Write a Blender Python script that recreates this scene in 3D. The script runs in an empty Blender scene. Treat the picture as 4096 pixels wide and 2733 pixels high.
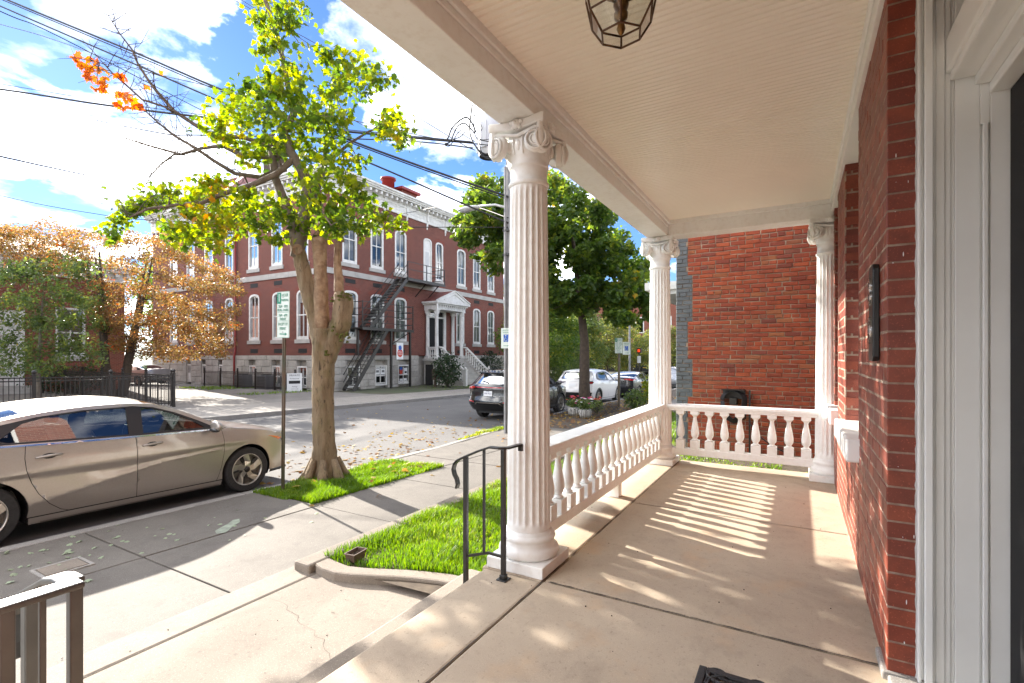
import bpy, bmesh, math, random
import numpy as np
from mathutils import Vector, Matrix
from mathutils.geometry import delaunay_2d_cdt
random.seed(7); RNG = np.random.default_rng(7)
R = math.radians; PI = math.pi
SC = bpy.context.scene
COL = SC.collection

# ---------------------------------------------------------------- camera, sky, sun, exposure
EYE = 1.27                                   # eye height over the porch floor (z = 0)
cam_d = bpy.data.cameras.new('camera'); cam = bpy.data.objects.new('camera', cam_d); COL.objects.link(cam)
cam.location = (0, 0, EYE); cam.rotation_euler = (R(90), 0, R(-60))
cam_d.sensor_width = 36; cam_d.lens = 17.48; cam_d.shift_y = 0.0136
cam_d.clip_start = 0.02; cam_d.clip_end = 2000
SC.camera = cam
SUN_EL = 25.0; SUN_AZ = 15.5                 # degrees; azimuth from +Y (street side) towards +X
sd = Vector((math.sin(R(SUN_AZ))*math.cos(R(SUN_EL)), math.cos(R(SUN_AZ))*math.cos(R(SUN_EL)), math.sin(R(SUN_EL))))
sun_d = bpy.data.lights.new('sun', 'SUN'); sun = bpy.data.objects.new('sun', sun_d); COL.objects.link(sun)
sun_d.energy = 2.75; sun_d.angle = R(0.53); sun_d.color = (1.0, 0.925, 0.82)
sun.rotation_euler = (-sd).to_track_quat('-Z', 'Y').to_euler()
world = bpy.data.worlds.new('World'); SC.world = world; world.use_nodes = True
SC.view_settings.view_transform = 'Standard'; SC.view_settings.look = 'None'
SC.view_settings.exposure = 2.62; SC.view_settings.gamma = 1.0
SC.render.engine = 'CYCLES'
SC.cycles.max_bounces = 8; SC.cycles.diffuse_bounces = 5; SC.cycles.transparent_max_bounces = 12
SC.cycles.use_denoising = True
SC.cycles.sample_clamp_indirect = 6.0
SC.cycles.caustics_reflective = False; SC.cycles.caustics_refractive = False

class NT:
    def __init__(s, tree): s.t = tree; s.t.nodes.clear()
    def n(s, typ, **kw):
        nd = s.t.nodes.new(typ)
        for k, v in kw.items():
            if k.startswith('i_'):
                key = k[2:].replace('_', ' ')
                nd.inputs[key].default_value = v
            else: setattr(nd, k, v)
        return nd
    def l(s, a, b): s.t.links.new(a, b)
    def math(s, op, a, b=None, clamp=False):
        m = s.n('ShaderNodeMath', operation=op, use_clamp=clamp)
        for i, v in enumerate((a, b)):
            if v is None: continue
            if isinstance(v, (int, float)): m.inputs[i].default_value = v
            else: s.l(v, m.inputs[i])
        return m.outputs[0]
    def ramp(s, fac, stops, interp='LINEAR'):
        r = s.n('ShaderNodeValToRGB'); cr = r.color_ramp; cr.interpolation = interp
        while len(cr.elements) > 1: cr.elements.remove(cr.elements[0])
        for i, (p, c) in enumerate(stops):
            e = cr.elements[0] if i == 0 else cr.elements.new(p)
            e.position = p; e.color = (*c, 1) if len(c) == 3 else c
        if fac is not None: s.l(fac, r.inputs[0])
        return r.outputs[0]
    def mix(s, fac, a, b, blend='MIX'):
        m = s.n('ShaderNodeMix', data_type='RGBA', blend_type=blend)
        for sock, v in ((m.inputs[0], fac), (m.inputs[6], a), (m.inputs[7], b)):
            if isinstance(v, (int, float)): sock.default_value = v
            elif isinstance(v, tuple): sock.default_value = (*v, 1) if len(v) == 3 else v
            else: s.l(v, sock)
        return m.outputs[2]
    def noise(s, vec, scale, detail=4, rough=.55, dist=0):
        nn = s.n('ShaderNodeTexNoise'); nn.inputs['Scale'].default_value = scale
        nn.inputs['Detail'].default_value = detail; nn.inputs['Roughness'].default_value = rough
        nn.inputs['Distortion'].default_value = dist
        if vec is not None: s.l(vec, nn.inputs['Vector'])
        return nn.outputs['Fac']

# sky: Nishita with broken autumn cloud all round
nt = NT(world.node_tree)
sky = nt.n('ShaderNodeTexSky', sky_type='NISHITA', sun_disc=False, sun_elevation=R(SUN_EL), sun_rotation=R(SUN_AZ), altitude=150, air_density=1.0, dust_density=0.1, ozone_density=2.0)
tc = nt.n('ShaderNodeTexCoord'); sx = nt.n('ShaderNodeSeparateXYZ'); nt.l(tc.outputs['Generated'], sx.inputs[0])
zz = nt.math('ADD', nt.math('MAXIMUM', sx.outputs[2], 0.0), 0.16)
cx = nt.n('ShaderNodeCombineXYZ'); nt.l(nt.math('DIVIDE', sx.outputs[0], zz), cx.inputs[0]); nt.l(nt.math('DIVIDE', sx.outputs[1], zz), cx.inputs[1])
cx.inputs[2].default_value = 17.3
n1 = nt.noise(cx.outputs[0], 1.9, 9, .56, .25)
n2 = nt.noise(cx.outputs[0], 0.42, 2, .5, 0)
cov = nt.math('ADD', nt.math('MULTIPLY', n1, 0.78), nt.math('MULTIPLY', n2, 0.34))
cmask = nt.ramp(cov, [(0.515, (0, 0, 0)), (0.56, (.35, .35, .35)), (0.64, (1, 1, 1))])
n3 = nt.noise(cx.outputs[0], 2.3, 6, .6, .2)
ccol = nt.ramp(n3, [(0.30, (1.3, 1.36, 1.5)), (0.45, (4.2, 4.25, 4.3)), (0.6, (12.5, 12.3, 12.0))])
skyb = nt.mix(1.0, sky.outputs[0], (.125, .17, .25), 'MULTIPLY')
fin = nt.mix(cmask, skyb, ccol)
bg = nt.n('ShaderNodeBackground'); bg.inputs[1].default_value = 0.15; nt.l(fin, bg.inputs[0])
wo = nt.n('ShaderNodeOutputWorld'); nt.l(bg.outputs[0], wo.inputs[0])

# ---------------------------------------------------------------- materials
MATS = {}
def newmat(name):
    m = bpy.data.materials.new(name); m.use_nodes = True; MATS[name] = m
    t = NT(m.node_tree); out = t.n('ShaderNodeOutputMaterial'); return m, t, out
def pos(t):
    return t.n('ShaderNodeNewGeometry').outputs['Position']
def mat(name, c, rough=.6, c2=None, vs=6.0, c3=None, vs3=60., bump=0., bs=80., metal=0., spec=.5, coat=0., lo=.35, hi=.65, rnd=0., dist=0.004, f3=.5, det=5):
    """principled with two noise colour layers, a bump layer and (rnd) per-object / per-island brightness"""
    m, t, out = newmat(name); b = t.n('ShaderNodeBsdfPrincipled'); t.l(b.outputs[0], out.inputs[0])
    p = pos(t); col = None
    if c2 is not None:
        col = t.ramp(t.noise(p, vs, det), [(lo, c), (hi, c2)])
    if c3 is not None:
        f = t.ramp(t.noise(p, vs3, 4, .6), [(.48, (0, 0, 0)), (.68, (f3, f3, f3))])
        col = t.mix(f, col if col is not None else c, c3)
    if rnd:
        g = t.n('ShaderNodeNewGeometry').outputs['Random Per Island']; o = t.n('ShaderNodeObjectInfo').outputs['Random']
        fr = t.math('FRACT', t.math('ADD', g, o)); v = t.math('ADD', t.math('MULTIPLY', fr, 2*rnd), 1-rnd)
        hs = t.n('ShaderNodeHueSaturation'); t.l(v, hs.inputs['Value'])
        if col is None: hs.inputs['Color'].default_value = (*c, 1)
        else: t.l(col, hs.inputs['Color'])
        col = hs.outputs[0]
    if col is None: b.inputs['Base Color'].default_value = (*c, 1)
    else: t.l(col, b.inputs['Base Color'])
    b.inputs['Roughness'].default_value = rough; b.inputs['Metallic'].default_value = metal
    b.inputs['Specular IOR Level'].default_value = spec; b.inputs['Coat Weight'].default_value = coat
    b.inputs['Coat Roughness'].default_value = .04
    if bump:
        bp = t.n('ShaderNodeBump'); bp.inputs['Strength'].default_value = bump; bp.inputs['Distance'].default_value = dist
        t.l(t.noise(p, bs, 6, .6), bp.inputs['Height']); t.l(bp.outputs[0], b.inputs['Normal'])
    return m

def leafmat(name, stops, trans=.55, rough=.5):
    m, t, out = newmat(name)
    g = t.n('ShaderNodeNewGeometry').outputs['Random Per Island']
    big = t.noise(pos(t), .9, 2)
    f = t.math('ADD', t.math('MULTIPLY', g, .62), t.math('MULTIPLY', t.math('SUBTRACT', big, .31), 1.0), True)
    col = t.ramp(f, stops)
    b = t.n('ShaderNodeBsdfPrincipled'); t.l(col, b.inputs['Base Color']); b.inputs['Roughness'].default_value = rough
    tr = t.n('ShaderNodeBsdfTranslucent')
    hs = t.n('ShaderNodeHueSaturation'); hs.inputs['Value'].default_value = 2.6; hs.inputs['Saturation'].default_value = 1.12; hs.inputs['Hue'].default_value = .492
    t.l(col, hs.inputs['Color']); t.l(hs.outputs[0], tr.inputs[0])
    mx = t.n('ShaderNodeMixShader'); mx.inputs[0].default_value = trans
    t.l(b.outputs[0], mx.inputs[1]); t.l(tr.outputs[0], mx.inputs[2]); t.l(mx.outputs[0], out.inputs[0])
    return m
def glassmat(name, tint=(.55, .6, .6), ior=1.5, rough=.01, base=.06):
    """thin pane: part of the light is mirrored, the rest passes tinted"""
    m, t, out = newmat(name)
    fr = t.n('ShaderNodeFresnel'); fr.inputs[0].default_value = ior
    f = t.math('ADD', t.math('MULTIPLY', fr.outputs[0], 1.5), base, True)
    tr = t.n('ShaderNodeBsdfTransparent'); tr.inputs[0].default_value = (*tint, 1)
    gl = t.n('ShaderNodeBsdfGlossy'); gl.inputs['Roughness'].default_value = rough
    mx = t.n('ShaderNodeMixShader'); t.l(f, mx.inputs[0]); t.l(tr.outputs[0], mx.inputs[1]); t.l(gl.outputs[0], mx.inputs[2]); t.l(mx.outputs[0], out.inputs[0])
    return m
def brickmat(name, stops, mortar, bw=.21, bh=.0745, ms=.009, rough=.8):
    m, t, out = newmat(name)
    sp = t.n('ShaderNodeSeparateXYZ'); t.l(pos(t), sp.inputs[0])
    u = t.math('ADD', sp.outputs[0], sp.outputs[1]); cb = t.n('ShaderNodeCombineXYZ'); t.l(u, cb.inputs[0]); t.l(sp.outputs[2], cb.inputs[1])
    bt = t.n('ShaderNodeTexBrick'); t.l(cb.outputs[0], bt.inputs['Vector'])
    bt.inputs['Scale'].default_value = 1; bt.inputs['Brick Width'].default_value = bw; bt.inputs['Row Height'].default_value = bh
    bt.inputs['Mortar Size'].default_value = ms; bt.inputs['Mortar Smooth'].default_value = .2; bt.inputs['Bias'].default_value = 0
    bt.inputs['Color1'].default_value = (0, 0, 0, 1); bt.inputs['Color2'].default_value = (1, 1, 1, 1); bt.inputs['Mortar'].default_value = (.5, .5, .5, 1)
    wn = t.n('ShaderNodeSeparateColor'); t.l(bt.outputs['Color'], wn.inputs[0])
    col = t.ramp(wn.outputs[0], stops)
    st = t.noise(pos(t), .55, 5); col = t.mix(t.ramp(st, [(.35, (0, 0, 0)), (.75, (.45, .45, .45))]), col, tuple(.55*x for x in stops[0][1]))
    col = t.mix(bt.outputs['Fac'], col, mortar)
    b = t.n('ShaderNodeBsdfPrincipled'); t.l(col, b.inputs['Base Color']); b.inputs['Roughness'].default_value = rough
    bp = t.n('ShaderNodeBump'); bp.inputs['Strength'].default_value = .5; bp.inputs['Distance'].default_value = .008; bp.invert = True
    t.l(bt.outputs['Fac'], bp.inputs['Height']); t.l(bp.outputs[0], b.inputs['Normal'])
    t.l(b.outputs[0], out.inputs[0]); return m

def pieces_mat(name, stops, stain, rough=.75, bump=.25):
    """brick by brick colour from the object / island random value, blotches and pitted faces"""
    m, t, out = newmat(name)
    g = t.n('ShaderNodeNewGeometry').outputs['Random Per Island']; o = t.n('ShaderNodeObjectInfo').outputs['Random']
    fr = t.math('FRACT', t.math('ADD', g, o)); col = t.ramp(fr, stops); p = pos(t)
    f = t.ramp(t.noise(p, 9, 6, .65), [(.42, (0, 0, 0)), (.7, (.75, .75, .75))]); col = t.mix(f, col, stain)
    f2 = t.ramp(t.noise(p, 130, 3, .6), [(.6, (0, 0, 0)), (.72, (.5, .5, .5))]); col = t.mix(f2, col, tuple(min(1, 2.2*x+.02) for x in stops[len(stops)//2][1]))
    b = t.n('ShaderNodeBsdfPrincipled'); t.l(col, b.inputs['Base Color']); b.inputs['Roughness'].default_value = rough
    bp = t.n('ShaderNodeBump'); bp.inputs['Strength'].default_value = bump; bp.inputs['Distance'].default_value = .004
    t.l(t.noise(p, 60, 6, .65), bp.inputs['Height']); t.l(bp.outputs[0], b.inputs['Normal']); t.l(b.outputs[0], out.inputs[0]); return m

def bark(name, c, c2, dark, green):
    m, t, out = newmat(name); mp = t.n('ShaderNodeMapping'); mp.inputs['Scale'].default_value = (1, 1, .22); t.l(pos(t), mp.inputs[0]); v = mp.outputs[0]; p = pos(t)
    col = t.ramp(t.noise(v, 9, 5, .6), [(.35, c2), (.62, c)])
    col = t.mix(t.ramp(t.noise(p, 3.2, 4, .6), [(.5, (0, 0, 0)), (.7, (.55, .55, .55))]), col, green)
    cr = t.ramp(t.noise(v, 30, 5, .7, .6), [(.56, (0, 0, 0)), (.68, (1, 1, 1))]); col = t.mix(cr, col, dark)
    b = t.n('ShaderNodeBsdfPrincipled'); t.l(col, b.inputs['Base Color']); b.inputs['Roughness'].default_value = .9
    bp = t.n('ShaderNodeBump'); bp.inputs['Strength'].default_value = .9; bp.inputs['Distance'].default_value = .03; t.l(t.noise(v, 28, 6, .7, .5), bp.inputs['Height']); t.l(bp.outputs[0], b.inputs['Normal']); t.l(b.outputs[0], out.inputs[0]); return m
def concrete(name, c, c2, speck, dark, warm=None):
    m, t, out = newmat(name); p = pos(t)
    col = t.ramp(t.noise(p, 1.6, 7, .6), [(.3, c), (.7, c2)])
    col = t.mix(t.ramp(t.noise(p, 190, 2, .5), [(.60, (0, 0, 0)), (.70, (.8, .8, .8))]), col, speck)
    col = t.mix(t.ramp(t.noise(p, 120, 3, .6), [(.63, (0, 0, 0)), (.74, (.85, .85, .85))]), col, dark)
    col = t.mix(t.ramp(t.noise(p, 4.5, 6, .7), [(.52, (0, 0, 0)), (.8, (.6, .6, .6))]), col, tuple(.62*x for x in c))
    col = t.mix(t.ramp(t.noise(p, 46, 3, .55), [(.60, (0, 0, 0)), (.72, (.45, .45, .45))]), col, tuple(.5*x for x in c))
    col = t.mix(t.ramp(t.noise(p, .9, 5, .7, 1.2), [(.56, (0, 0, 0)), (.70, (.38, .38, .38))]), col, tuple(.55*x for x in c))
    if warm: col = t.mix(t.ramp(t.noise(p, 2.7, 4, .6), [(.55, (0, 0, 0)), (.75, (.5, .5, .5))]), col, warm)
    b = t.n('ShaderNodeBsdfPrincipled'); t.l(col, b.inputs['Base Color']); b.inputs['Roughness'].default_value = .82
    bp = t.n('ShaderNodeBump'); bp.inputs['Strength'].default_value = .35; bp.inputs['Distance'].default_value = .004
    t.l(t.noise(p, 140, 4, .6), bp.inputs['Height']); t.l(bp.outputs[0], b.inputs['Normal']); t.l(b.outputs[0], out.inputs[0]); return m

mat('white_paint', (.855, .865, .85), .42, (.80, .805, .785), 3, (.62, .57, .50), 25, .08, 40, f3=.25)
mat('ceiling_paint', (.90, .84, .75), .3, (.88, .82, .73), 2.5, bump=.03, bs=30)
mat('trim_paint', (.83, .835, .82), .35, (.785, .785, .765), 3, bump=.05, bs=60)
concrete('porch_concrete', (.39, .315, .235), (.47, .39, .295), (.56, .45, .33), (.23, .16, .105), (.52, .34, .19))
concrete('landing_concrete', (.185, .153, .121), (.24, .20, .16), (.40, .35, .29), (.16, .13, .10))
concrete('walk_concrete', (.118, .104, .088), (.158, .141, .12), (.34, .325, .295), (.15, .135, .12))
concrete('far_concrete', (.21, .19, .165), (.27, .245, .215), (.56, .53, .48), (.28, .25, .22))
concrete('kerb_granite', (.25, .235, .215), (.32, .30, .275), (.62, .6, .56), (.17, .16, .15))
mat('joint_dirt', (.045, .035, .028), .9, (.08, .065, .05), 20)
mat('soil', (.06, .042, .028), .95, (.10, .075, .05), 14, bump=.6, bs=40)
mat('asphalt', (.075, .072, .07), .85, (.11, .105, .10), .8, (.18, .172, .165), 160, .5, 160, f3=.7)
mat('gravel_lot', (.15, .135, .118), .9, (.205, .188, .167), .7, (.34, .32, .29), 90, .4, 90)
mat('earth', (.10, .085, .06), .95, (.08, .10, .045), .25, bump=.3, bs=20)
pieces_mat('house_brick', [(0, (.16, .032, .019)), (.35, (.23, .046, .024)), (.7, (.28, .062, .03)), (1, (.19, .038, .023))], (.13, .028, .018), .5, .15)
mat('house_mortar', (.40, .31, .24), .9, (.24, .14, .10), 18, bump=.3, bs=90)
pieces_mat('old_brick', [(0, (.16, .045, .032)), (.12, (.25, .05, .024)), (.42, (.33, .066, .026)), (.65, (.38, .085, .031)), (.82, (.27, .056, .026)), (.94, (.33, .12, .048)), (1, (.18, .06, .042))], (.19, .045, .026), .85, .6)
mat('old_mortar', (.40, .33, .25), .95, (.19, .13, .09), 5, bump=.5, bs=70)
mat('grey_paint_brick', (.085, .10, .108), .6, (.105, .12, .128), 6, rnd=.08, bump=.3, bs=60)
brickmat('school_brick', [(0, (.12, .024, .014)), (.5, (.165, .034, .019)), (1, (.21, .049, .027))], (.22, .13, .105))
brickmat('annex_brick', [(0, (.17, .038, .02)), (.5, (.22, .048, .024)), (1, (.26, .062, .032))], (.25, .15, .11))
mat('school_white', (.76, .75, .72), .6, (.63, .61, .575), 1.5, (.45, .43, .40), 9, .15, 30, f3=.4)
mat('school_stone', (.36, .335, .295), .85, (.47, .44, .395), 1.4, (.24, .22, .195), 7, .8, 9, rnd=.10, f3=.45, dist=.03)
mat('band_stone', (.46, .44, .41), .85, (.37, .35, .32), 2.0, bump=.6, bs=12, dist=.02)
mat('red_metal_roof', (.23, .075, .06), .55, (.28, .10, .08), 1.5)
mat('oxide_red', (.26, .028, .024), .5, (.19, .022, .02), 2)
mat('dark_vent', (.012, .011, .011), .7)
mat('black_iron', (.016, .014, .013), .42, (.028, .022, .018), 12, bump=.1, bs=60)
mat('rail_iron', (.012, .012, .012), .33, (.02, .019, .018), 9, bump=.06, bs=120)
mat('worn_rail', (.06, .06, .06), .36, (.09, .09, .088), 9, bump=.06, bs=120, spec=1.0, metal=.35)
mat('door_black', (.007, .007, .008), .6, (.010, .010, .011), 8, bump=.05, bs=30, spec=.25)
mat('plaque_black', (.012, .012, .012), .4)
mat('nickel', (.6, .6, .62), .25, metal=1)
mat('brass_aged', (.30, .17, .055), .35, (.10, .055, .025), 25, metal=.9)
mat('bronze_dark', (.075, .04, .022), .45, (.12, .065, .035), 40, metal=.7)
glassmat('lantern_glass', (.93, .95, .92), 1.45, .02, .03)
glassmat('window_glass', (.52, .56, .57), 1.5, .01, .07)
glassmat('car_glass', (.42, .46, .45), 1.52, .004, .12)
glassmat('car_glass_dark', (.10, .11, .115), 1.52, .006, .07)
mat('blind_white', (.62, .62, .60), .7)
mat('room_dark', (.02, .019, .018), .9)
bark('bark_maple', (.27, .20, .125), (.17, .12, .07), (.055, .04, .026), (.13, .12, .04))
mat('dead_wood', (.30, .20, .12), .85, (.17, .10, .06), 9, (.40, .30, .20), 16, .9, 22, dist=.015)
mat('bark_dark', (.055, .04, .03), .9, (.09, .065, .045), 8, bump=.9, bs=24, dist=.02)
mat('bark_grey', (.17, .14, .11), .9, (.11, .088, .068), 8, bump=.8, bs=24, dist=.02)
mat('moss', (.075, .085, .015), .95, (.13, .13, .03), 30, bump=.8, bs=50)
mat('twig', (.075, .055, .045), .85)
leafmat('maple_leaves', [(0, (.028, .06, .012)), (.3, (.06, .105, .015)), (.55, (.12, .165, .018)), (.82, (.21, .23, .02)), (.97, (.36, .28, .02)), (1, (.45, .22, .02))], .62)
leafmat('maple_green', [(0, (.036, .07, .016)), (.4, (.06, .105, .02)), (.72, (.105, .15, .024)), (.9, (.19, .20, .03)), (.98, (.36, .25, .03)), (1, (.42, .21, .02))], .5)
leafmat('dogwood_leaves', [(0, (.10, .065, .032)), (.3, (.17, .09, .038)), (.5, (.19, .125, .045)), (.7, (.145, .125, .04)), (.88, (.29, .105, .035)), (1, (.36, .075, .03))], .5)
leafmat('dogwood_red', [(0, (.17, .05, .025)), (.5, (.30, .09, .03)), (1, (.36, .17, .05))], .5)
leafmat('shrub_leaves', [(0, (.045, .075, .028)), (.5, (.08, .12, .035)), (.85, (.15, .18, .04)), (1, (.32, .26, .05))], .45, .35)
leafmat('evergreen_leaves', [(0, (.014, .03, .012)), (.6, (.028, .05, .02)), (1, (.05, .075, .03))], .3, .35)
leafmat('far_leaves', [(0, (.04, .06, .02)), (.5, (.085, .11, .028)), (.8, (.17, .16, .035)), (1, (.30, .17, .04))], .5)
leafmat('orange_leaves', [(0, (.38, .20, .04)), (.5, (.40, .14, .03)), (1, (.30, .07, .02))], .45)
leafmat('grass_blades', [(0, (.04, .08, .010)), (.3, (.07, .145, .012)), (.65, (.12, .205, .018)), (.88, (.17, .225, .03)), (1, (.26, .25, .08))], .45, .4)
leafmat('litter_leaves', [(0, (.10, .05, .025)), (.35, (.20, .10, .035)), (.6, (.30, .20, .06)), (.85, (.42, .30, .06)), (1, (.38, .12, .03))], .25, .7)
leafmat('litter_green', [(0, (.20, .26, .15)), (.6, (.30, .36, .24)), (1, (.34, .30, .12))], .2, .7)
leafmat('weed_leaves', [(0, (.06, .11, .015)), (.5, (.14, .19, .02)), (1, (.32, .30, .03))], .45, .5)
mat('wire_black', (.012, .012, .014), .6)
mat('wire_grey', (.10, .10, .105), .5)
mat('pole_grey', (.20, .205, .215), .75, (.28, .285, .30), 5, bump=.4, bs=30)
mat('transformer_grey', (.58, .60, .62), .4)
mat('sign_white', (.70, .75, .70), .4, (.6, .67, .60), 6)
mat('sign_green', (.012, .22, .13), .45)
mat('sign_blue', (.02, .10, .42), .45)
mat('sign_grey_metal', (.30, .31, .31), .4, metal=.7)
mat('post_green', (.055, .058, .03), .5, (.10, .055, .028), 6, bump=.2, bs=60)
mat('red_print', (.55, .06, .03), .5)
mat('print_black', (.01, .01, .01), .6)
mat('paper_white', (.75, .75, .74), .6)
mat('terracotta_plastic', (.075, .042, .030), .6, (.11, .07, .05), 30)
mat('rubber_mat', (.014, .014, .016), .62, (.024, .024, .026), 60, bump=.3, bs=200)
mat('tyre', (.018, .018, .018), .8, (.03, .029, .028), 30)
mat('alloy', (.52, .49, .44), .3, metal=.85)
mat('alloy_dark', (.035, .034, .033), .4, metal=.4)
mat('brake_disc', (.16, .15, .14), .4, metal=.8)
mat('paint_grey_car', (.40, .365, .325), .30, (.42, .385, .345), 60, metal=.55, coat=.9)
mat('paint_black_car', (.010, .0105, .012), .25, coat=1.0)
mat('paint_dark_car', (.014, .014, .017), .25, coat=1.0)
mat('paint_white_car', (.72, .70, .69), .35, coat=.9)
mat('paint_silver_car', (.45, .46, .48), .35, metal=.5, coat=.8)
mat('car_trim_black', (.015, .015, .016), .38)
mat('car_trim_grey', (.20, .18, .16), .3, metal=.8)
mat('chrome', (.75, .75, .76), .12, metal=1)
mat('lamp_red', (.42, .008, .012), .12, coat=1)
mat('lamp_dark', (.05, .012, .014), .1, coat=1)
mat('lamp_amber', (.75, .20, .03), .15, coat=1)
mat('lamp_clear', (.35, .36, .38), .12, coat=1)
mat('seat_cloth', (.05, .05, .055), .85)
mat('seat_light', (.22, .21, .19), .8)
mat('plate_white', (.78, .79, .80), .45)
mat('plate_ink', (.02, .03, .12), .5)
mat('navy_awning', (.010, .016, .026), .6)
mat('flower_white', (.8, .8, .78), .6)
mat('flower_pink', (.62, .03, .22), .55)
mat('flower_red', (.6, .07, .04), .55)
mat('flower_yellow', (.75, .42, .02), .55)
mat('planter_white', (.55, .54, .52), .7, (.42, .41, .39), 12)
mat('bin_grey', (.16, .16, .165), .6)
mat('utility_box_green', (.10, .12, .10), .6)
# ---------------------------------------------------------------- mesh helpers
class MB:
    def __init__(s): s.v = []; s.f = []
    def add(s, vs, fs):
        o = len(s.v); s.v += [tuple(p) for p in vs]; s.f += [tuple(i+o for i in f) for f in fs]; return s
    def box(s, x0, x1, y0, y1, z0, z1):
        return s.add([(x0,y0,z0),(x1,y0,z0),(x1,y1,z0),(x0,y1,z0),(x0,y0,z1),(x1,y0,z1),(x1,y1,z1),(x0,y1,z1)],
                     [(3,2,1,0),(4,5,6,7),(0,1,5,4),(1,2,6,5),(2,3,7,6),(3,0,4,7)])
    def hexa(s, b, t):
        return s.add(list(b)+list(t), [(3,2,1,0),(4,5,6,7),(0,1,5,4),(1,2,6,5),(2,3,7,6),(3,0,4,7)])
    def prism(s, poly, a0, a1, axis='z'):
        n = len(poly)
        def P(p, a): return {'z': (p[0], p[1], a), 'y': (p[0], a, p[1]), 'x': (a, p[0], p[1])}[axis]
        vs = [P(p, a0) for p in poly]+[P(p, a1) for p in poly]
        return s.add(vs, [tuple(range(n-1, -1, -1)), tuple(range(n, 2*n))]+[(i, (i+1) % n, n+(i+1) % n, n+i) for i in range(n)])
    def tube(s, pts, r, n=8, caps=True, flat=None):
        pts = [Vector(p) for p in pts]; m = len(pts)
        rs = r if isinstance(r, (list, tuple)) else [r]*m
        up = Vector((0, 0, 1)); prev = None; vs = []
        for i, p in enumerate(pts):
            t = (pts[min(i+1, m-1)]-pts[max(i-1, 0)])
            if t.length < 1e-9: t = Vector((0, 0, 1))
            t.normalize()
            if prev is None:
                a = t.cross(up) if abs(t.z) < .95 else t.cross(Vector((1, 0, 0)))
            else: a = prev-t*prev.dot(t)
            a.normalize(); b = t.cross(a); prev = a
            for k in range(n):
                an = 2*PI*k/n
                vs.append(p+(a*math.cos(an)+b*math.sin(an))*rs[i])
        fs = [(i*n+k, i*n+(k+1) % n, (i+1)*n+(k+1) % n, (i+1)*n+k) for i in range(m-1) for k in range(n)]
        if caps: fs += [tuple(range(n-1, -1, -1)), tuple((m-1)*n+k for k in range(n))]
        return s.add(vs, fs)
    def bar(s, pts, w, h, up=(0, 0, 1)):
        """rectangular bar swept along pts: w sideways, h along up"""
        pts = [Vector(p) for p in pts]; m = len(pts); vs = []; up = Vector(up)
        for i, p in enumerate(pts):
            t = (pts[min(i+1, m-1)]-pts[max(i-1, 0)]).normalized()
            a = t.cross(up)
            if a.length < 1e-4: a = t.cross(Vector((1, 0, 0)))
            a.normalize(); b = a.cross(t)
            for sa, sb in ((-1,-1),(1,-1),(1,1),(-1,1)): vs.append(p+a*sa*w/2+b*sb*h/2)
        fs = [(i*4+k, i*4+(k+1) % 4, (i+1)*4+(k+1) % 4, (i+1)*4+k) for i in range(m-1) for k in range(4)]
        fs += [(3,2,1,0), tuple((m-1)*4+k for k in range(4))]
        return s.add(vs, fs)
    def lathe(s, prof, c=(0,0,0), n=24, caps=True):
        m = len(prof); vs = []
        for r, z in prof:
            for k in range(n):
                a = 2*PI*k/n; vs.append((c[0]+r*math.cos(a), c[1]+r*math.sin(a), c[2]+z))
        fs = [(i*n+k, i*n+(k+1) % n, (i+1)*n+(k+1) % n, (i+1)*n+k) for i in range(m-1) for k in range(n)]
        if caps: fs += [tuple(range(n-1, -1, -1)), tuple((m-1)*n+k for k in range(n))]
        return s.add(vs, fs)
    def ell(s, c, rx, ry, rz, n=10, m=6):
        pr = []
        vs = [(c[0], c[1], c[2]-rz)]
        for i in range(1, m):
            a = -PI/2+PI*i/m
            for k in range(n):
                b = 2*PI*k/n; vs.append((c[0]+rx*math.cos(a)*math.cos(b), c[1]+ry*math.cos(a)*math.sin(b), c[2]+rz*math.sin(a)))
        vs.append((c[0], c[1], c[2]+rz)); L = len(vs)-1
        fs = [(0, 1+(k+1) % n, 1+k) for k in range(n)]
        fs += [(1+i*n+k, 1+i*n+(k+1) % n, 1+(i+1)*n+(k+1) % n, 1+(i+1)*n+k) for i in range(m-2) for k in range(n)]
        fs += [(L, 1+(m-2)*n+k, 1+(m-2)*n+(k+1) % n) for k in range(n)]
        return s.add(vs, fs)
    def xf(s, mtx, start=0):
        for i in range(start, len(s.v)): s.v[i] = tuple(mtx @ Vector(s.v[i]))
        return s
    def mesh(s, name):
        me = bpy.data.meshes.new(name); me.from_pydata(s.v, [], s.f); me.update(); return me

def tag(o, label=None, cat=None, group=None, kind=None):
    if label: o['label'] = label
    if cat: o['category'] = cat
    if group: o['group'] = group
    if kind: o['kind'] = kind
    return o
def obj(name, mb, m, parent=None, smooth=False, bevel=0, loc=None, rz=0, label=None, cat=None, group=None, kind=None, fix=False):
    me = mb.mesh(name) if isinstance(mb, MB) else mb
    if fix or smooth == 'fix':
        b = bmesh.new(); b.from_mesh(me); bmesh.ops.recalc_face_normals(b, faces=b.faces); b.to_mesh(me); b.free()
    if m and not me.materials:
        me.materials.append(MATS[m])
    if smooth:
        me.polygons.foreach_set('use_smooth', [True]*len(me.polygons))
    o = bpy.data.objects.new(name, me); COL.objects.link(o)
    if parent: o.parent = parent
    if loc: o.location = loc
    if rz: o.rotation_euler = (0, 0, rz)
    if bevel:
        md = o.modifiers.new('bevel', 'BEVEL'); md.width = bevel; md.segments = 2; md.limit_method = 'ANGLE'; md.angle_limit = R(40)
    elif smooth is True:
        pass
    return tag(o, label, cat, group, kind)
def autosmooth(o, ang=35):
    me = o.data
    try: me.set_sharp_from_angle(angle=R(ang))
    except Exception: pass
    return o
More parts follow.
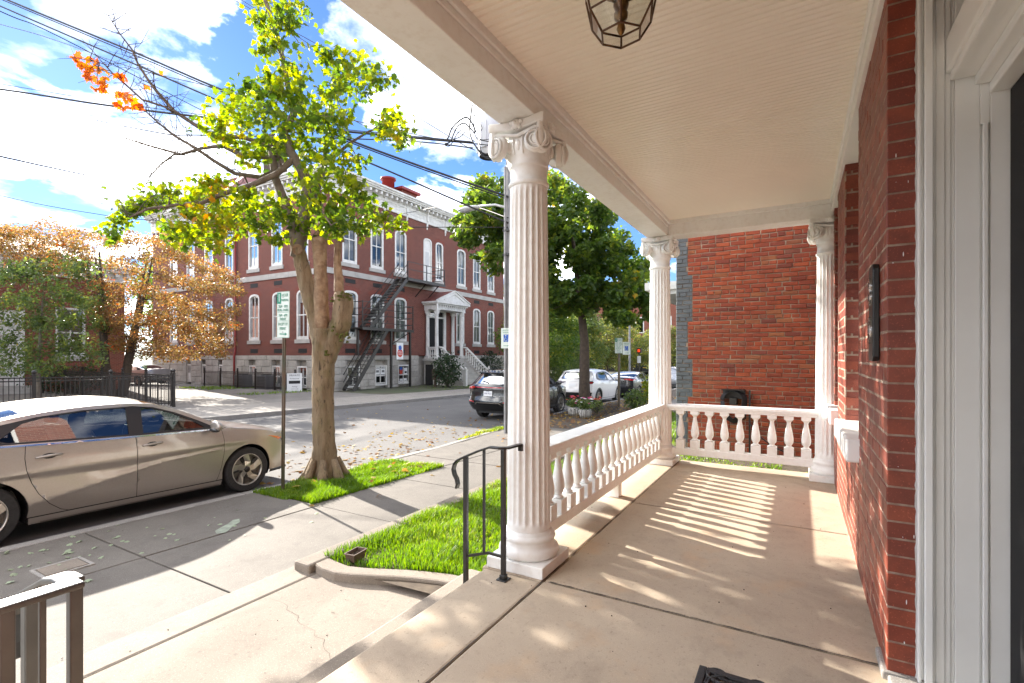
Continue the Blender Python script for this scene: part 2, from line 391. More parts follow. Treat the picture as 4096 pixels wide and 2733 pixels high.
def empty(name, loc=(0,0,0), rz=0, label=None, cat=None, group=None, kind=None):
    o = bpy.data.objects.new(name, None); COL.objects.link(o); o.location = loc; o.rotation_euler = (0, 0, rz); o.empty_display_size = .1
    return tag(o, label, cat, group, kind)
def copy_tree(o, parent=None):
    c = o.copy(); COL.objects.link(c); c.parent = parent
    for ch in o.children: copy_tree(ch, c)
    return c
def np_mesh(name, verts, faces):
    """verts (N,3), faces (M,k) all of one size"""
    me = bpy.data.meshes.new(name); verts = np.asarray(verts, dtype=np.float32); faces = np.asarray(faces, dtype=np.int32)
    k = faces.shape[1]; me.vertices.add(len(verts)); me.vertices.foreach_set('co', verts.ravel())
    me.loops.add(faces.size); me.loops.foreach_set('vertex_index', faces.ravel())
    me.polygons.add(len(faces)); me.polygons.foreach_set('loop_start', np.arange(0, faces.size, k, dtype=np.int32))
    try: me.polygons.foreach_set('loop_total', np.full(len(faces), k, dtype=np.int32))
    except Exception: pass
    me.update(calc_edges=True); return me
def inside(p, poly):
    x, y = p; c = False; n = len(poly); j = n-1
    for i in range(n):
        xi, yi = poly[i]; xj, yj = poly[j]
        if (yi > y) != (yj > y) and x < (xj-xi)*(y-yi)/(yj-yi)+xi: c = not c
        j = i
    return c
def dense(poly, step):
    out = []
    n = len(poly)
    for i in range(n):
        a = poly[i]; b = poly[(i+1) % n]; L = math.hypot(b[0]-a[0], b[1]-a[1]); k = max(1, int(L/step+.5))
        out += [(a[0]+(b[0]-a[0])*j/k, a[1]+(b[1]-a[1])*j/k) for j in range(k)]
    return out
def cdt(outer, holes=(), grid=0, fn=None, extra=()):
    """fill a 2D outline (with holes, inner grid points) -> MB-like verts/faces; fn maps 2D to 3D"""
    polys = [outer]+list(holes); vs = []; es = []
    for p in polys:
        o = len(vs); vs += [Vector(q) for q in p]; es += [(o+i, o+(i+1) % len(p)) for i in range(len(p))]
    if grid:
        xs = [p[0] for p in outer]; ys = [p[1] for p in outer]
        x = min(xs)+grid*.5
        while x < max(xs):
            y = min(ys)+grid*.5
            while y < max(ys):
                q = (x, y)
                if inside(q, outer) and not any(inside(q, h) for h in holes):
                    if min((x-a[0])**2+(y-a[1])**2 for p in polys for a in p) > (.3*grid)**2: vs.append(Vector(q))
                y += grid
            x += grid
    if extra:
        vs = [v for i, v in enumerate(vs) if i < len(es) or min((v.x-a[0])**2+(v.y-a[1])**2 for a in extra) > (.4*grid)**2]
        for q in extra:
            if inside(q, outer) and not any(inside(q, h) for h in holes) and min((q[0]-a[0])**2+(q[1]-a[1])**2 for p in polys for a in p) > 1e-4: vs.append(Vector(q))
    r = delaunay_2d_cdt(vs, es, [], 0, 1e-6)
    V = [tuple(p) for p in r[0]]; F = []
    for f in r[2]:
        cx_ = sum(V[i][0] for i in f)/len(f); cy_ = sum(V[i][1] for i in f)/len(f)
        if inside((cx_, cy_), outer) and not any(inside((cx_, cy_), h) for h in holes): F.append(tuple(f))
    if fn: V = [fn(*p) for p in V]
    m = MB(); m.v = V; m.f = F; return m
def text(body, size, m, parent, loc, rot, ext=.002, align='CENTER', name='lettering', sx=1):
    c = bpy.data.curves.new(name, 'FONT'); c.body = body; c.size = size; c.extrude = ext; c.align_x = align; c.align_y = 'CENTER'; c.resolution_u = 2
    t0 = bpy.data.objects.new(name, c); me = t0.to_mesh().copy(); t0.to_mesh_clear(); bpy.data.objects.remove(t0); me.materials.clear(); me.materials.append(MATS[m])
    o = bpy.data.objects.new(name, me); COL.objects.link(o); o.parent = parent; o.location = loc; o.rotation_euler = rot; o.scale = (sx, 1, 1)
    return o
# photograph pixel (2350 px wide view) + real depth -> world point, used to survey far things
FPX = 1141.; FW = Vector((math.cos(R(30)), .5, 0)); RT = Vector((.5, -math.cos(R(30)), 0))
def at(px, py, d):
    p = FW*d+RT*((px-1175)/FPX*d); return Vector((p.x, p.y, EYE+(816-py)/FPX*d))
def lerp(a, b, t): return a+(b-a)*t
def sstep(a, b, x):
    t = min(1, max(0, (x-a)/(b-a))); return t*t*(3-2*t)
def interp(x, tab):
    if x <= tab[0][0]: return tab[0][1]
    for (a, b), (c, d) in zip(tab, tab[1:]):
        if x <= c: return b+(d-b)*(x-a)/(c-a)
    return tab[-1][1]
def smoothtab(x, tab):
    """Catmull-like smooth interpolation of a table"""
    n = len(tab)
    if x <= tab[0][0]: return tab[0][1]
    if x >= tab[-1][0]: return tab[-1][1]
    for i in range(n-1):
        if x <= tab[i+1][0]:
            x0, y0 = tab[i]; x1, y1 = tab[i+1]; h = x1-x0; t = (x-x0)/h
            m0 = (y1-tab[i-1][1])/(x1-tab[i-1][0]) if i > 0 else (y1-y0)/h
            m1 = (tab[i+2][1]-y0)/(tab[i+2][0]-x0) if i < n-2 else (y1-y0)/h
            return (2*t**3-3*t**2+1)*y0+(t**3-2*t**2+t)*h*m0+(-2*t**3+3*t**2)*y1+(t**3-t**2)*h*m1

# ---------------------------------------------------------------- the setting: ground, road, pavements
def zr(x): return -.62-.0155*max(-25, min(85, x))                  # the street runs gently downhill
def zs(x): return zr(x)+.125                                      # pavement level
def kerb_y(x): return smoothtab(x, [(-60, 6.45), (4, 6.45), (8, 6.5), (11.5, 6.95), (14, 7.3), (18, 7.5), (26, 7.55), (110, 7.6)])
def strip(x0, x1, ya, yb, zf, dx=1.0, dz=0):
    m = MB(); n = max(1, int((x1-x0)/dx))
    xs = [x0+(x1-x0)*i/n for i in range(n+1)]
    fa = ya if callable(ya) else (lambda x: ya); fb = yb if callable(yb) else (lambda x: yb)
    vs = [(x, fa(x), zf(x)+dz) for x in xs]+[(x, fb(x), zf(x)+dz) for x in xs]
    m.add(vs, [(i, i+1, n+2+i, n+1+i) for i in range(n)]); return m
g = strip(-300, 600, -300, 600, lambda x: zr(x)-.16, 12); obj('ground', g, 'earth', kind='structure', label='bare ground under the whole street')
obj('road', strip(-60, 110, lambda x: kerb_y(x)-.25, 15.62, zr, 1.0), 'asphalt', kind='structure', label='worn grey asphalt street')
def slab(m, x0, x1, y0, y1, zf, th=.1, gap=.006, tilt=0):
    g = gap; z00, z10 = zf(x0)+tilt, zf(x1)+tilt
    f0 = y0 if callable(y0) else (lambda x: y0); f1 = y1 if callable(y1) else (lambda x: y1)
    b = [(x0+g, f0(x0)+g), (x1-g, f0(x1)+g), (x1-g, f1(x1)-g), (x0+g, f1(x0)-g)]; zz_ = [z00, z10, z10, z00]
    return m.hexa([(p[0], p[1], z-th) for p, z in zip(b, zz_)], [(p[0], p[1], z) for p, z in zip(b, zz_)])
walk = obj('pavement', strip(-40, 90, 3.2, lambda x: kerb_y(x)-.05, zs, 1.0, -.02), 'joint_dirt', kind='structure', label='near pavement of large concrete slabs')
def kin(x): return kerb_y(x)-.16
xs = [-14.6, -11.8, -9, -6.2, -3.4, -.6, 2.2, 4.07, 5.65, 7.2, 8.9, 10.6, 12.2]
for a, b in zip(xs, xs[1:]):
    if b <= 4.08:
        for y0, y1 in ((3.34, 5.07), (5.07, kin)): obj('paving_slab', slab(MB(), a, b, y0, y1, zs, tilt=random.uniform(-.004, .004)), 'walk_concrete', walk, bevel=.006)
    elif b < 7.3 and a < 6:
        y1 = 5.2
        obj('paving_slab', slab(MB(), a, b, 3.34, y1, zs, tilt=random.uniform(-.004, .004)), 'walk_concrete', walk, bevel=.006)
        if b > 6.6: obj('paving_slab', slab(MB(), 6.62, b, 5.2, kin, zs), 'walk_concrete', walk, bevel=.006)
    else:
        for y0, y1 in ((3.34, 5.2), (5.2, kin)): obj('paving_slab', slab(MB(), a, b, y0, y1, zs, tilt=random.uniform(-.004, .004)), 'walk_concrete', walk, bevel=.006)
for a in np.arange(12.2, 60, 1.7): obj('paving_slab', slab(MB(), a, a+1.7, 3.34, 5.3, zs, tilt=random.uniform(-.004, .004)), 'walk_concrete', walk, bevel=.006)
kerb = empty('kerb', (0, 0, 0), kind='structure', label='granite kerb along the near pavement')
x = -14.
while x < 60:
    L = random.uniform(1.5, 2.4)
    obj('kerb_stone', slab(MB(), x, x+L, lambda q: kerb_y(q)-.155, kerb_y, lambda q: zs(q)+.004, .32, .004, random.uniform(-.006, .004)), 'kerb_granite', kerb, bevel=.018); x += L
obj('tree_lawn_soil', strip(4.08, 6.62, 5.2, 6.3, zs, .4, -.012), 'soil', kind='structure', label='soil of the grass strip round the near street tree')
obj('tree_bed_soil', strip(12.2, 60, 5.3, kin, zs, 1.0, -.004), 'soil', kind='structure', label='dark leaf-strewn planting strip beside the parked cars')
# pavement and lot on the far side
obj('lot', strip(-60, 19.6, 15.8, 60, lambda x: zr(x)+.10, 2), 'gravel_lot', kind='structure', label='pale gravel parking lot across the street')
obj('school_yard', strip(19.5, 110, 19.2, 60, lambda x: zr(x)*.35-.53, 3), 'earth', kind='structure', label='ground around the brick school building')
far_walk = obj('far_pavement', strip(-60, 110, 15.6, 18.9, lambda x: zr(x)+.10, 2, -.01), 'joint_dirt', kind='structure', label='far pavement across the street')
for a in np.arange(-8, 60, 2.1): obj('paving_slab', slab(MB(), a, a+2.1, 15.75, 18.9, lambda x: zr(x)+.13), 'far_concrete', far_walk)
fk = empty('far_kerb', kind='structure', label='kerb along the far pavement')
x = -20.
while x < 70: obj('kerb_stone', slab(MB(), x, x+2.5, 15.58, 15.74, lambda q: zr(q)+.135, .3, .005), 'kerb_granite', fk); x += 2.5

# porch floor, steps, landing, lawn edging
pf = obj('porch_floor', MB().box(-3.3, 6.27, -.9, 1.61, -.5, -.03), 'joint_dirt', kind='structure', label='buff concrete porch floor')
for a, b, y0, y1 in ((-3.3, .0, -.9, 1.25), (0., 2.52, -.9, 1.25), (2.52, 4.24, -.9, 1.25), (4.24, 6.28, -.9, 1.25), (-3.3, 0., 1.25, 1.62), (0, 2.5, 1.25, 1.63), (2.5, 4.3, 1.25, 1.66), (4.3, 6.28, 1.25, 1.66)):
    obj('floor_slab', MB().box(a+.004, b-.004, y0+.004, y1-.004, -.16, 0), 'porch_concrete', pf, bevel=.012)
st = empty('entry_steps', kind='structure', label='concrete steps and landing from pavement to porch')
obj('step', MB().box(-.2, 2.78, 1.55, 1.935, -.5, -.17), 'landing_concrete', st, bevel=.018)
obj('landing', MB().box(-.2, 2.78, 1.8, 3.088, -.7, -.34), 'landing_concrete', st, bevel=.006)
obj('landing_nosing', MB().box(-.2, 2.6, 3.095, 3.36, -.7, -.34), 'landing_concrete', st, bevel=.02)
def ribbon(pts, w, z):
    m = MB(); n = len(pts); vs = []
    for i, p in enumerate(pts):
        a = pts[max(i-1, 0)]; b = pts[min(i+1, n-1)]; t = Vector((b[0]-a[0], b[1]-a[1])).normalized(); ww = w*random.uniform(.4, 1.3)
        vs += [(p[0]-t.y*ww, p[1]+t.x*ww, z), (p[0]+t.y*ww, p[1]-t.x*ww, z)]
    return m.add(vs, [(2*i, 2*i+1, 2*i+3, 2*i+2) for i in range(n-1)])
cr = [(2.05, 3.05)]
for i in range(26):
    p = cr[-1]; cr.append((p[0]-.012-random.uniform(-.02, .03), p[1]-.042+random.uniform(-.012, .012)))
obj('crack', ribbon(cr, .0009, -.3385), 'joint_dirt', st)
cr = [(.93, 2.42)]
for i in range(22): p = cr[-1]; cr.append((p[0]+.028+random.uniform(-.02, .02), p[1]-.02+random.uniform(-.02, .02)))
obj('crack', ribbon(cr, .0013, -.3385), 'joint_dirt', st)
# curved cheek kerb beside the landing, straight lawn kerb beyond
def curb_run(front, back, z0, z1):
    m = MB(); n = len(front); vs = []
    for (a, b) in zip(front, back): vs += [(a[0], a[1], z0), (a[0], a[1], z1), (b[0], b[1], z1), (b[0], b[1], z0)]
    fs = [(4*i+k, 4*i+(k+1) % 4, 4*i+4+(k+1) % 4, 4*i+4+k) for i in range(n-1) for k in range(4)]
    return m.add(vs, fs+[(3, 2, 1, 0), tuple(4*n-4+k for k in range(4))])
fr = [(2.47, 3.12), (2.44, 3.0), (2.435, 2.87), (2.47, 2.74), (2.53, 2.6), (2.6, 2.45), (2.655, 2.3), (2.70, 2.15), (2.73, 1.98), (2.74, 1.85)]
bk = [(2.60, 3.12), (2.58, 3.0), (2.57, 2.87), (2.61, 2.74), (2.67, 2.6), (2.74, 2.45), (2.79, 2.3), (2.835, 2.15), (2.86, 1.98), (2.87, 1.85)]
lk = empty('lawn_kerb', kind='structure', label='low concrete kerb round the front lawn')
obj('curved_kerb', curb_run(fr, bk, -.6, -.275), 'landing_concrete', lk, bevel=.016, fix=True)
x = 2.42
for L in (1.55, 1.75, 1.7, 1.8, 1.7, 1.8, 2): obj('kerb_block', MB().box(x, x+L-.01, 3.12, 3.30, -1.0, -.275-.0*(x-2.4)), 'landing_concrete', lk, bevel=.02); x += L
obj('lawn_soil', MB().add([(2.6, 1.6, -.30), (16, 1.6, -.30), (16, 3.14, -.30), (2.6, 3.14, -.30), (2.5, 3.14, -.3)], [(0, 1, 2, 3, 4)]), 'soil', kind='structure', label='soil of the front lawn')
obj('side_yard_soil', MB().add([(6.2, -6, -.26), (8.6, -6, -.24), (8.6, 1.62, -.24), (6.2, 1.62, -.26)], [(0, 1, 2, 3)]), 'soil', kind='structure', label='soil of the narrow yard beside the porch')
# service cover in the pavement
sc_ = empty('pavement_cover', (1.74, 5.39, zs(1.74)), 0, 'square concrete service cover set in the shaded pavement slab', 'cover')
obj('frame', MB().box(-.17, .17, -.15, -.125, -.05, .006).box(-.17, .17, .125, .15, -.05, .006).box(-.17, -.145, -.124, .124, -.05, .006).box(.145, .17, -.124, .124, -.05, .006), 'kerb_granite', sc_)
obj('lid', MB().box(-.135, .135, -.115, .115, -.05, .009), 'landing_concrete', sc_, bevel=.004)
# ---------------------------------------------------------------- our house: brick front with porch
house = empty('porch_house', (2.4, -.3, 0), 0, 'red brick house with white columned front porch in the foreground', 'house')
house.location = (0, 0, 0)
WY = -.30                                                        # street face of the brickwork
brickmat('house_brick_far', [(0, (.17, .034, .02)), (.5, (.215, .045, .024)), (1, (.25, .058, .03))], (.33, .23, .18), .21, .0677, .008, .6)
wall = obj('wall', MB().box(2.4405, 2.5, -.392, WY-.0015, -.3, 2.9).box(2.5, 3.53, -.62, WY-.0016, -.3, 2.9).box(3.53, 4.5, -.62, WY-.0015, -.3, .7).box(4.5, 5.3, -.62, WY-.0015, -.3, 2.9).box(5.3, 5.85, -.62, WY-.0015, -.3, .7).box(5.85, 6.3, -.62, WY-.0015, -.3, 2.9), 'house_mortar', house)
BP, BL = .0677, .212
class Bricks:
    """running-bond bricks over a rectangle; the listed ones become objects, the rest one joined mesh"""
    cache = {}
    def __init__(s): s.joined = MB()
    @staticmethod
    def mesh(key, L, H, D, m, rough):
        k = (key, round(L, 2))
        if k not in Bricks.cache:
            L = round(L, 2); b = MB(); c = rough*1.6+.0025; r = lambda a: random.uniform(-a, a)
            vs = []
            for (z, yy) in ((-H/2, 0), (H/2, 0)):
                pass
            x0, x1, z0, z1 = -L/2, L/2, -H/2, H/2
            back = [(x0, -D, z0), (x1, -D, z0), (x1, -D, z1), (x0, -D, z1)]
            mid = [(x0+r(rough), -c, z0+r(rough)), (x1+r(rough), -c, z0+r(rough)), (x1+r(rough), -c, z1+r(rough)), (x0+r(rough), -c, z1+r(rough))]
            fr_ = [(x0+c, r(rough), z0+c), (x1-c, r(rough), z0+c), (x1-c, r(rough), z1-c), (x0+c, r(rough), z1-c)]
            b.add(back+mid+fr_, [(0,1,5,4),(1,2,6,5),(2,3,7,6),(3,0,4,7),(4,5,9,8),(5,6,10,9),(6,7,11,10),(7,4,8,11),(8,9,10,11)])
            me = b.mesh('brick'); me.materials.append(MATS[m]); Bricks.cache[k] = (me, b)
        return Bricks.cache[k]
bricks_joined = MB()
def lay(key, m, u0, u1, z0, z1, place, parent, single, pitch=BP, length=BL, joint=.0085, depth=.10, rough=.0006, skip=None, joined=None, headers=0, shift=0, ragged=None):
    nrow = int((z1-z0)/pitch); n = 0
    for i in range(nrow):
        z = z0+(i+.5)*pitch; a = u0-((i % 2)*.5+shift)*length; hd = headers and i % headers == headers-1
        L = length/2 if hd else length
        lo = u0 if ragged is None else ragged(i, u0)
        while a < u1:
            b0, b1 = max(a, lo), min(a+L, u1); a += L
            if b1-b0 < .035 or (skip and skip((b0+b1)/2, z)): continue
            l_ = round(b1-b0-joint, 2); me, mb_ = Bricks.mesh(key+str(random.randrange(4)), l_, pitch-joint, depth, m, rough)
            mt = place((b0+b1)/2, z)
            if single(n, (b0+b1)/2, z):
                o = bpy.data.objects.new('brick', me); COL.objects.link(o); o.parent = parent; o.matrix_local = mt
            else:
                st_ = len(joined.v); joined.add(mb_.v, mb_.f); joined.xf(mt, st_)
            n += 1
    return n
def place_house(u, z): return Matrix.Translation((u, WY+random.uniform(-.001, .001), z)) @ Matrix.Rotation(PI, 4, 'Z') @ Matrix.Scale(1, 4)
pl_h = lambda u, z: Matrix.Translation((u, WY+random.uniform(-.0012, .0012), z))
def open_(u, z):
    return (3.53 < u < 4.5 and .78 < z < 2.72) or (5.3 < u < 5.85 and .78 < z < 2.72)
# brick front faces +Y: mesh front is at y=0 with depth towards -Y
lay('h', 'house_brick', 2.4325, 3.53, 0.01, 2.72, pl_h, wall, lambda n, u, z: True)
lay('h', 'house_brick', 3.53, 6.3, 0.01, 2.72, pl_h, wall, lambda n, u, z: False, skip=open_, joined=bricks_joined)
# far jambs of the two window openings, facing the camera
pl_j = lambda X: (lambda u, z: Matrix.Translation((X, u, z)) @ Matrix.Rotation(R(90), 4, 'Z'))
for X in (4.5, 5.85): lay('j', 'house_brick', -.40, -.302, .80, 2.70, pl_j(X-.001), wall, lambda n, u, z: False, joined=bricks_joined, length=.11, depth=.02)
o = obj('brickwork', bricks_joined, 'house_brick', wall, kind='stuff')
# rest of the house front (left of the door, above the porch roof)
obj('upper_wall', MB().box(-9, 6.3, -8, -.31, 3.2, 9.2).box(-9, .75, -8, -.31, -.4, 3.2).box(2.48, 6.3, -8, -.63, -.4, 3.2).box(.75, 2.48, -8, -.75, -.4, 3.2).box(.75, 2.46, -.75, -.42, 2.86, 3.2), 'house_brick_far', house)
wt = MB()
for xx in (-6.6, -3.9, -1.2, 1.6, 4.4):
    for z0, z1 in ((3.9, 5.9), (6.8, 8.5)):
        w = MB().box(xx-.6, xx-.5, -.31, -.26, z0, z1).box(xx+.5, xx+.6, -.31, -.26, z0, z1).box(xx-.6, xx+.6, -.31, -.255, z1, z1+.13).box(xx-.7, xx+.7, -.31, -.2, z0-.12, z0).box(xx-.498, xx+.498, -.31, -.27, (z0+z1)/2-.03, (z0+z1)/2+.03)
        wf = obj('window_frame', w, 'trim_paint', house)
        obj('pane', MB().box(xx-.5, xx+.5, -.309, -.295, z0, z1), 'car_glass_dark', wf)
for xx in (-2.2,):
    w = MB().box(xx-.6, xx-.5, -.31, -.26, .7, 2.6).box(xx+.5, xx+.6, -.31, -.26, .7, 2.6).box(xx-.6, xx+.6, -.31, -.255, 2.6, 2.7).box(xx-.7, xx+.7, -.31, -.2, .58, .7).box(xx-.498, xx+.498, -.31, -.27, 1.62, 1.68)
    wf = obj('window_frame', w, 'trim_paint', house); obj('pane', MB().box(xx-.5, xx+.5, -.309, -.295, .7, 2.6), 'car_glass_dark', wf)
# porch windows in the brick openings
for x0, x1 in ((3.53, 4.5), (5.3, 5.85)):
    wn = obj('window', MB().box(x0, x0+.07, -.47, -.40, .78, 2.7).box(x1-.07, x1, -.47, -.401, .78, 2.7).box(x0+.071, x1-.071, -.47, -.402, 2.6, 2.7).box(x0+.071, x1-.071, -.47, -.402, .78, .86).box(x0+.071, x1-.071, -.465, -.41, 1.69, 1.74), 'trim_paint', house, bevel=.004)
    obj('pane', MB().box(x0+.07, x1-.07, -.448, -.44, .86, 2.6), 'window_glass', wn)
    obj('room', MB().box(x0+.001, x1-.001, -.62, -.60, .7, 2.72), 'room_dark', wn)
    sl = obj('sill', MB().box(x0-.06, x1+.07, -.46, WY+.065, .65, .785), 'trim_paint', wn, bevel=.012)
# frieze, beam, ceiling
obj('frieze', MB().box(2.40, 6.02, -.45, WY+.02, 2.705, 2.835).box(2.40, 6.0, WY+.02, WY+.035, 2.79, 2.834), 'trim_paint', house, bevel=.004)
beam = obj('beam', MB().box(-3.5, 6.16, 1.32, 1.56, 2.66, 3.06).box(5.91, 6.161, -.45, 1.3195, 2.6605, 3.06), 'white_paint', house, bevel=.006)
obj('beam_moulding', MB().box(-3.5, 5.88, 1.29, 1.3195, 2.79, 2.838).box(-3.5, 5.895, 1.305, 1.3198, 2.755, 2.79).box(5.88, 5.9095, -.28, 1.319, 2.79, 2.838).box(-3.5, 6.19, 1.5602, 1.59, 2.70, 2.76), 'white_paint', beam, bevel=.006)
W = .0832
pr = [(0, .013), (0, .010), (.006, 0), (.033, 0), (.0355, .006), (.038, .002), (.0415, -.0004), (.045, .002), (.0475, .006), (.050, 0), (.076, 0), (.0822, .010), (.0822, .013)]
bm_ = MB().prism(pr, -.30, 1.31, 'y'); bme = bm_.mesh('ceiling_board'); bme.materials.append(MATS['ceiling_paint'])
ceil = obj('ceiling', MB().box(-3.5, 5.92, -.3, 1.32, 2.845, 2.9), 'ceiling_paint', house)
for i in range(112):
    o = bpy.data.objects.new('ceiling_board', bme); COL.objects.link(o); o.parent = ceil; o.location = (5.905-(i+1)*W, 0, 2.832)
obj('porch_roof', MB().box(-3.6, 6.4, -.31, 1.85, 3.08, 3.16).prism([(-.31, 3.16), (1.95, 3.16), (1.95, 3.22), (-.31, 3.75)], -3.7, 6.5, 'x').box(-3.6, 6.25, 1.565, 1.8, 2.98, 3.079), 'white_paint', house)
# columns
def make_column():
    c = empty('column'); c.parent = house
    obj('plinth', MB().box(-.187, .187, -.187, .187, 0, .066), 'white_paint', c, bevel=.005)
    base = [(.12, .066), (.170, .066), (.181, .078), (.185, .095), (.181, .113), (.170, .124), (.160, .128), (.156, .14), (.153, .155), (.156, .163), (.160, .168), (.164, .178), (.160, .19), (.150, .196), (.142, .203), (.138, .22), (.12, .22)]
    obj('base', MB().lathe(base, n=48), 'white_paint', c, smooth=True)
    m = MB(); NF, K = 20, 8; zs_ = [.2, .225, .25, .262, .275, .29, .5, .9, 1.4, 1.8, 2.1, 2.24, 2.255, 2.27, 2.285, 2.295]
    vs = []
    for z in zs_:
        t = (z-.2)/2.1; r = .134-.020*t**1.25; dep = .013*min(sstep(.25, .29, z), 1-sstep(2.245, 2.285, z))
        for k in range(NF*K):
            a = 2*PI*k/(NF*K); ph = (k % K)/K
            f = 0 if ph < .18 else math.sin(PI*(ph-.18)/.82)
            vs.append(((r-dep*f**.7)*math.cos(a), (r-dep*f**.7)*math.sin(a), z))
    n = NF*K; m.add(vs, [(i*n+k, i*n+(k+1) % n, (i+1)*n+(k+1) % n, (i+1)*n+k) for i in range(len(zs_)-1) for k in range(n)])
    autosmooth(obj('shaft', m, 'white_paint', c, smooth=True), 50)
    cap = obj('capital', MB().lathe([(.11, 2.29), (.118, 2.292), (.124, 2.30), (.125, 2.312), (.119, 2.322), (.114, 2.325), (.113, 2.40), (.118, 2.405), (.124, 2.415), (.12, 2.43), (.125, 2.45), (.14, 2.50), (.135, 2.56), (.11, 2.62)], n=48), 'white_paint', c, smooth=True)
    # abacus with concave sides
    pts = []
    for q in range(4):
        for s in np.linspace(-1, 1, 9)[:-1]:
            d = .148+.042*s*s; u = s*.178
            a = q*PI/2; pts.append((d*math.cos(a)-u*math.sin(a), d*math.sin(a)+u*math.cos(a)))
    obj('abacus', MB().prism(pts, 2.605, 2.6595), 'white_paint', cap, bevel=.01)
    v = MB()
    for q in range(4):
        for s in (-1, 1):
            st_ = len(v.v)
            # spiral in local (u,z) plane, facing +w
            N = 60; pp = []; rr = []
            for i in range(N):
                t = i/(N-1); th = -s*(t*2.6*2*PI)+PI/2; r_ = .062*(1-t)**.85+.006
                pp.append((r_*math.cos(th), .012+.012*t, r_*math.sin(th))); rr.append(.0105*(1-.55*t))
            v.tube(pp, rr, 6)
            v.lathe([(.0, -.03), (.066, -.03), (.068, -.01), (.062, .004), (.03, .010), (.006, .016)], n=24, caps=False)
            ln = len(v.v)-24*6
            v.xf(Matrix.Rotation(R(-90), 4, 'X'), ln)     # disc axis to +y
            v.xf(Matrix.Translation((s*.128, .158, 2.515)) @ Matrix.Rotation(-s*R(22), 4, 'Z'), st_)
            v.xf(Matrix.Rotation(q*PI/2, 4, 'Z'), st_)
        # band of the volutes, eggs and rosette
        st_ = len(v.v)
        v.tube([(-.135, .165, 2.585), (-.07, .152, 2.578), (0, .146, 2.566), (.07, .152, 2.578), (.135, .165, 2.585)], .011, 8)
        for e in (-.062, 0, .062): v.ell((e, .128-.12*e*e*4, 2.515), .021, .018, .036, 10, 7)
        for e in (-.031, .031): v.tube([(e, .142, 2.555), (e, .14, 2.50), (e*.9, .128, 2.465)], .006, 6)
        for e in (-.09, .09): v.tube([(e, .135, 2.56), (e*.95, .135, 2.52), (e*.75, .12, 2.475)], [.012, .011, .006], 6)
        v.ell((0, .158, 2.63), .032, .022, .03, 10, 7)
        for e in (-.03, .03): v.ell((e, .158, 2.64), .015, .014, .014, 8, 5); v.ell((e*.7, .157, 2.612), .014, .014, .013, 8, 5)
        v.ell((0, .18, 2.632), .011, .01, .011, 8, 5)
        v.xf(Matrix.Rotation(q*PI/2, 4, 'Z'), st_)
    for q in range(4):
        a = PI/4+q*PI/2; v.tube([(.20*math.cos(a), .20*math.sin(a), 2.455), (.222*math.cos(a), .222*math.sin(a), 2.50), (.226*math.cos(a), .226*math.sin(a), 2.55), (.222*math.cos(a), .222*math.sin(a), 2.606)], [.018, .024, .024, .02], 6)
    autosmooth(obj('volutes', v, 'white_paint', cap, smooth=True), 60)
    return c
col0 = make_column(); col0.location = (2.70, 1.44, 0)
for p in ((6.035, 1.44, 0), (6.035, -.275, 0), (.14, 1.44, 0), (-3.1, 1.44, 0)):
    cc = copy_tree(col0, house); cc.location = p
# balustrades
def bal_mesh():
    m = MB(); m.box(-.046, .046, -.046, .046, 0, .098)
    prof = [(.03, .098), (.036, .102), (.037, .108), (.03, .114), (.024, .12), (.026, .128), (.038, .145), (.044, .17), (.0445, .19), (.041, .225), (.034, .265), (.027, .305), (.021, .34), (.019, .36), (.022, .376), (.032, .386), (.04, .394), (.04, .40)]
    m.lathe(prof, n=20); m.box(-.044, .044, -.044, .044, .4, .44); me = m.mesh('baluster'); me.materials.append(MATS['white_paint'])
    me.polygons.foreach_set('use_smooth', [True]*len(me.polygons))
    try: me.set_sharp_from_angle(angle=R(40))
    except Exception: pass
    return me
bme_ = bal_mesh()
def balustrade(xs=None, ys=None, x=None, y=None, a=None, b=None, name='balustrade'):
    e = empty(name); e.parent = house
    def rail(m, w, z0, z1):
        if y is not None: m.box(a, b, y-w/2, y+w/2, z0, z1)
        else: m.box(x-w/2, x+w/2, a, b, z0, z1)
        return m
    obj('top_rail', rail(rail(rail(MB(), .115, .628, .652), .15, .652, .668), .175, .668, .70), 'white_paint', e, bevel=.006)
    obj('bottom_rail', rail(MB(), .10, .115, .192), 'white_paint', e, bevel=.006)
    for q in (xs if xs is not None else ys):
        o = bpy.data.objects.new('baluster', bme_); COL.objects.link(o); o.parent = e; o.location = (q, y, .1915) if y is not None else (x, q, .1915)
    if y is not None: obj('support_block', MB().box((a+b)/2-.045, (a+b)/2+.045, y-.045, y+.045, 0, .1155), 'white_paint', e, bevel=.003)
    return e
balustrade(xs=[2.97+.161*i for i in range(19)], y=1.44, a=2.80, b=5.93)
balustrade(ys=[1.2-.158*i for i in range(9)], x=6.035, a=-.17, b=1.33)
balustrade(xs=[-2.83+.161*i for i in range(18)], y=1.44, a=-3.0, b=.03)
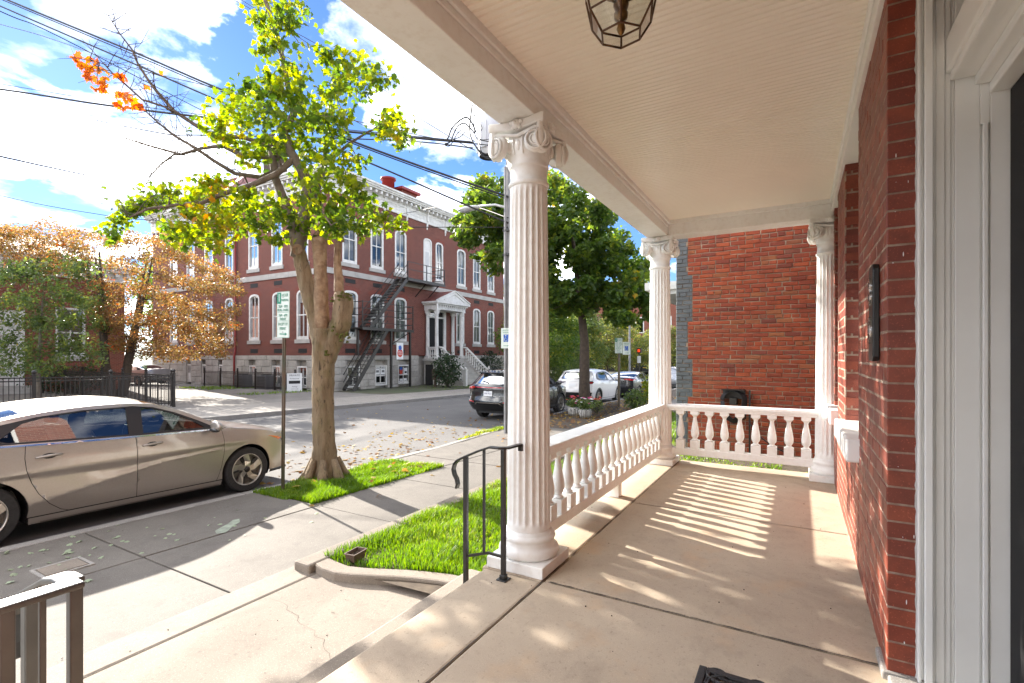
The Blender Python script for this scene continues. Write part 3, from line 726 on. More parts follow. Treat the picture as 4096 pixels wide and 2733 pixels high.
# door reveal: casing, panelled jamb, transom bar, door
dr = empty('doorway'); dr.parent = house; JX = 2.44
def strip_y(m, y0, y1, proud, z0, z1): return m.box(JX-proud, JX+.03, y1, y0, z0, z1)
m = MB(); strip_y(m, -.392, -.404, .022, .02, 2.83); strip_y(m, -.404, -.412, .010, .02, 2.83); strip_y(m, -.412, -.438, .030, .02, 2.83); strip_y(m, -.438, -.446, .018, .02, 2.83); strip_y(m, -.446, -.476, .006, .02, 2.83)
obj('casing', m, 'trim_paint', dr, bevel=.004)
m = MB(); strip_y(m, -.476, -.494, -.002, .02, 2.83); strip_y(m, -.494, -.506, -.012, .02, 2.83); strip_y(m, -.506, -.577, -.004, .02, 2.83); strip_y(m, -.577, -.583, -.012, .02, 2.12); strip_y(m, -.583, -.598, .004, .02, 2.12); strip_y(m, -.598, -.605, -.012, .02, 2.12); strip_y(m, -.605, -.66, -.004, .02, 2.83)
m.box(JX+.004, JX+.03, -.605, -.577, 2.12, 2.83)
obj('jamb_panel', m, 'trim_paint', dr, bevel=.003)
obj('transom_bar', MB().box(.8, JX-.0005, -.66, -.478, 2.33, 2.46).box(.8, JX-.0007, -.66, -.49, 2.30, 2.33).box(.8, JX-.0009, -.66, -.56, 2.265, 2.2995).box(.8, JX-.001, -.66, -.60, 2.225, 2.2645), 'trim_paint', dr, bevel=.005)
obj('transom_glass', MB().box(.8, JX-.001, -.65, -.64, 2.462, 2.83), 'window_glass', dr)
obj('transom_room', MB().box(.8, JX, -.71, -.70, 2.2, 2.83), 'room_dark', dr)
m = MB().box(.80, 2.436, -.70, -.655, .03, 2.224)
door = obj('door', m, 'door_black', dr, bevel=.004)
for z0, z1 in ((.25, .95), (1.05, 2.05)):
    for x0, x1 in ((.95, 1.55), (1.7, 2.31)): obj('panel', MB().box(x0, x1, -.6549, -.645, z0, z1).box(x0+.05, x1-.05, -.645, -.636, z0+.05, z1-.05), 'door_black', door, bevel=.006)
obj('jamb_panel', MB().box(.75, .80, -.70, -.32, .0, 2.83), 'trim_paint', dr, bevel=.004)
obj('threshold', MB().box(.76, 2.6, -.72, -.30, -.01, .022).box(2.42, 2.62, -.42, -.282, -.012, .03), 'kerb_granite', dr, bevel=.008)
# house number plaque
pq = empty('house_number_plaque', (2.70, WY, 1.455), 0, 'narrow black house number plaque with metal numerals on the brick pier', 'plaque')
obj('plate', MB().prism([(-.07, -.19), (-.055, -.21), (.055, -.21), (.07, -.19), (.07, .19), (.055, .21), (-.055, .21), (-.07, .19)], 0.001, .026, 'y'), 'plaque_black', pq, bevel=.004, fix=True)
for z_ in (.09, -.08):
    text('8' if z_ > 0 else '0', .17, 'nickel', pq, (0, .028, z_), (R(90), 0, R(180)), .006, name='numeral')
# porch lantern
ln_ = empty('porch_lantern', (1.51, .48, 2.858), 0, 'brass and glass hanging lantern under the porch ceiling', 'lantern')
def ring(n, r, z, a0=0): return [(r*math.cos(a0+2*PI*k/n), r*math.sin(a0+2*PI*k/n), z) for k in range(n)]
lv = [(6, .118, -.22), (6, .116, -.33), (6, .088, -.455), (6, .066, -.505), (6, .012, -.59)]
rs_ = [(.060, -.12), (.108, -.22), (.124, -.34), (.122, -.43), (.100, -.53), (.062, -.592)]
rings = [ring(6, r*1.06, z, .30) for r, z in rs_]
m = MB()
for k in range(6): m.tube([rg[k] for rg in rings], .0034, 6)
for rg in rings[1:]:
    if rg is rings[2] or rg is rings[3]: continue
    m.tube(rg+[rg[0], rg[1]], .0034, 6)
m.tube(rings[0]+[rings[0][0]], .006, 6)
obj('frame', m, 'bronze_dark', ln_, smooth=True)
for i in range(len(rings)-1):
    for k in range(6):
        a, b = rings[i], rings[i+1]; q = [a[k], a[(k+1) % 6], b[(k+1) % 6], b[k]]
        gg = MB().add(q, [(0, 1, 2, 3)]); obj('glass_pane', gg, 'lantern_glass', ln_)
obj('canopy', MB().lathe([(.055, 0), (.055, -.012), (.03, -.022), (.008, -.03), (.008, -.085), (.035, -.09), (.062, -.10), (.06, -.106)], n=24), 'bronze_dark', ln_, smooth=True)
m = MB().lathe([(.006, -.10), (.006, -.42), (.012, -.425), (.009, -.44), (.02, -.455), (.024, -.50), (.016, -.52), (.022, -.525), (.02, -.54), (.007, -.548), (.010, -.556), (.014, -.572), (.008, -.586), (.002, -.592)], n=14)
for k in range(3):
    a = k*2*PI/3+.4; ca, sa = math.cos(a), math.sin(a)
    m.tube([(.02*ca, .02*sa, -.49), (.045*ca, .045*sa, -.492), (.058*ca, .058*sa, -.478), (.06*ca, .06*sa, -.45)], .006, 8)
    m.lathe([(.008, -.45), (.018, -.445), (.018, -.437), (.012, -.43), (.011, -.36), (.011, -.30)], (.06*ca, .06*sa, 0), 12)
obj('candle_cluster', m, 'brass_aged', ln_, smooth=True)
# doormat: open rubber scroll mat
mt_ = empty('doormat', (1.67, .04, .004), 0, 'black rubber scrollwork doormat at the front door', 'doormat')
m = MB().box(-.46, .46, .28, .31, 0, .012).box(-.46, .46, -.31, -.28, 0, .012).box(-.46, -.43, -.28, .28, 0, .012).box(.43, .46, -.28, .28, 0, .012).box(-.425, .425, .262, .272, 0, .008).box(.412, .422, -.26, .26, 0, .008)
obj('border', m, 'rubber_mat', mt_, bevel=.004)
m = MB()
def scroll(cx_, cy_, r0, a0, turns, sgn, th=.007):
    pp = []; N = 22
    for i in range(N):
        t = i/(N-1); a = a0+sgn*turns*2*PI*t; r_ = r0*(1-.8*t); pp.append((cx_+r_*math.cos(a), cy_+r_*math.sin(a), .006))
    m.tube(pp, [th*(1-.3*i/(N-1)) for i in range(N)], 6)
for i in range(5):
    for j in range(4):
        cx_ = -.36+i*.18; cy_ = -.2+j*.135; s = 1 if (i+j) % 2 else -1
        scroll(cx_, cy_, .07, 0, 1.4, s); scroll(cx_+.075, cy_+.03, .05, PI, 1.2, -s)
        m.tube([(cx_-.09, cy_-.06, .006), (cx_, cy_+.07*s, .006), (cx_+.09, cy_+.06, .006)], .006, 6)
m.tube([(.40, .25, .006), (.36, .21, .006), (.31, .17, .006)], [.004, .016, .005], 6)
obj('scrollwork', m, 'rubber_mat', mt_, smooth=True)
# hand rails beside the steps
def handrail(name, sx, X, label, m_):
    h = empty(name, (X, 1.45, 0), 0, label, 'handrail', 'handrails beside the porch steps')
    top = [(sx*.12, -.05, .752), (sx*.03, -.01, .742), (0, .03, .742), (0, .09, .742), (0, .17, .712), (0, .26, .672), (0, .315, .645), (0, .34, .62), (0, .35, .585), (0, .342, .555), (0, .325, .53), (0, .318, .50), (0, .325, .475)]
    bl = MB().bar(top[:8], .036, .012).bar(top[6:], .036, .012, (0, 1, .4))
    obj('rail', bl, m_, h, bevel=.003)
    obj('post', MB().box(-.0125, .0125, -.0125, .0125, 0.004, .738), m_, h, bevel=.002)
    obj('post', MB().box(-.0125, .0125, .2475, .2725, -.165, .668), m_, h, bevel=.002)
    obj('picket', MB().box(-.0065, .0065, .125, .138, .128, .722), m_, h)
    obj('lower_rail', MB().bar([(0, .0127, .128), (0, .10, .132), (0, .2473, .085)], .012, .014), m_, h)
    obj('foot', MB().box(-.032, .032, -.032, .032, 0.0005, .007).box(-.018, .018, -.018, .018, .007, .03), m_, h, bevel=.003)
    if sx > 0: obj('bracket', MB().box(sx*.105, sx*.125, -.06, -.035, .715, .747), m_, h)
    return h
handrail('handrail', 1, 2.415, 'slim black iron handrail fixed to the nearest white column', 'rail_iron')
h = empty('handrail', (.49, 1.45, 0), 0, 'worn grey iron handrail at the bottom left, nearest the camera', 'handrail', 'handrails beside the porch steps')
obj('rail', MB().bar([(-.34, .0, .742), (.012, .0, .742)], .05, .016).bar([(0, .012, .742), (0, .06, .742), (0, .12, .728), (0, .26, .665), (0, .31, .64)], .05, .016), 'worn_rail', h, bevel=.005)
obj('rail_curl', MB().bar([(0, .30, .645), (0, .335, .62), (0, .345, .585), (0, .335, .55), (0, .32, .52), (0, .315, .48)], .05, .012, (0, 1, .4)), 'worn_rail', h, bevel=.003)
for dx, w in ((0, .0125), (-.115, .0125)): obj('post', MB().box(dx-w, dx+w, -w, w, .004, .735), 'worn_rail', h, bevel=.003)
obj('picket', MB().box(-.063, -.051, -.006, .006, .12, .735), 'worn_rail', h, bevel=.002)
obj('post', MB().box(-.016, .016, .25, .282, -.165, .66), 'worn_rail', h, bevel=.003)
obj('lower_rail', MB().box(-.1024, -.0126, -.006, .006, .11, .122), 'worn_rail', h)
# brown plant tray on the lawn
tr = empty('plant_tray', (2.69, 2.93, -.285), R(8), 'small brown plastic plant tray lying on the lawn', 'tray'); tr.scale = (.8, .8, .7)
m = MB()
b0 = [(-.075, -.045, .0), (.075, -.045, 0), (.075, .045, 0), (-.075, .045, 0)]; t0 = [(-.09, -.056, .085), (.09, -.056, .085), (.09, .056, .085), (-.09, .056, .085)]
m.hexa(b0, t0); m.f.remove(m.f[1]); o = obj('tray_wall', m, 'terracotta_plastic', tr); md = o.modifiers.new('solid', 'SOLIDIFY'); md.thickness = .005
obj('rim', MB().box(-.096, .096, -.062, -.052, .08, .09).box(-.096, .096, .052, .062, .08, .09).box(-.096, -.086, -.0515, .0515, .08, .09).box(.086, .096, -.0515, .0515, .08, .09), 'terracotta_plastic', tr)
m = MB()
for i in range(14): m.ell((random.uniform(-.06, .06), random.uniform(-.035, .035), random.uniform(.035, .06)), .016, .014, .011, 6, 4)
obj('potting_soil', m.box(-.078, .078, -.046, .046, .012, .045), 'soil', tr, kind='stuff')
# ---------------------------------------------------------------- vegetation
_h = [(.05, 0), (.30, -.06), (.27, .10), (.52, .20), (.40, .30), (.50, .52), (.27, .44), (.20, .55), (.22, .70), (.10, .68), (0, .98)]
MAPLE = [(0, .3)]+_h+[(-x, y) for x, y in _h[-2::-1]]
MAPLE_F = [(0, i, i+1) for i in range(1, len(MAPLE)-1)]+[(0, len(MAPLE)-1, 1)]
OVAL = [(0, 0), (.26, .38), (0, 1), (-.26, .38)]; OVAL_F = [(0, 1, 2), (0, 2, 3)]
OVAL6 = [(0, 0), (.22, .22), (.27, .5), (0, 1), (-.27, .5), (-.22, .22)]; OVAL6_F = [(0, 1, 2), (0, 2, 3), (0, 3, 4), (0, 4, 5)]
def leaf_arrays(P, size, shape, faces, up=.9, droop=.35, fold=.28, sv=.35, out=None, rng=RNG):
    """one small leaf per point: P (N,3) -> verts, faces"""
    N = len(P); S = np.array(shape, float); k = len(S)
    nrm = rng.normal(size=(N, 3)); nrm[:, 2] = np.abs(nrm[:, 2])*.6+up; nrm /= np.linalg.norm(nrm, axis=1)[:, None]
    tip = rng.normal(size=(N, 3)); tip[:, 2] -= droop*1.6
    if out is not None: tip += out*1.2
    tip -= nrm*np.sum(tip*nrm, axis=1)[:, None]; tip /= np.linalg.norm(tip, axis=1)[:, None]+1e-9
    lat = np.cross(tip, nrm); sz = size*(1+sv*rng.uniform(-1, 1, N))
    X = S[:, 0]; Y = S[:, 1]; Z = -fold*np.abs(X)-.22*Y*Y
    cx_ = rng.uniform(.6, 1.4, N)
    V = P[:, None, :]+sz[:, None, None]*(lat[:, None, :]*X[None, :, None]+tip[:, None, :]*Y[None, :, None]+nrm[:, None, :]*(Z[None, :]*cx_[:, None])[:, :, None])
    F = np.array(faces)[None]+(np.arange(N)*k)[:, None, None]
    return V.reshape(-1, 3), F.reshape(-1, 3)
def blob_pts(c, r, n, rng=RNG, shell=.55):
    d = rng.normal(size=(n, 3)); d /= np.linalg.norm(d, axis=1)[:, None]
    rad = (shell+(1-shell)*rng.uniform(0, 1, n))**1.0 * rng.uniform(.45, 1, n)**.4
    return np.array(c)+d*rad[:, None]*np.array(r), d
def nearest(nodes, p):
    return min(nodes, key=lambda q: (q[0]-p).length_squared*(1.0 if q[0].z < p.z+.25 else 2.2))
def twig_to(m, nodes, p, r=.012, bend=.12):
    q, qr = nearest(nodes, p); mid = (q+p)/2+Vector((random.uniform(-1, 1), random.uniform(-1, 1), random.uniform(-.3, .9)))*bend*(p-q).length
    r0 = min(qr*.7, r)
    m.tube([q, (q+mid)/2+Vector((0, 0, .02)), mid, (mid+p)/2, p], [r0, r0*.85, r0*.7, r0*.5, r0*.3], 5, caps=False)
def wob(pts, amt):
    return [p+Vector((random.uniform(-1, 1), random.uniform(-1, 1), random.uniform(-1, 1)))*amt for p in pts]
from mathutils import noise as mnoise
def rough_tube(m, pts, rs, n=14, amp=.12, sub=4, ridge=0):
    """tapered limb with a lumpy skin"""
    P = []; RR = []
    for i in range(len(pts)-1):
        for k in range(sub): t = k/sub; P.append(pts[i].lerp(pts[i+1], t)); RR.append(lerp(rs[i], rs[i+1], t))
    P.append(pts[-1]); RR.append(rs[-1]); s0 = len(m.v); m.tube(P, RR, n); ph = [random.uniform(0, 6.28) for _ in range(4)]
    for i in range(len(P)):
        for k in range(n):
            j = s0+i*n+k; a = 2*PI*k/n; f = 1+amp*(.5*math.sin(3*a+ph[0]+i*.84/sub)+.35*math.sin(5*a+ph[1]-i*1.3/sub)+.3*math.sin(2*a+i*2./sub+ph[2])+random.uniform(-.25, .25)*(not ridge))
            c = P[i]; v = Vector(m.v[j]); q = c+(v-c)*f
            if ridge: q += (v-c).normalized()*ridge*(mnoise.noise(Vector((q.x*22, q.y*22, q.z*4)))*.6+mnoise.noise(Vector((q.x*50, q.y*50, q.z*13)))*.4)
            m.v[j] = tuple(q)
# ---- near street maple, heavily lopped
D0 = 7.5; A = lambda x, y, d=0: at(x, y, D0+d)
nm = empty('maple_tree', (5.09, 6.2, zs(5)), 0, 'lopped maple with pale knotty trunk and lime leaves on the near grass strip', 'tree'); org = nm.matrix_basis.inverted()
org = Matrix.Translation(-nm.location)
tk = MB()
b_ = Vector((5.09, 6.2, zs(5)-.05))
rough_tube(tk, [b_+Vector((0, 0, -.1)), b_+Vector((0, 0, .06)), b_+Vector((0, 0, .25)), A(742, 1000), A(740, 900), A(742, 800), A(742, 755)], [.29, .225, .185, .158, .15, .155, .17], 40, .07, 10, .035)
for k in range(7):
    a = k*.9+.3; tk.tube([b_+Vector((.42*math.cos(a), .42*math.sin(a), -.06)), b_+Vector((.26*math.cos(a), .26*math.sin(a), .1)), b_+Vector((.17*math.cos(a), .17*math.sin(a), .34))], [.05, .075, .05], 8)
rough_tube(tk, [A(741, 800), A(726, 735), A(710, 680), A(698, 630), A(688, 590), A(681, 560), A(680, 548)], [.14, .125, .115, .106, .10, .098, .08], 32, .07, 8, .025)
rough_tube(tk, [A(748, 830), A(766, 775), A(783, 740), A(787, 700), A(787, 680), A(789, 672)], [.13, .145, .15, .145, .135, .10], 32, .10, 8, .03)
tk.xf(org); obj('trunk', tk, 'bark_maple', nm, smooth=True)
dw = MB()
rough_tube(dw, [A(741, 800, .06), A(738, 742, -.03), A(737, 700, -.08), A(736, 650, -.1), A(734, 600, -.1), A(734, 562, -.1), A(732, 546, -.1)], [.10, .12, .10, .095, .095, .105, .095], 28, .09, 8, .02)
rough_tube(dw, [A(781, 692), A(777, 665), A(778, 640), A(774, 600), A(776, 565), A(777, 540)], [.085, .07, .065, .05, .048, .03], 24, .13, 8, .02)
for px, py in ((722, 540), (745, 541), (728, 534), (783, 537)): dw.tube([A(px, py+18, -.1), A(px, py, -.1), A(px+2, py-8, -.1)], [.05, .03, .006], 6)
dw.xf(org); obj('dead_stem', dw, 'dead_wood', nm, smooth=True)
ms = MB()
for px, py, s in ((792, 676, .05), (800, 682, .04), (785, 683, .05), (765, 690, .035), (772, 760, .05), (790, 775, .06), (797, 768, .045), (752, 812, .05), (740, 690, .03)):
    p = A(px, py, -.125)
    for _ in range(7): q = p+Vector((random.uniform(-1, 1)*s*1.2, random.uniform(-.3, .5)*s, random.uniform(-1, 1)*s*1.3)); ms.ell(q, s*.45, s*.35, s*.3, 7, 4)
for i in range(len(ms.v)): ms.v[i] = tuple(Vector(ms.v[i])+Vector((random.uniform(-.01, .01), random.uniform(-.01, .01), random.uniform(-.01, .01))))
ms.xf(org); obj('moss_patch', ms, 'moss', nm, kind='stuff')
kn = MB().lathe([(.075, -.02), (.085, .0), (.07, .012), (.055, .0), (.03, -.008), (.002, -.004)], n=16)
kn.xf(Matrix.Translation(org @ A(682, 573, -.1)) @ Matrix.Rotation(R(-60), 4, 'Z') @ Matrix.Rotation(R(90), 4, 'X')); obj('knot', kn, 'dead_wood', nm, smooth=True)
br = MB(); nodes = []
def limb(pts, r0, r1, m=br, n=8, rec=True):
    q = wob(pts, .015); rs = [lerp(r0, r1, i/(len(q)-1)) for i in range(len(q))]; rough_tube(m, q, rs, n, .06, 3)
    if rec:
        for i in range(len(q)-1):
            for t in (0, .33, .66): nodes.append((q[i].lerp(q[i+1], t), lerp(rs[i], rs[i+1], t)))
        nodes.append((q[-1], rs[-1]))
z1 = lambda pts, d0=0, d1=0: [A(x*.3418, y*.3418, lerp(d0, d1, i/(len(pts)-1))) for i, (x, y) in enumerate(pts)]
limb([A(684, 590), A(690, 545), A(700, 490), A(707, 420), A(690, 385), A(670, 352), A(653, 301), A(675, 260), A(666, 219), A(649, 137), A(632, 68), A(605, -10), A(590, -70)], .10, .018)
limb([A(683, 565), A(672, 520), A(656, 468), A(632, 410), A(625, 342)], .085, .05)
limb([A(700, 480), A(730, 440, .3), A(745, 380, .4), A(752, 300, .5), A(760, 220, .6), A(770, 140, .7)], .055, .012)
limb([A(745, 380, .4), A(800, 330, .5), A(850, 300, .6), A(900, 285, .7)], .03, .01)
limb([A(735, 545, .1), A(770, 500, .2), A(820, 480, .3), A(880, 490, .35)], .035, .008)
limb([A(707, 440), A(730, 470, -.5), A(760, 520, -.7)], .03, .01)
limb(z1([(1975, 1070), (1850, 1170), (1700, 1250), (1500, 1300), (1350, 1360), (1200, 1380), (1000, 1400), (870, 1460)], 0, -.9), .05, .012)
limb(z1([(1960, 1030), (1800, 1060), (1640, 1050), (1490, 980), (1350, 1000), (1210, 1035), (1000, 975), (780, 918)], 0, .6), .045, .010)
limb(z1([(1900, 1130), (1750, 1190), (1580, 1160), (1430, 1080), (1310, 990), (1170, 910), (1060, 830), (980, 750)], .2, -.5), .04, .008)
limb(z1([(1850, 1000), (1640, 930), (1400, 900), (1170, 750), (1050, 620), (990, 540), (930, 440), (890, 340), (820, 230), (730, 110)], 0, -.6), .035, .005)
limb(z1([(1170, 750), (1100, 710), (960, 670), (830, 560), (760, 490), (690, 430), (600, 400)], -.3, -.7), .018, .005)
limb(z1([(1210, 1035), (1170, 1045), (1080, 1110), (1010, 1180), (990, 1240)], .3, .1), .016, .006)
bare = len(nodes)
# fine bare twigs on the left-hand limbs
tw = MB(); src = [n for n in nodes if n[0].x < A(470, 400).x+1 and n[1] < .03]
for (p, r) in nodes:
    px = 1175+FPX*(p.dot(RT)/p.dot(FW)); 
    if px < 560 and r < .04:
        for _ in range(2):
            d = Vector((random.gauss(0, 1), random.gauss(0, 1), random.gauss(.3, .8))).normalized(); L = random.uniform(.12, .45); q = p+d*L*.5; e = q+(d+Vector((random.gauss(0, .5), random.gauss(0, .5), random.gauss(.2, .5))))*L*.4
            tw.tube([p, q, e], [.006, .004, .002], 4, caps=False)
            for _ in range(2):
                d2 = (d+Vector((random.gauss(0, .8), random.gauss(0, .8), random.gauss(.2, .8)))).normalized(); tw.tube([q, q+d2*L*.35], [.003, .0015], 4, caps=False)
CL = [(615,8,26),(680,15,22),(660,35,20),(597,50,16),(615,76,17),(656,64,18),(627,92,16),(602,116,12),(660,146,22),(622,174,16),(673,176,20),(640,200,18),
 (766,130,26),(800,145,28),(840,165,30),(872,178,26),(779,180,26),(830,205,22),(769,208,24),(752,240,22),(745,130,18),
 (890,272,20),(915,290,22),(930,318,18),(880,298,16),(905,268,16),
 (547,219,26),(533,246,28),(581,205,24),(615,222,30),(649,212,30),(684,226,28),(700,255,26),(547,276,28),(485,287,24),(513,310,26),(590,255,30),(630,262,32),(600,300,34),(650,300,30),(690,290,30),(720,270,24),(752,282,28),(770,310,28),(790,270,18),(547,335,22),(598,345,30),(570,360,22),(640,345,30),(680,340,28),
 (718,342,30),(769,342,30),(735,393,34),(785,385,28),(701,410,28),(752,440,34),(701,450,30),(786,470,30),(760,490,34),(720,490,30),(800,420,24),(825,370,16),(830,440,22),(800,505,24),(770,520,20),(830,520,18),(840,480,22),(880,495,20),(915,512,18),(860,515,16),(750,520,18),(690,520,22),(665,545,13),(635,548,12),
 (345,450,24),(365,465,20),(325,470,18),(390,440,16),(290,490,22),(272,510,18),(256,540,16),(300,478,16),
 (430,455,26),(460,448,28),(500,440,26),(430,490,28),(470,495,30),(510,480,28),(545,470,28),(580,465,26),(610,470,24),(560,505,26),(520,520,26),(450,530,26),(480,550,24),(425,540,18),(400,525,16),(390,545,14),(500,560,18),(590,520,22),(610,500,20),(490,415,18),(470,420,16),(560,440,16),(640,495,20),(655,480,22)]
lp = []
for (x, y, s) in sorted(CL, key=lambda q: min((A(q[0], q[1])-n_[0]).length for n_ in nodes)):
    d = random.uniform(-.75, .75); c = A(x, y, d); r_ = s/FPX*D0*1.08
    twig_to(br, nodes, c, .013); nodes.append((c, .009))
    n = int(13+s*1.75); p = np.array(c)+RNG.normal(size=(n, 3))*np.array((r_*.62, r_*.62, r_*.5)); hang = RNG.uniform(0, 1, n) < .12; p[hang] += RNG.normal(size=(int(hang.sum()), 3))*r_*.8; lp.append(p)
lp = np.concatenate(lp); V, F = leaf_arrays(lp, .098, MAPLE, MAPLE_F, .45, .55, .4)
V -= np.array(nm.location); o = obj('crown', np_mesh('crown', V, F), 'maple_leaves', nm, kind='stuff')
ol = []
for (x, y, n) in ((540, 405, 14), (565, 400, 6), (600, 425, 12), (640, 470, 16), (655, 500, 14), (640, 540, 12), (670, 555, 14), (690, 435, 3), (840, 515, 7), (830, 660, 9), (860, 660, 9), (895, 662, 8), (820, 700, 7), (940, 580, 1), (1030, 460, 1), (840, 640, 4)):
    p, _ = blob_pts(A(x*.3418, y*.3418, -.5), (.16, .16, .13), max(1, int(n*.6))); ol.append(p)
V, F = leaf_arrays(np.concatenate(ol), .12, MAPLE, MAPLE_F, .3, .6); V -= np.array(nm.location)
obj('orange_leaves', np_mesh('orange_leaves', V, F), 'orange_leaves', nm, kind='stuff')
br.xf(org); tw.xf(org); obj('branches', br, 'bark_grey', nm, smooth=True); obj('twigs', tw, 'twig', nm, kind='stuff')

def tree(name, base, label, clumps, lm, bark, leaf=.15, per=60, trunk_r=.2, fork=.4, group=None, shape=OVAL, sf=OVAL_F, up=.7, droop=.4, multi=1, lean=0, shell=.35, density=1.0):
    """trunk(s), limbs to every clump, leaves in the clumps. clumps: (centre, (rx,ry,rz))"""
    t = empty(name, base, 0, label, 'tree', group); og = Matrix.Translation(-Vector(base)); m = MB(); nd = []; base = Vector(base)
    cc = sum((Vector(c) for c, r in clumps), Vector())/len(clumps)
    for k in range(multi):
        a = k*2*PI/multi+.5; s = .0 if multi == 1 else 1
        off = Vector((math.cos(a), math.sin(a), 0))
        top = Vector((base.x, base.y, lerp(base.z, cc.z, fork)))+off*s*.6+Vector((lean, 0, 0))
        tip = cc.lerp(Vector((base.x, base.y, cc.z)), .4)+Vector((0, 0, .25*(cc.z-base.z)))+off*s*1.4
        pts = [base+off*s*.25+Vector((0, 0, -.1)), base.lerp(top, .4)+off*s*.2, top, top.lerp(tip, .5), tip]
        rs = [trunk_r*1.25, trunk_r, trunk_r*.85, trunk_r*.55, trunk_r*.2]; rough_tube(m, pts, rs, 12, .08, 4)
        for i in range(2, 4):
            for q in (0, .25, .5, .75): nd.append((pts[i].lerp(pts[i+1], q), lerp(rs[i], rs[i+1], q)))
    nd.append((top, trunk_r))
    for c, r in sorted(clumps, key=lambda q: (Vector(q[0])-top).length):
        c = Vector(c); q, qr = nearest(nd, c); r0 = min(qr*.75, trunk_r*.35); mid = q.lerp(c, .5)+Vector((random.uniform(-.2, .2), random.uniform(-.2, .2), random.uniform(-.1, .25)))*(c-q).length*.6
        m.tube([q, q.lerp(mid, .5), mid, mid.lerp(c, .5), c], [r0, r0*.85, r0*.65, r0*.5, r0*.25], 6, caps=False)
        nd += [(mid, r0*.65), (c, r0*.3)]
    m.xf(og); obj('trunk', m, bark, t, smooth=True)
    P = []
    for c, r in clumps:
        n = int(per*density*(r[0]*r[1]*r[2])**(2/3.)*4); p, _ = blob_pts(c, r, max(6, n), shell=shell); P.append(p)
    P = np.concatenate(P); V, F = leaf_arrays(P, leaf, shape, sf, up, droop); V -= np.array(base)
    obj('crown', np_mesh('crown', V, F), lm, t, kind='stuff'); return t
def clumps_px(lst, d, dj, flat=.75):
    out = []
    for (x, y, s) in lst: dd = d+random.uniform(-dj, dj); r_ = s/FPX*dd; out.append((tuple(at(x, y, dd)), (r_, r_, r_*flat)))
    return out
# ---- second maple down the street
L = []
for _ in range(270):
    for _ in range(50):
        x, y = random.uniform(1045, 1495), random.uniform(385, 755)
        top = interp(x, [(1040, 520), (1070, 440), (1110, 395), (1150, 388), (1170, 440), (1200, 400), (1270, 385), (1330, 420), (1400, 470), (1450, 540), (1500, 600)])
        bot = interp(x, [(1040, 530), (1060, 560), (1110, 615), (1150, 640), (1180, 640), (1230, 730), (1330, 725), (1420, 750), (1490, 740), (1500, 700)])
        if top+18 < y < bot-12: L.append((x, y, random.uniform(22, 38))); break
_h2 = [(.06, 0), (.34, .0), (.5, .22), (.42, .5), (.2, .55), (0, 1)]
MAP2 = [(0, .3)]+_h2+[(-x, y) for x, y in _h2[-2::-1]]; MAP2_F = [(0, i, i+1) for i in range(1, len(MAP2)-1)]+[(0, len(MAP2)-1, 1)]
tree('maple_tree', (18.15, 7.22, zs(18)), 'green street maple with dense crown beside the white parked car', clumps_px(L, 20, 2.2), 'maple_green', 'bark_dark', .17, 130, .20, .42, shape=MAP2, sf=MAP2_F, up=.6, droop=.5)
# ---- orange dogwood in front of the annex
DW = [(30,520,24),(70,530,26),(110,515,22),(150,535,26),(190,545,26),(230,550,28),(265,560,26),(300,540,24),(330,560,26),(365,555,28),(395,585,30),(430,590,32),(465,610,32),(500,625,30),(530,640,26),(540,665,20),(510,660,28),(470,655,34),(430,640,34),(390,630,34),(350,600,28),(320,620,28),(290,600,24),(255,600,22),(210,590,22),(180,600,20),(60,560,24),(30,590,22),(100,570,20),
 (300,660,30),(340,670,34),(380,690,36),(420,700,36),(460,715,34),(500,735,32),(530,750,24),(490,770,30),(450,760,36),(410,750,36),(370,745,36),(330,735,36),(290,740,34),(250,750,30),(235,780,26),(270,790,30),(310,785,32),(350,795,30),(400,800,26),(440,810,24),(470,800,24),(500,810,18),(250,690,20),(225,720,18),(300,560,20),(350,545,20),(400,560,22)]
def dog(lst):
    out = []
    for _ in range(210):
        x = random.uniform(-10, 550); t_ = interp(x, [(0, 522), (100, 508), (200, 532), (300, 522), (370, 540), (450, 580), (530, 640), (555, 668)]); b_2 = interp(x, [(0, 610), (190, 640), (240, 800), (300, 822), (420, 832), (510, 815), (555, 690)]); y = random.uniform(t_+8, b_2-8); dd = 24+random.uniform(-3, 3); r_ = random.uniform(16, 30)/FPX*dd; out.append((tuple(at(x, y, dd)), (r_*1.2, r_*1.2, r_*.8)))
    for (x, y, s) in lst:
        for _ in range(2):
            dd = 24+random.uniform(-2.6, 2.6); r_ = s/FPX*dd*.85; out.append((tuple(at(x+random.uniform(-8, 8), y+random.uniform(-8, 8), dd)), (r_*1.45, r_*1.45, r_*.8)))
    return out
tree('dogwood_tree', tuple(at(268, 905, 24.)), 'spreading dogwood in orange autumn leaf in front of the low annex', dog(DW), 'dogwood_leaves', 'bark_dark', .11, 105, .17, .28, multi=4, shape=OVAL6, sf=OVAL6_F, up=.9, droop=.55)
# ---- green small tree at the left edge
GT = [(20,640,34),(60,625,34),(100,610,30),(130,590,26),(160,610,28),(190,625,28),(30,690,36),(80,680,36),(125,670,34),(170,680,32),(205,690,26),(40,740,36),(90,740,36),(140,730,36),(190,740,32),(220,730,22),(20,790,30),(70,790,32),(120,790,34),(170,790,34),(205,780,26),(230,800,22),(190,815,24),(140,825,20),(10,830,22),(-20,700,40),(-20,620,36)]
tree('small_tree', tuple(at(88, 912, 21.5)), 'small green-leaved tree with pale trunk at the left edge', clumps_px(GT+[(random.uniform(-30, 235), random.uniform(600, 850), random.uniform(14, 30)) for _ in range(110)], 21.5, 1.8, 1.0), 'shrub_leaves', 'bark_grey', .13, 95, .10, .35, shape=OVAL6, sf=OVAL6_F)
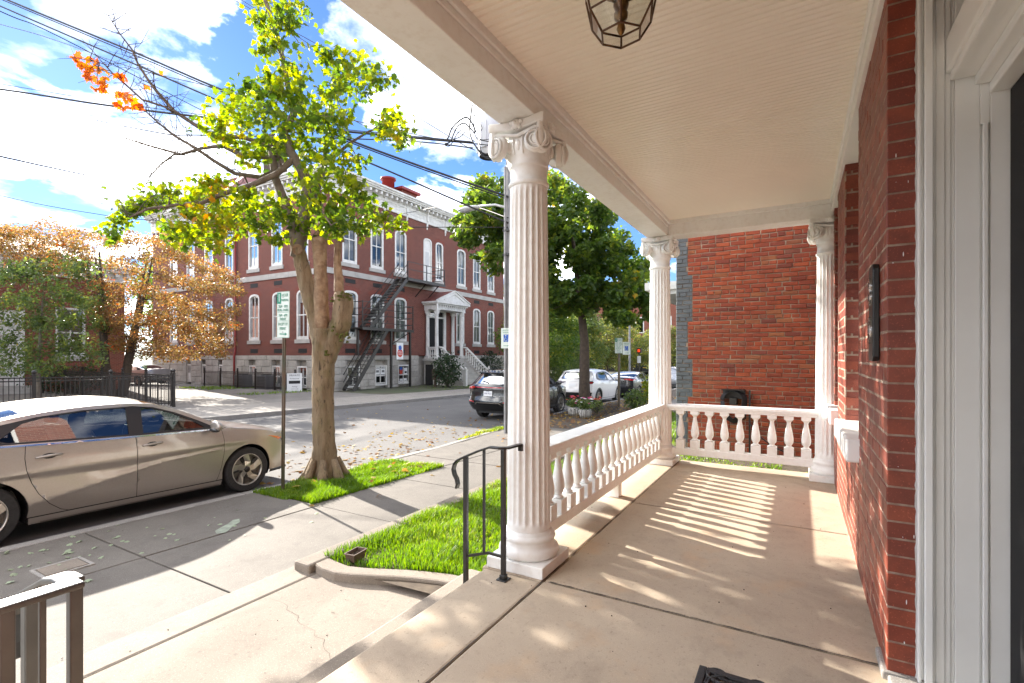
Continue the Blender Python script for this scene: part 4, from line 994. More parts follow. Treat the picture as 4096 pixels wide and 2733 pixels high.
# ---- dark clipped bush below the annex, shrub by the school steps, hedges and background trees
def bush(name, base, label, r, lm, leaf, n, bark='bark_dark', group=None, cat='shrub'):
    t = empty(name, base, 0, label, cat, group); m = MB(); P = []
    for k in range(9):
        a = random.uniform(0, 6.28); e = Vector((r[0]*.6*math.cos(a), r[1]*.6*math.sin(a), r[2]*random.uniform(.8, 1.6))); m.tube([Vector((0, 0, -.05)), e*.5+Vector((0, 0, .1)), e], [.03, .02, .008], 5, caps=False)
    obj('stems', m, bark, t)
    p, d = blob_pts((0, 0, r[2]), r, n, shell=.5); p = p[p[:, 2] > .02]; p += RNG.normal(size=p.shape)*.06*min(r)
    V, F = leaf_arrays(p, leaf, OVAL6, OVAL6_F, .6, .3); obj('foliage', np_mesh('foliage', V, F), lm, t, kind='stuff'); return t
bush('bush', tuple(at(170, 908, 26)), 'dark rounded bush against the annex brick wall', (2.2, 1.6, .85), 'evergreen_leaves', .10, 3200)
bush('shrub', (26.9, 20.6, -.95), 'open glossy shrub growing beside the white entrance steps', (1.15, 1.1, 1.35), 'evergreen_leaves', .17, 1500)
bush('bush', (36.5, 23.2, -1.1), 'dark shrub at the far corner of the brick school', (1.6, 1.2, 1.5), 'evergreen_leaves', .16, 1200)
for i, (x, y) in enumerate(((33.5, 12.6+4), (36.5, 16.7), (40, 16.8))):
    bush('hedge_bush', (x+2, y, zr(x)+.1), ['rounded green hedge bush on the far pavement, left of the row', 'green hedge bush on the far pavement, middle of the row', 'green hedge bush on the far pavement, right of the row'][i], (2.0, 1.3, 1.15), 'shrub_leaves', .14, 2600, group='hedge bushes across the street')
# background trees beyond the parked cars
def bgtree(base, h, r, label, lm='far_leaves', n=30, per=75, leaf=.22, tr=.13, group='trees at the far end of the street'):
    cl = []
    for _ in range(n):
        a = random.uniform(0, 6.28); q = random.uniform(0, 1)**.5; z = random.uniform(-1, 1); w = (1-z*z*.7)**.5
        cl.append(((base[0]+r*q*w*math.cos(a), base[1]+r*q*w*math.sin(a), base[2]+h*.62+h*.36*z), (r*.38, r*.38, r*.3)))
    return tree('street_tree', base, label, cl, lm, 'bark_dark', leaf, per, tr, .35, group)
bgtree((33, 16.9, zr(33)), 7.5, 3.2, 'dark green tree across the street beside the school corner', 'maple_green')
bgtree((41, 12.8+4.6, zr(41)), 6.5, 3.0, 'green tree behind the hedge bushes across the street', 'shrub_leaves')
bgtree((49, 17, zr(49)), 6.2, 2.9, 'yellow-green small tree across the street past the hedge')
bgtree((57, 16.8, zr(57)), 6.4, 3.0, 'olive tree nearer the restaurant across the street')
bgtree((66, 15.5, zr(66)), 6.5, 3.2, 'tall olive tree in front of the restaurant awning')
bgtree((44, 5.6, zr(44)), 7.0, 2.8, 'yellowing tree on the near pavement far down the street')
bgtree((60, 5.2, zr(60)), 7.5, 3.0, 'orange-tinted tree at the far end of the near pavement', 'dogwood_leaves')
bgtree((44, 24, -1.2), 10, 4.0, 'large dark tree behind the right end of the school', 'maple_green', 34)
bgtree((55, 26, -1.3), 9, 4.2, 'broad dark tree standing behind the far street trees', 'maple_green', 34)
# ---- grass
def grass(name, n, region, zf, h, label, w=.0035, par=None, lm='grass_blades', rng=RNG):
    """region: list of (x0,x1,y0,y1) rectangles"""
    ar = np.array([(b-a)*(d-c) for a, b, c, d in region]); cnt = (n*ar/ar.sum()).astype(int); P = []
    for (a, b, c, d), k in zip(region, cnt): P.append(np.stack([rng.uniform(a, b, k), rng.uniform(c, d, k)], 1))
    P = np.concatenate(P); N = len(P)
    pat = np.sin(P[:, 0]*5.1+np.sin(P[:, 1]*4.3)*1.7)*np.sin(P[:, 1]*6.3+1.1*np.sin(P[:, 0]*3.7)); pat2 = np.sin(P[:, 0]*1.9+2.1*np.sin(P[:, 1]*2.3))*np.sin(P[:, 1]*2.9+1.7*np.sin(P[:, 0]*1.3)); keep = rng.uniform(0, 1, N) < .72+.25*pat+.3*pat2; P = P[keep]; pat = pat[keep]; N = len(P)
    Z = np.array([zf(q) for q in P[:, 0]]) if callable(zf) else np.full(N, zf)
    B = np.concatenate([P, Z[:, None]], 1); hh = h*(.75+.3*pat)*rng.uniform(.45, 1.3, N); a = rng.uniform(0, 2*PI, N)
    lean = np.stack([np.cos(a), np.sin(a), np.zeros(N)], 1)*(hh*rng.uniform(.1, .75, N))[:, None]; s = np.stack([-np.sin(a), np.cos(a), np.zeros(N)], 1)*(w*rng.uniform(.6, 1.3, N))[:, None]
    up = np.zeros((N, 3)); up[:, 2] = 1
    m1 = B+lean*.35+up*(hh*.6)[:, None]; tp = B+lean+up*hh[:, None]*.97
    V = np.stack([B-s, B+s, m1+s*.8, m1-s*.8, tp], 1).reshape(-1, 3); k = (np.arange(N)*5)[:, None, None]
    F = (np.array([(0, 1, 2), (0, 2, 3), (3, 2, 4)])[None]+k).reshape(-1, 3)
    return obj(name, np_mesh(name, V, F), lm, par, kind='stuff', label=label, cat='grass')
def curb_x(y): return interp(y, [(1.85, 2.87), (1.98, 2.86), (2.3, 2.79), (2.6, 2.67), (2.87, 2.58), (3.12, 2.6)])
lawn_r = [(curb_x(y)+.0, 6.4, y, y+.1) for y in np.arange(1.68, 3.1, .1)]
grass('lawn_grass', 62000, lawn_r, -.30, .075, 'bright green front lawn beside the porch')
grass('lawn_grass', 14000, [(6.4, 14, 1.7, 3.1)], -.30, .08, 'grass of the next front garden beyond the porch', .005)
grass('side_grass', 6000, [(6.3, 7.3, -.6, 1.7), (7.3, 8.3, .2, 1.6)], -.255, .05, 'low grass between porch end and old brick wall', .006)
grass('verge_grass', 30000, [(4.1, 6.6, 5.22, 6.28), (4.0, 4.3, 5.6, 6.3), (4.05, 6.66, 5.165, 5.22)], lambda x: zs(x)-.01, .09, 'bright grass strip round the near maple', .005)
grass('weeds', 1500, [(10.2, 12.2, 6.72, 6.95), (9.2, 10, 6.62, 6.75)], lambda x: zs(x)-.03, .10, 'yellow-green weeds along the kerb behind the black car', .012, lm='weed_leaves')
grass('yard_grass', 9000, [(24.5, 31, 19.2, 23.2)], -.97, .12, 'rough grass beside the school entrance steps', .01)
grass('lot_weeds', 2500, [(15.2, 19.6, 24, 25.5), (16.5, 19.6, 30, 34)], lambda x: zr(x)+.1, .12, 'dry weeds along the edge of the parking lot', .012)
# clover and plantain leaves in the side yard
p = np.stack([RNG.uniform(6.32, 7.2, 2600), RNG.uniform(-.5, 1.65, 2600), RNG.uniform(-.24, -.17, 2600)], 1); V, F = leaf_arrays(p, .05, OVAL6, OVAL6_F, 1.4, 0)
obj('ground_cover', np_mesh('ground_cover', V, F), 'grass_blades', kind='stuff', label='leafy ground cover just beyond the porch end', cat='ground cover')
# ---- fallen leaves
def litter(name, P, size, lm, label, flat=2.6):
    V, F = leaf_arrays(np.array(P), size, MAPLE, MAPLE_F, flat, 0, .15); return obj(name, np_mesh(name, V, F), lm, kind='stuff', label=label, cat='leaves')
P = []
for _ in range(400):
    x = 5.5+abs(random.gauss(0, 1))*5; y = kerb_y(x)+abs(random.gauss(0, 1))*1.5+.05
    if y < 15 and x < 30: P.append((x, y, zr(x)+.012))
for _ in range(70): x = random.uniform(4.6, 6.5); P.append((x, kerb_y(x)+random.uniform(.05, 1.0), zr(x)+.012))
for _ in range(90): x = random.uniform(5, 30); P.append((x, random.uniform(7, 15.2), zr(x)+.012))
litter('road_leaves', P, .088, 'litter_leaves', 'scattered yellow and brown fallen maple leaves on the road')
P = [(x, random.uniform(5.2, kin(x)), zs(x)+.015) for x in [random.uniform(12.2, 27) for _ in range(900)]]
litter('bed_leaves', P, .11, 'litter_leaves', 'brown fallen leaves covering the planting strip by the cars')
P = [(x, random.uniform(3.4, 6.2), zs(x)+.012) for x in [random.uniform(6, 12) for _ in range(26)]]+[(x, random.uniform(5.25, 6.2), zs(x)+.07) for x in [random.uniform(4.3, 6.5) for _ in range(16)]]
litter('pavement_leaves', P, .10, 'litter_leaves', 'few yellow leaves on the pavement past the grass strip')
# ---------------------------------------------------------------- brick school building across the street
SX, SY = 19.84, 24.0; GZ = -.85
school = empty('school_building', (0, 0, 0), 0, 'two-storey red brick Victorian school with white cornice and arched windows', 'building')
def arch_outline(c, w, z0, z1, rise=.24, n=10, inset=0):
    w2 = w/2-inset; zt = z1-inset; zb = z0+inset; zs_ = zt-rise*(w2/(w/2))
    pts = [(c-w2, zb), (c+w2, zb)]
    for i in range(n+1):
        t = 1-2*i/n; pts.append((c+w2*t, zs_+(zt-zs_)*math.sqrt(max(0, 1-(abs(t))**2.2))))
    return pts
class Facade:
    """vertical plane; u runs along it, P maps (u, z, out) to the world"""
    def __init__(s, kind, const): s.k = kind; s.c = const
    def P(s, u, z, o=0): return (u, s.c-o, z) if s.k == 'y' else (s.c-o, u, z)
    def ring(s, outer, inner, o0, o1):
        m = MB(); n = len(outer); vs = [s.P(*p, o1) for p in outer]+[s.P(*p, o1) for p in inner]+[s.P(*p, o0) for p in inner]+[s.P(*p, o0) for p in outer]; f = []
        for i in range(n):
            j = (i+1) % n; f += [(i, j, n+j, n+i), (n+i, n+j, 2*n+j, 2*n+i), (3*n+i, 3*n+j, j, i)]
        return m.add(vs, f)
    def fill(s, outline, o):
        m = MB(); return m.add([s.P(*p, o) for p in outline], [tuple(range(len(outline)))])
    def box(s, m, u0, u1, z0, z1, o0, o1):
        a = s.P(u0, z0, o0); b = s.P(u1, z1, o1); return m.box(min(a[0], b[0]), max(a[0], b[0]), min(a[1], b[1]), max(a[1], b[1]), z0, z1)
    def wall(s, u0, u1, z0, z1, holes, depth=.22):
        m = cdt([(u0, z0), (u1, z0), (u1, z1), (u0, z1)], holes, 0, lambda a, b: s.P(a, b, 0))
        for h in holes:
            n = len(h); m.add([s.P(*p, 0) for p in h]+[s.P(*p, -depth) for p in h], [(i, (i+1) % n, n+(i+1) % n, n+i) for i in range(n)])
        return m
FF = Facade('y', SY); LF = Facade('x', SX)
UZ = (6.95, 9.95); LZ = (2.25, 5.28)
def window(f, c, w, z0, z1, parent, blinds=1.0, arched=True, sill=True, bars=2, arch_brick=True, blind_full=None):
    oo = arch_outline(c, w, z0, z1) if arched else [(c-w/2, z0), (c+w/2, z0), (c+w/2, z1), (c-w/2, z1)]
    ii = arch_outline(c, w, z0, z1, inset=.13) if arched else [(c-w/2+.1, z0+.1), (c+w/2-.1, z0+.1), (c+w/2-.1, z1-.1), (c-w/2+.1, z1-.1)]
    wn = obj('window', f.ring(oo, ii, -.2, .015), 'school_white', parent)
    m = MB(); zm = (z0+z1)/2-.02; wi = w/2-.13
    f.box(m, c-wi, c+wi, zm-.035, zm+.035, -.09, -.03)
    for k in range(1, bars): uu = c-wi+2*wi*k/bars; f.box(m, uu-.022, uu+.022, z0+.13, zm-.036, -.09, -.04); f.box(m, uu-.022, uu+.022, zm+.036, z1-.16, -.09, -.04)
    f.box(m, c-wi, c+wi, z0+.13, z0+.2, -.09, -.03)
    obj('sash', m, 'school_white', wn)
    obj('pane', f.fill(ii, -.075), 'window_glass', wn)
    if blinds > 0:
        top = z1-.1; bot = top-(top-z0-.1)*blinds
        m = MB(); zz_ = top
        bl = MB(); f.box(bl, c-wi, c+wi, bot, top, -.16, -.15); obj('blind', bl, 'blind_slats', wn)
    bk = MB(); f.box(bk, c-w/2+.02, c+w/2-.02, z0+.02, z1-.02, -.215, -.205); obj('room', bk, 'room_dark', wn)
    if sill:
        sm = MB(); f.box(sm, c-w/2-.14, c+w/2+.14, z0-.24, z0-.004, -.1, .07); obj('sill', sm, 'band_stone', wn, bevel=.01)
    if arch_brick and arched:
        big = [(c+(x-c)*(w+.5)/w, z0+(z-z0)*(1+.26/(z1-z0))) for x, z in oo]; k = len(oo)
        o3 = [(x, z) for x, z in big if z > z1-.33]; i3 = [(x, z) for x, z in [(c+(x-c)*(w+.03)/w, z+.005) for x, z in oo] if z > z1-.3]
        nn = min(len(o3), len(i3)); 
        am = MB(); vs = [f.P(*p, .012) for p in o3[:nn]]+[f.P(*p, .012) for p in i3[:nn]]; am.add(vs, [(i, i+1, nn+i+1, nn+i) for i in range(nn-1)])
        obj('brick_arch', am, 'arch_brick', wn)
    return wn
m_, t_, out_ = newmat('blind_slats')
sp_ = t_.n('ShaderNodeSeparateXYZ'); t_.l(pos(t_), sp_.inputs[0]); fz = t_.math('FRACT', t_.math('MULTIPLY', sp_.outputs[2], 11.0))
b_s = t_.n('ShaderNodeBsdfPrincipled'); b_s.inputs['Roughness'].default_value = .7; t_.l(t_.ramp(fz, [(.0, (.30, .30, .30)), (.25, (.66, .66, .65)), (.8, (.60, .60, .60)), (1, (.28, .28, .28))]), b_s.inputs['Base Color']); t_.l(b_s.outputs[0], out_.inputs[0])
mat('arch_brick', (.16, .04, .028), .85, (.22, .065, .045), 14)
UW = [(21.55, 1.15, .0), (23.85, 1.15, .0), (26.08, 1.15, .85), (30.38, .92, .9), (33.25, 1.17, 1), (35.5, 1.12, 1), (37.75, 1.12, 1)]
LW = [(21.6, 1.2, 1), (23.88, 1.2, 1), (26.07, 1.2, 1), (33.1, 1.1, 1), (35.5, 1.12, 1), (37.75, 1.12, 1)]
udoor = (28.98, .95, 6.62, 9.99)
holes = [arch_outline(c, w, *UZ) for c, w, b in UW]+[arch_outline(c, w, *LZ) for c, w, b in LW]+[arch_outline(udoor[0], udoor[1], udoor[2], udoor[3]), [(28.9, 1.28), (31.2, 1.28), (31.2, 5.0), (28.9, 5.0)]]
bw_ = obj('front_wall', FF.wall(SX, 40, 1.27, 11.3, holes), 'school_brick', school)
ULW = [(31.1, 1.1, .9), (28.65, 1.1, 1), (26.2, 1.1, .5)]; LLW = [(31.03, 1.12, .15), (28.54, 1.14, .5), (26.17, 1.1, .9)]
holes = [arch_outline(c, w, 6.95, 10.05) for c, w, b in ULW]+[arch_outline(c, w, *LZ) for c, w, b in LLW]
side = obj('side_wall', LF.wall(SY, 33.1, 1.27, 11.3, holes), 'school_brick', school)
WF = Facade('x', SX+.35); WW = [(34.45, 1.0, 0), (37.0, 1.1, .8), (39.4, 1.1, .8), (41.8, 1.1, .8)]
holes = [arch_outline(c, w, 6.95, 10.05) for c, w, b in WW]+[arch_outline(c, w, *LZ) for c, w, b in WW]
wing = obj('wing_wall', WF.wall(33.1, 45, 1.27, 11.3, holes), 'school_brick', school)
for c, w, b in UW: window(FF, c, w, *UZ, bw_, b)
for c, w, b in LW: window(FF, c, w, *LZ, bw_, b)
for c, w, b in ULW: window(LF, c, w, 6.95, 10.05, side, b)
for c, w, b in LLW: window(LF, c, w, *LZ, side, b)
for c, w, b in WW: window(WF, c, w, 6.95, 10.05, wing, b); window(WF, c, w, *LZ, wing, b)
# upper fire-escape door
dw_ = obj('escape_door', FF.ring(arch_outline(*udoor), arch_outline(*udoor, inset=.1), -.2, .015), 'school_white', bw_)
obj('leaf', FF.fill(arch_outline(*udoor, inset=.1), -.05), 'school_white', dw_)
gm = MB(); FF.box(gm, udoor[0]-.2, udoor[0]+.2, 7.9, 9.0, -.049, -.04); obj('pane', gm, 'blind_slats', dw_)
# core that closes the building behind the skins, end and back walls
obj('back_wall', MB().box(SX+.6, 40, SY+.3, 44.9, GZ, 12.2).box(39.7, 40.001, SY+.004, SY+.3, 1.27, 11.3), 'school_brick', school)
# belt course, vents
m = MB(); x = SX-.06
blt = empty('belt_course'); blt.parent = school
for (f, a, b) in ((FF, SX-.05, 40.05), (LF, SY-.049, 33.1), (WF, 33.1, 45)):
    u = a
    while u < b-.05:
        L_ = min(random.uniform(1.7, 2.4), b-u); m = MB(); f.box(m, u+.004, u+L_-.004, 6.13, 6.47, -.05, .06+random.uniform(0, .01)); obj('stone_block', m, 'band_stone', blt, bevel=.012); u += L_
for f, lst, par in ((FF, LW, bw_), (LF, LLW, side)):
    for c, w, b in lst:
        for z in (5.72, 1.42):
            m = MB(); f.box(m, c-.4, c+.4, z, z+.27, -.05, .012); obj('vent', m, 'dark_vent', par)
# rusticated stone base
sb = empty('stone_base'); sb.parent = school
bwin = [(21.84, 1.06), (24.2, 1.1), (26.4, 1.2), (36.4, .9)]; lbw = [(31.2, .75), (28.7, .85), (26.2, .95)]
wbw = [(35.5, .5), (37.6, .55), (39.6, .6)]
def stones(f, a, b, wins, z_top=1.27):
    hs = [.30, .42, .42, .42, .42]; z = z_top
    for r_, h in enumerate(hs+[.45]):
        z0 = z-h; u = a-(.4 if r_ % 2 else 0)
        while u < b:
            L_ = random.uniform(.75, 1.25) if r_ else 1.9; u0, u1 = max(u, a), min(u+L_, b); u += L_
            segs = [(u0, u1)]
            for c, w in wins:
                if z0 < .62 and z > -.72:
                    ns = []
                    for s0, s1 in segs:
                        l, r = c-w/2, c+w/2
                        if s1 <= l or s0 >= r: ns.append((s0, s1))
                        else:
                            if s0 < l: ns.append((s0, l))
                            if s1 > r: ns.append((r, s1))
                    segs = ns
            for s0, s1 in segs:
                if s1-s0 < .06: continue
                m = MB(); f.box(m, s0+.006, s1-.006, z0+.006, z-.006, -.3, .05+random.uniform(0, .035)); obj('stone_block', m, 'school_stone', sb, bevel=.025)
        z = z0
stones(FF, SX-.07, 27.9, bwin); stones(FF, 32.6, 40.05, bwin); stones(LF, SY-.048, 33.1, lbw); stones(WF, 33.1, 45, wbw)
for f, lst in ((FF, bwin), (LF, lbw)):
    for c, w in lst: window(f, c, w, -.72, .62, sb, 0, False, False, 2)
for c, w in wbw:
    m = MB(); WF.box(m, c-w/2, c+w/2, -.72, .62, -.1, -.02); p_ = obj('basement_hatch', m, 'school_white', sb); m = MB()
    for k in range(6): WF.box(m, c-w*.32, c+w*.32, .0+k*.09, .05+k*.09, -.02, -.008)
    obj('louvre', m, 'dark_vent', p_)
mo = MB(); FF.box(mo, SX+.1, 40, -.9, 1.2, -.32, -.28); LF.box(mo, SY+.3, 33.1, -.9, 1.2, -.32, -.28); obj('base_core', mo, 'school_stone', sb)
# cornice
cn = empty('cornice'); cn.parent = school
for f, a, b in ((FF, SX, 40.1), (LF, SY, 33.1), (WF, 33.1, 45.2)):
    e0 = a-(.0 if f is WF else 0); ext = lambda o: (a-o if f in (FF, LF) else a, b)
    m = MB()
    for z0, z1, o in ((11.05, 11.2, .07), (11.2, 11.62, .045), (11.62, 11.72, .09), (11.72, 11.95, .06), (12.02, 12.12, .48), (12.12, 12.24, .56), (12.24, 12.36, .64), (11.95, 12.02, .16)):
        u0, u1 = ext(o-.002*(f is LF)); f.box(m, u0, u1, z0, z1-.001*(f is LF), -.25, o-.002*(f is LF))
    obj('moulding', m, 'school_white', cn)
    u = a+.2; k = 0
    while u < b:
        m = MB(); f.box(m, u-.08, u+.08, 11.80, 12.0, .05, .42); obj('modillion', m, 'school_white', cn, bevel=.01); u += .48
    u = a+.25
    while u < b:
        m = MB(); f.box(m, u-.09, u+.09, 11.2, 11.95, .04, .14); f.box(m, u-.07, u+.07, 10.82, 11.2, .0, .09); f.box(m, u-.04, u+.04, 10.62, 10.83, .0, .06); obj('bracket', m, 'school_white', cn, bevel=.01)
        if u+2.2 < b:
            m = MB(); f.box(m, u+.3, u+1.85, 11.3, 11.34, .04, .065); f.box(m, u+.3, u+1.85, 11.52, 11.56, .04, .065); f.box(m, u+.3, u+.34, 11.34, 11.52, .04, .065); f.box(m, u+1.81, u+1.85, 11.34, 11.52, .04, .065); obj('panel', m, 'school_white', cn)
        u += 2.2
# roofs, chimney, vent
obj('flat_roof', MB().box(SX-.5, 40.2, SY-.5, 45.2, 12.362, 12.42), 'red_metal_roof', school)
rf = MB(); e = [(19.4, 33.6, 12.43), (29, 33.6, 12.43), (29, 45.4, 12.43), (19.4, 45.4, 12.43)]; tp = [(23.6, 37.8, 15.6), (25.4, 37.8, 15.6), (25.4, 41, 15.6), (23.6, 41, 15.6)]
rf.hexa(e, tp); roof = obj('hip_roof', rf, 'red_metal_roof', school)
m = MB()
for k in range(1, 24): y = 33.6+11.8*k/24; q = 37.8+3.2*min(1, max(0, (k-6)/12)); t = .999; m.tube([(19.4, y, 12.45), (lerp(19.4, 23.6, min(1, min(k, 24-k)/8.)), lerp(y, q, min(1, min(k, 24-k)/8.)), lerp(12.45, 15.62, min(1, min(k, 24-k)/8.)))], .03, 4)
obj('seam', m, 'red_metal_roof', roof)
ch = at(632, 380, 38.2); obj('chimney', MB().box(ch.x-.6, ch.x+.6, ch.y-.6, ch.y+.6, 12.4, 17.2).box(ch.x-.72, ch.x+.72, ch.y-.72, ch.y+.72, 17.2, 17.6).box(ch.x-.85, ch.x+.85, ch.y-.85, ch.y+.85, 17.6, 17.85), 'bark_dark', school)
v0 = at(891, 430, 40); obj('roof_vent', MB().lathe([(.5, -3), (.5, .35), (.62, .36), (.62, .5), (.5, .52)], (v0.x, v0.y, 15.0), 20), 'oxide_red', school, smooth=True)
v1 = at(925, 440, 41.5); cm = obj('chimney', MB().box(v1.x-.9, v1.x+.9, v1.y-.7, v1.y+.7, 12.4, 14.75), 'school_brick', school); obj('chimney_cap', MB().box(v1.x-1.15, v1.x+1.15, v1.y-.95, v1.y+.95, 14.752, 14.95), 'oxide_red', cm)
obj('downspout', MB().tube([(SX-.12, 32.95, 11.0), (SX-.12, 32.95, 1.5), (SX-.2, 32.95, 1.2), (SX-.2, 32.95, GZ)], .07, 8), 'oxide_red', school, smooth=True)
# entrance portico with stairs
po = empty('portico'); po.parent = school
PX0, PX1, PY0 = 28.55, 32.15, 22.85
obj('platform', MB().box(PX0-.25, PX1+.25, PY0-.2, SY-.06, .85, 1.05), 'band_stone', po, bevel=.02)
obj('platform_wall', MB().box(PX0-.05, PX1+.1, PY0-.05, SY-.06, GZ, .849), 'school_stone', po)
obj('cellar_door', MB().box(PX0-.06, PX0-.051, 23.1, 23.8, GZ, .6).box(PX0+.05, PX0+.1, PY0-.06, PY0-.051, GZ, .5), 'room_dark', po)
for (x_, y_) in ((28.8, 23.0), (31.9, 23.0), (28.8, 23.85), (31.9, 23.85)):
    m = MB().box(x_-.19, x_+.19, y_-.19, y_+.19, 1.05, 1.2).lathe([(.17, 1.2), (.175, 1.25), (.15, 1.3), (.145, 1.32), (.125, 4.15), (.14, 4.17), (.14, 4.2), (.12, 4.22), (.15, 4.35), (.2, 4.55), (.22, 4.6)], (x_, y_, 0), 14).box(x_-.22, x_+.22, y_-.22, y_+.22, 4.6, 4.66)
    for k in range(8): a = k*PI/4; m.ell((x_+.17*math.cos(a), y_+.17*math.sin(a), 4.38+.1*(k % 2)), .05, .05, .08, 6, 4)
    obj('column', m, 'school_white', po)
m = MB().box(PX0+.03, PX1-.03, 22.8, SY, 4.66, 5.0).box(PX0-.12, PX1+.12, 22.65, SY, 5.0, 5.1).box(PX0-.25, PX1+.25, 22.52, SY, 5.1, 5.22)
for k in range(14): u = PX0+.1+k*.26; m.box(u-.05, u+.05, 22.7, 22.8, 4.88, 5.0)
for k in range(9): m.ell((PX0+.3+k*.37, 22.79, 4.8), .09, .03, .06, 8, 4)
obj('entablature', m, 'school_white', po)
cxp = (PX0+PX1)/2
pd = obj('pediment', MB().prism([(PX0-.25, 5.222), (PX1+.25, 5.222), (PX1+.25, 5.3), (cxp, 6.12), (PX0-.25, 5.3)], 22.52, 22.68, 'y').prism([(PX0+.2, 5.25), (PX1-.2, 5.25), (cxp, 5.98)], 22.70, 22.72, 'y'), 'school_white', po)
obj('pediment_moulding', MB().bar([(PX0-.2, 22.5, 5.33), (cxp, 22.5, 6.13)], .1, .07).bar([(PX1+.2, 22.5, 5.33), (cxp, 22.5, 6.13)], .1, .07).bar([(PX0+.55, 22.505, 5.36), (cxp, 22.505, 5.88)], .06, .04).bar([(PX1-.55, 22.505, 5.36), (cxp, 22.505, 5.88)], .06, .04), 'school_white', pd)
obj('porch_roof', MB().prism([(PX0-.25, 5.23), (PX1+.25, 5.23), (cxp, 6.13)], 22.69, SY-.01, 'y'), 'red_metal_roof', po)
obj('drain_pipe', MB().tube([(PX0-.18, 22.6, 5.05), (PX0-.18, 22.62, GZ)], .045, 8), 'school_white', po)
# entrance door recess
obj('door_frame', MB().box(28.9, 29.1, 23.98, 24.2, 1.05, 5.0).box(30.95, 31.2, 23.98, 24.2, 1.05, 5.0).box(29.1, 30.95, 23.98, 24.2, 4.6, 5.0).box(29.1, 30.95, 23.99, 24.2, 4.1, 4.22), 'school_white', po)
obj('door', MB().box(29.1, 30.95, 24.1, 24.18, 1.05, 4.1), 'door_black', po); obj('fanlight', MB().box(29.1, 30.95, 24.1, 24.12, 4.22, 4.6), 'window_glass', po)
def turned(h, r=.06):
    k = h; m = MB().box(-r, r, -r, r, 0, .12*k).lathe([(r*.6, .12*k), (r*.9, .15*k), (r*.5, .2*k), (r*1.05, .36*k), (r*.95, .48*k), (r*.5, .72*k), (r*.45, .78*k), (r*.9, .84*k), (r*.9, .88*k)], n=10).box(-r, r, -r, r, .88*k, k)
    me = m.mesh('baluster'); me.materials.append(MATS['school_white']); return me
tb = turned(.72)
def put(me, par, p, name='baluster'):
    o = bpy.data.objects.new(name, me); COL.objects.link(o); o.parent = par; o.location = p; return o
bs_ = empty('balustrade'); bs_.parent = po
obj('rail', MB().box(28.7, 28.85, 22.9, 23.9, 1.8, 1.9).box(28.9, 29.35, 22.78, 22.92, 1.8, 1.9), 'school_white', bs_)
for k in range(5): put(tb, bs_, (28.78, 23.75-k*.19, 1.07))
NS = 11; rz_ = (1.05-GZ)/NS; run = .2
stp = empty('stairs'); stp.parent = po
for k in range(NS-1):
    z1_ = 1.05-(k+1)*rz_; y1_ = PY0-.2-k*run; obj('step', MB().box(28.95, 31.75, y1_-run-.03, PY0-.2, z1_-rz_, z1_), 'band_stone', stp, bevel=.01)
for X in (28.82, 31.88):
    b2 = empty('balustrade'); b2.parent = po
    ya, yb = PY0-.1, PY0-.2-run*NS
    obj('rail', MB().bar([(X, ya+.1, 1.9), (X, ya-.25, 1.86), (X, yb, GZ+.95)], .13, .1), 'school_white', b2)
    for k in range(NS):
        y_ = PY0-.25-run*(k+.3); put(tb, b2, (X, y_, 1.12-(k+.55)*rz_))
    m = MB().box(X-.11, X+.11, yb-.12, yb+.1, GZ-.1, GZ+1.05).box(X-.14, X+.14, yb-.15, yb+.13, GZ+1.05, GZ+1.12); m.ell((X, yb-.01, GZ+1.2), .1, .1, .1, 10, 6); obj('newel', m, 'school_white', b2)
    m = MB(); m.hexa([(X-.12, yb+.1, GZ-.1), (X+.12, yb+.1, GZ-.1), (X+.12, PY0-.2, GZ-.1), (X-.12, PY0-.2, GZ-.1)], [(X-.12, yb+.1, GZ+.12), (X+.12, yb+.1, GZ+.12), (X+.12, PY0-.2, 1.0), (X-.12, PY0-.2, 1.0)]); obj('cheek_wall', m, 'school_stone', b2)
# iron fire escape
fe = empty('fire_escape', (20.7, 22.9, GZ), 0, 'black iron fire escape stair on the school front', 'fire escape'); fe.location = (0, 0, 0)
def iron(name, m): return obj(name, m, 'black_iron', fe)
FY0, FY1 = 22.75, 23.7
iron('upper_platform', MB().box(25.4, 29.5, FY0, SY-.01, 6.42, 6.5).box(25.4, 29.5, FY0-.02, FY0+.04, 6.32, 6.52))
iron('lower_platform', MB().box(21.4, 26.0, FY0, SY-.01, 2.9, 2.98).box(21.4, 26.0, FY0-.02, FY0+.04, 2.82, 3.0))
m = MB()
for x_, z_ in ((25.45, 6.5), (27.4, 6.5), (29.45, 6.5)): m.box(x_-.025, x_+.025, FY0, FY0+.05, z_, z_+1.12)
for z_ in (7.1, 7.6): m.box(25.45, 29.45, FY0+.01, FY0+.04, z_-.02, z_+.02)
for z_ in (6.8, 7.1, 7.6): m.box(29.43, 29.47, FY0+.05, SY-.01, z_-.02, z_+.02)
iron('railing', m); m = MB()
for x_ in (21.45, 22.8, 24.4, 25.95): m.box(x_-.025, x_+.025, FY0, FY0+.05, 2.98, 4.6)
for z_ in (3.3, 3.75, 4.15, 4.55): m.box(21.45, 25.95, FY0+.01, FY0+.04, z_-.02, z_+.02); m.box(21.43, 21.47, FY0+.05, SY-.01, z_-.02, z_+.02); m.box(25.93, 25.97, FY0+.05, SY-.01, z_-.02, z_+.02)
iron('railing', m)
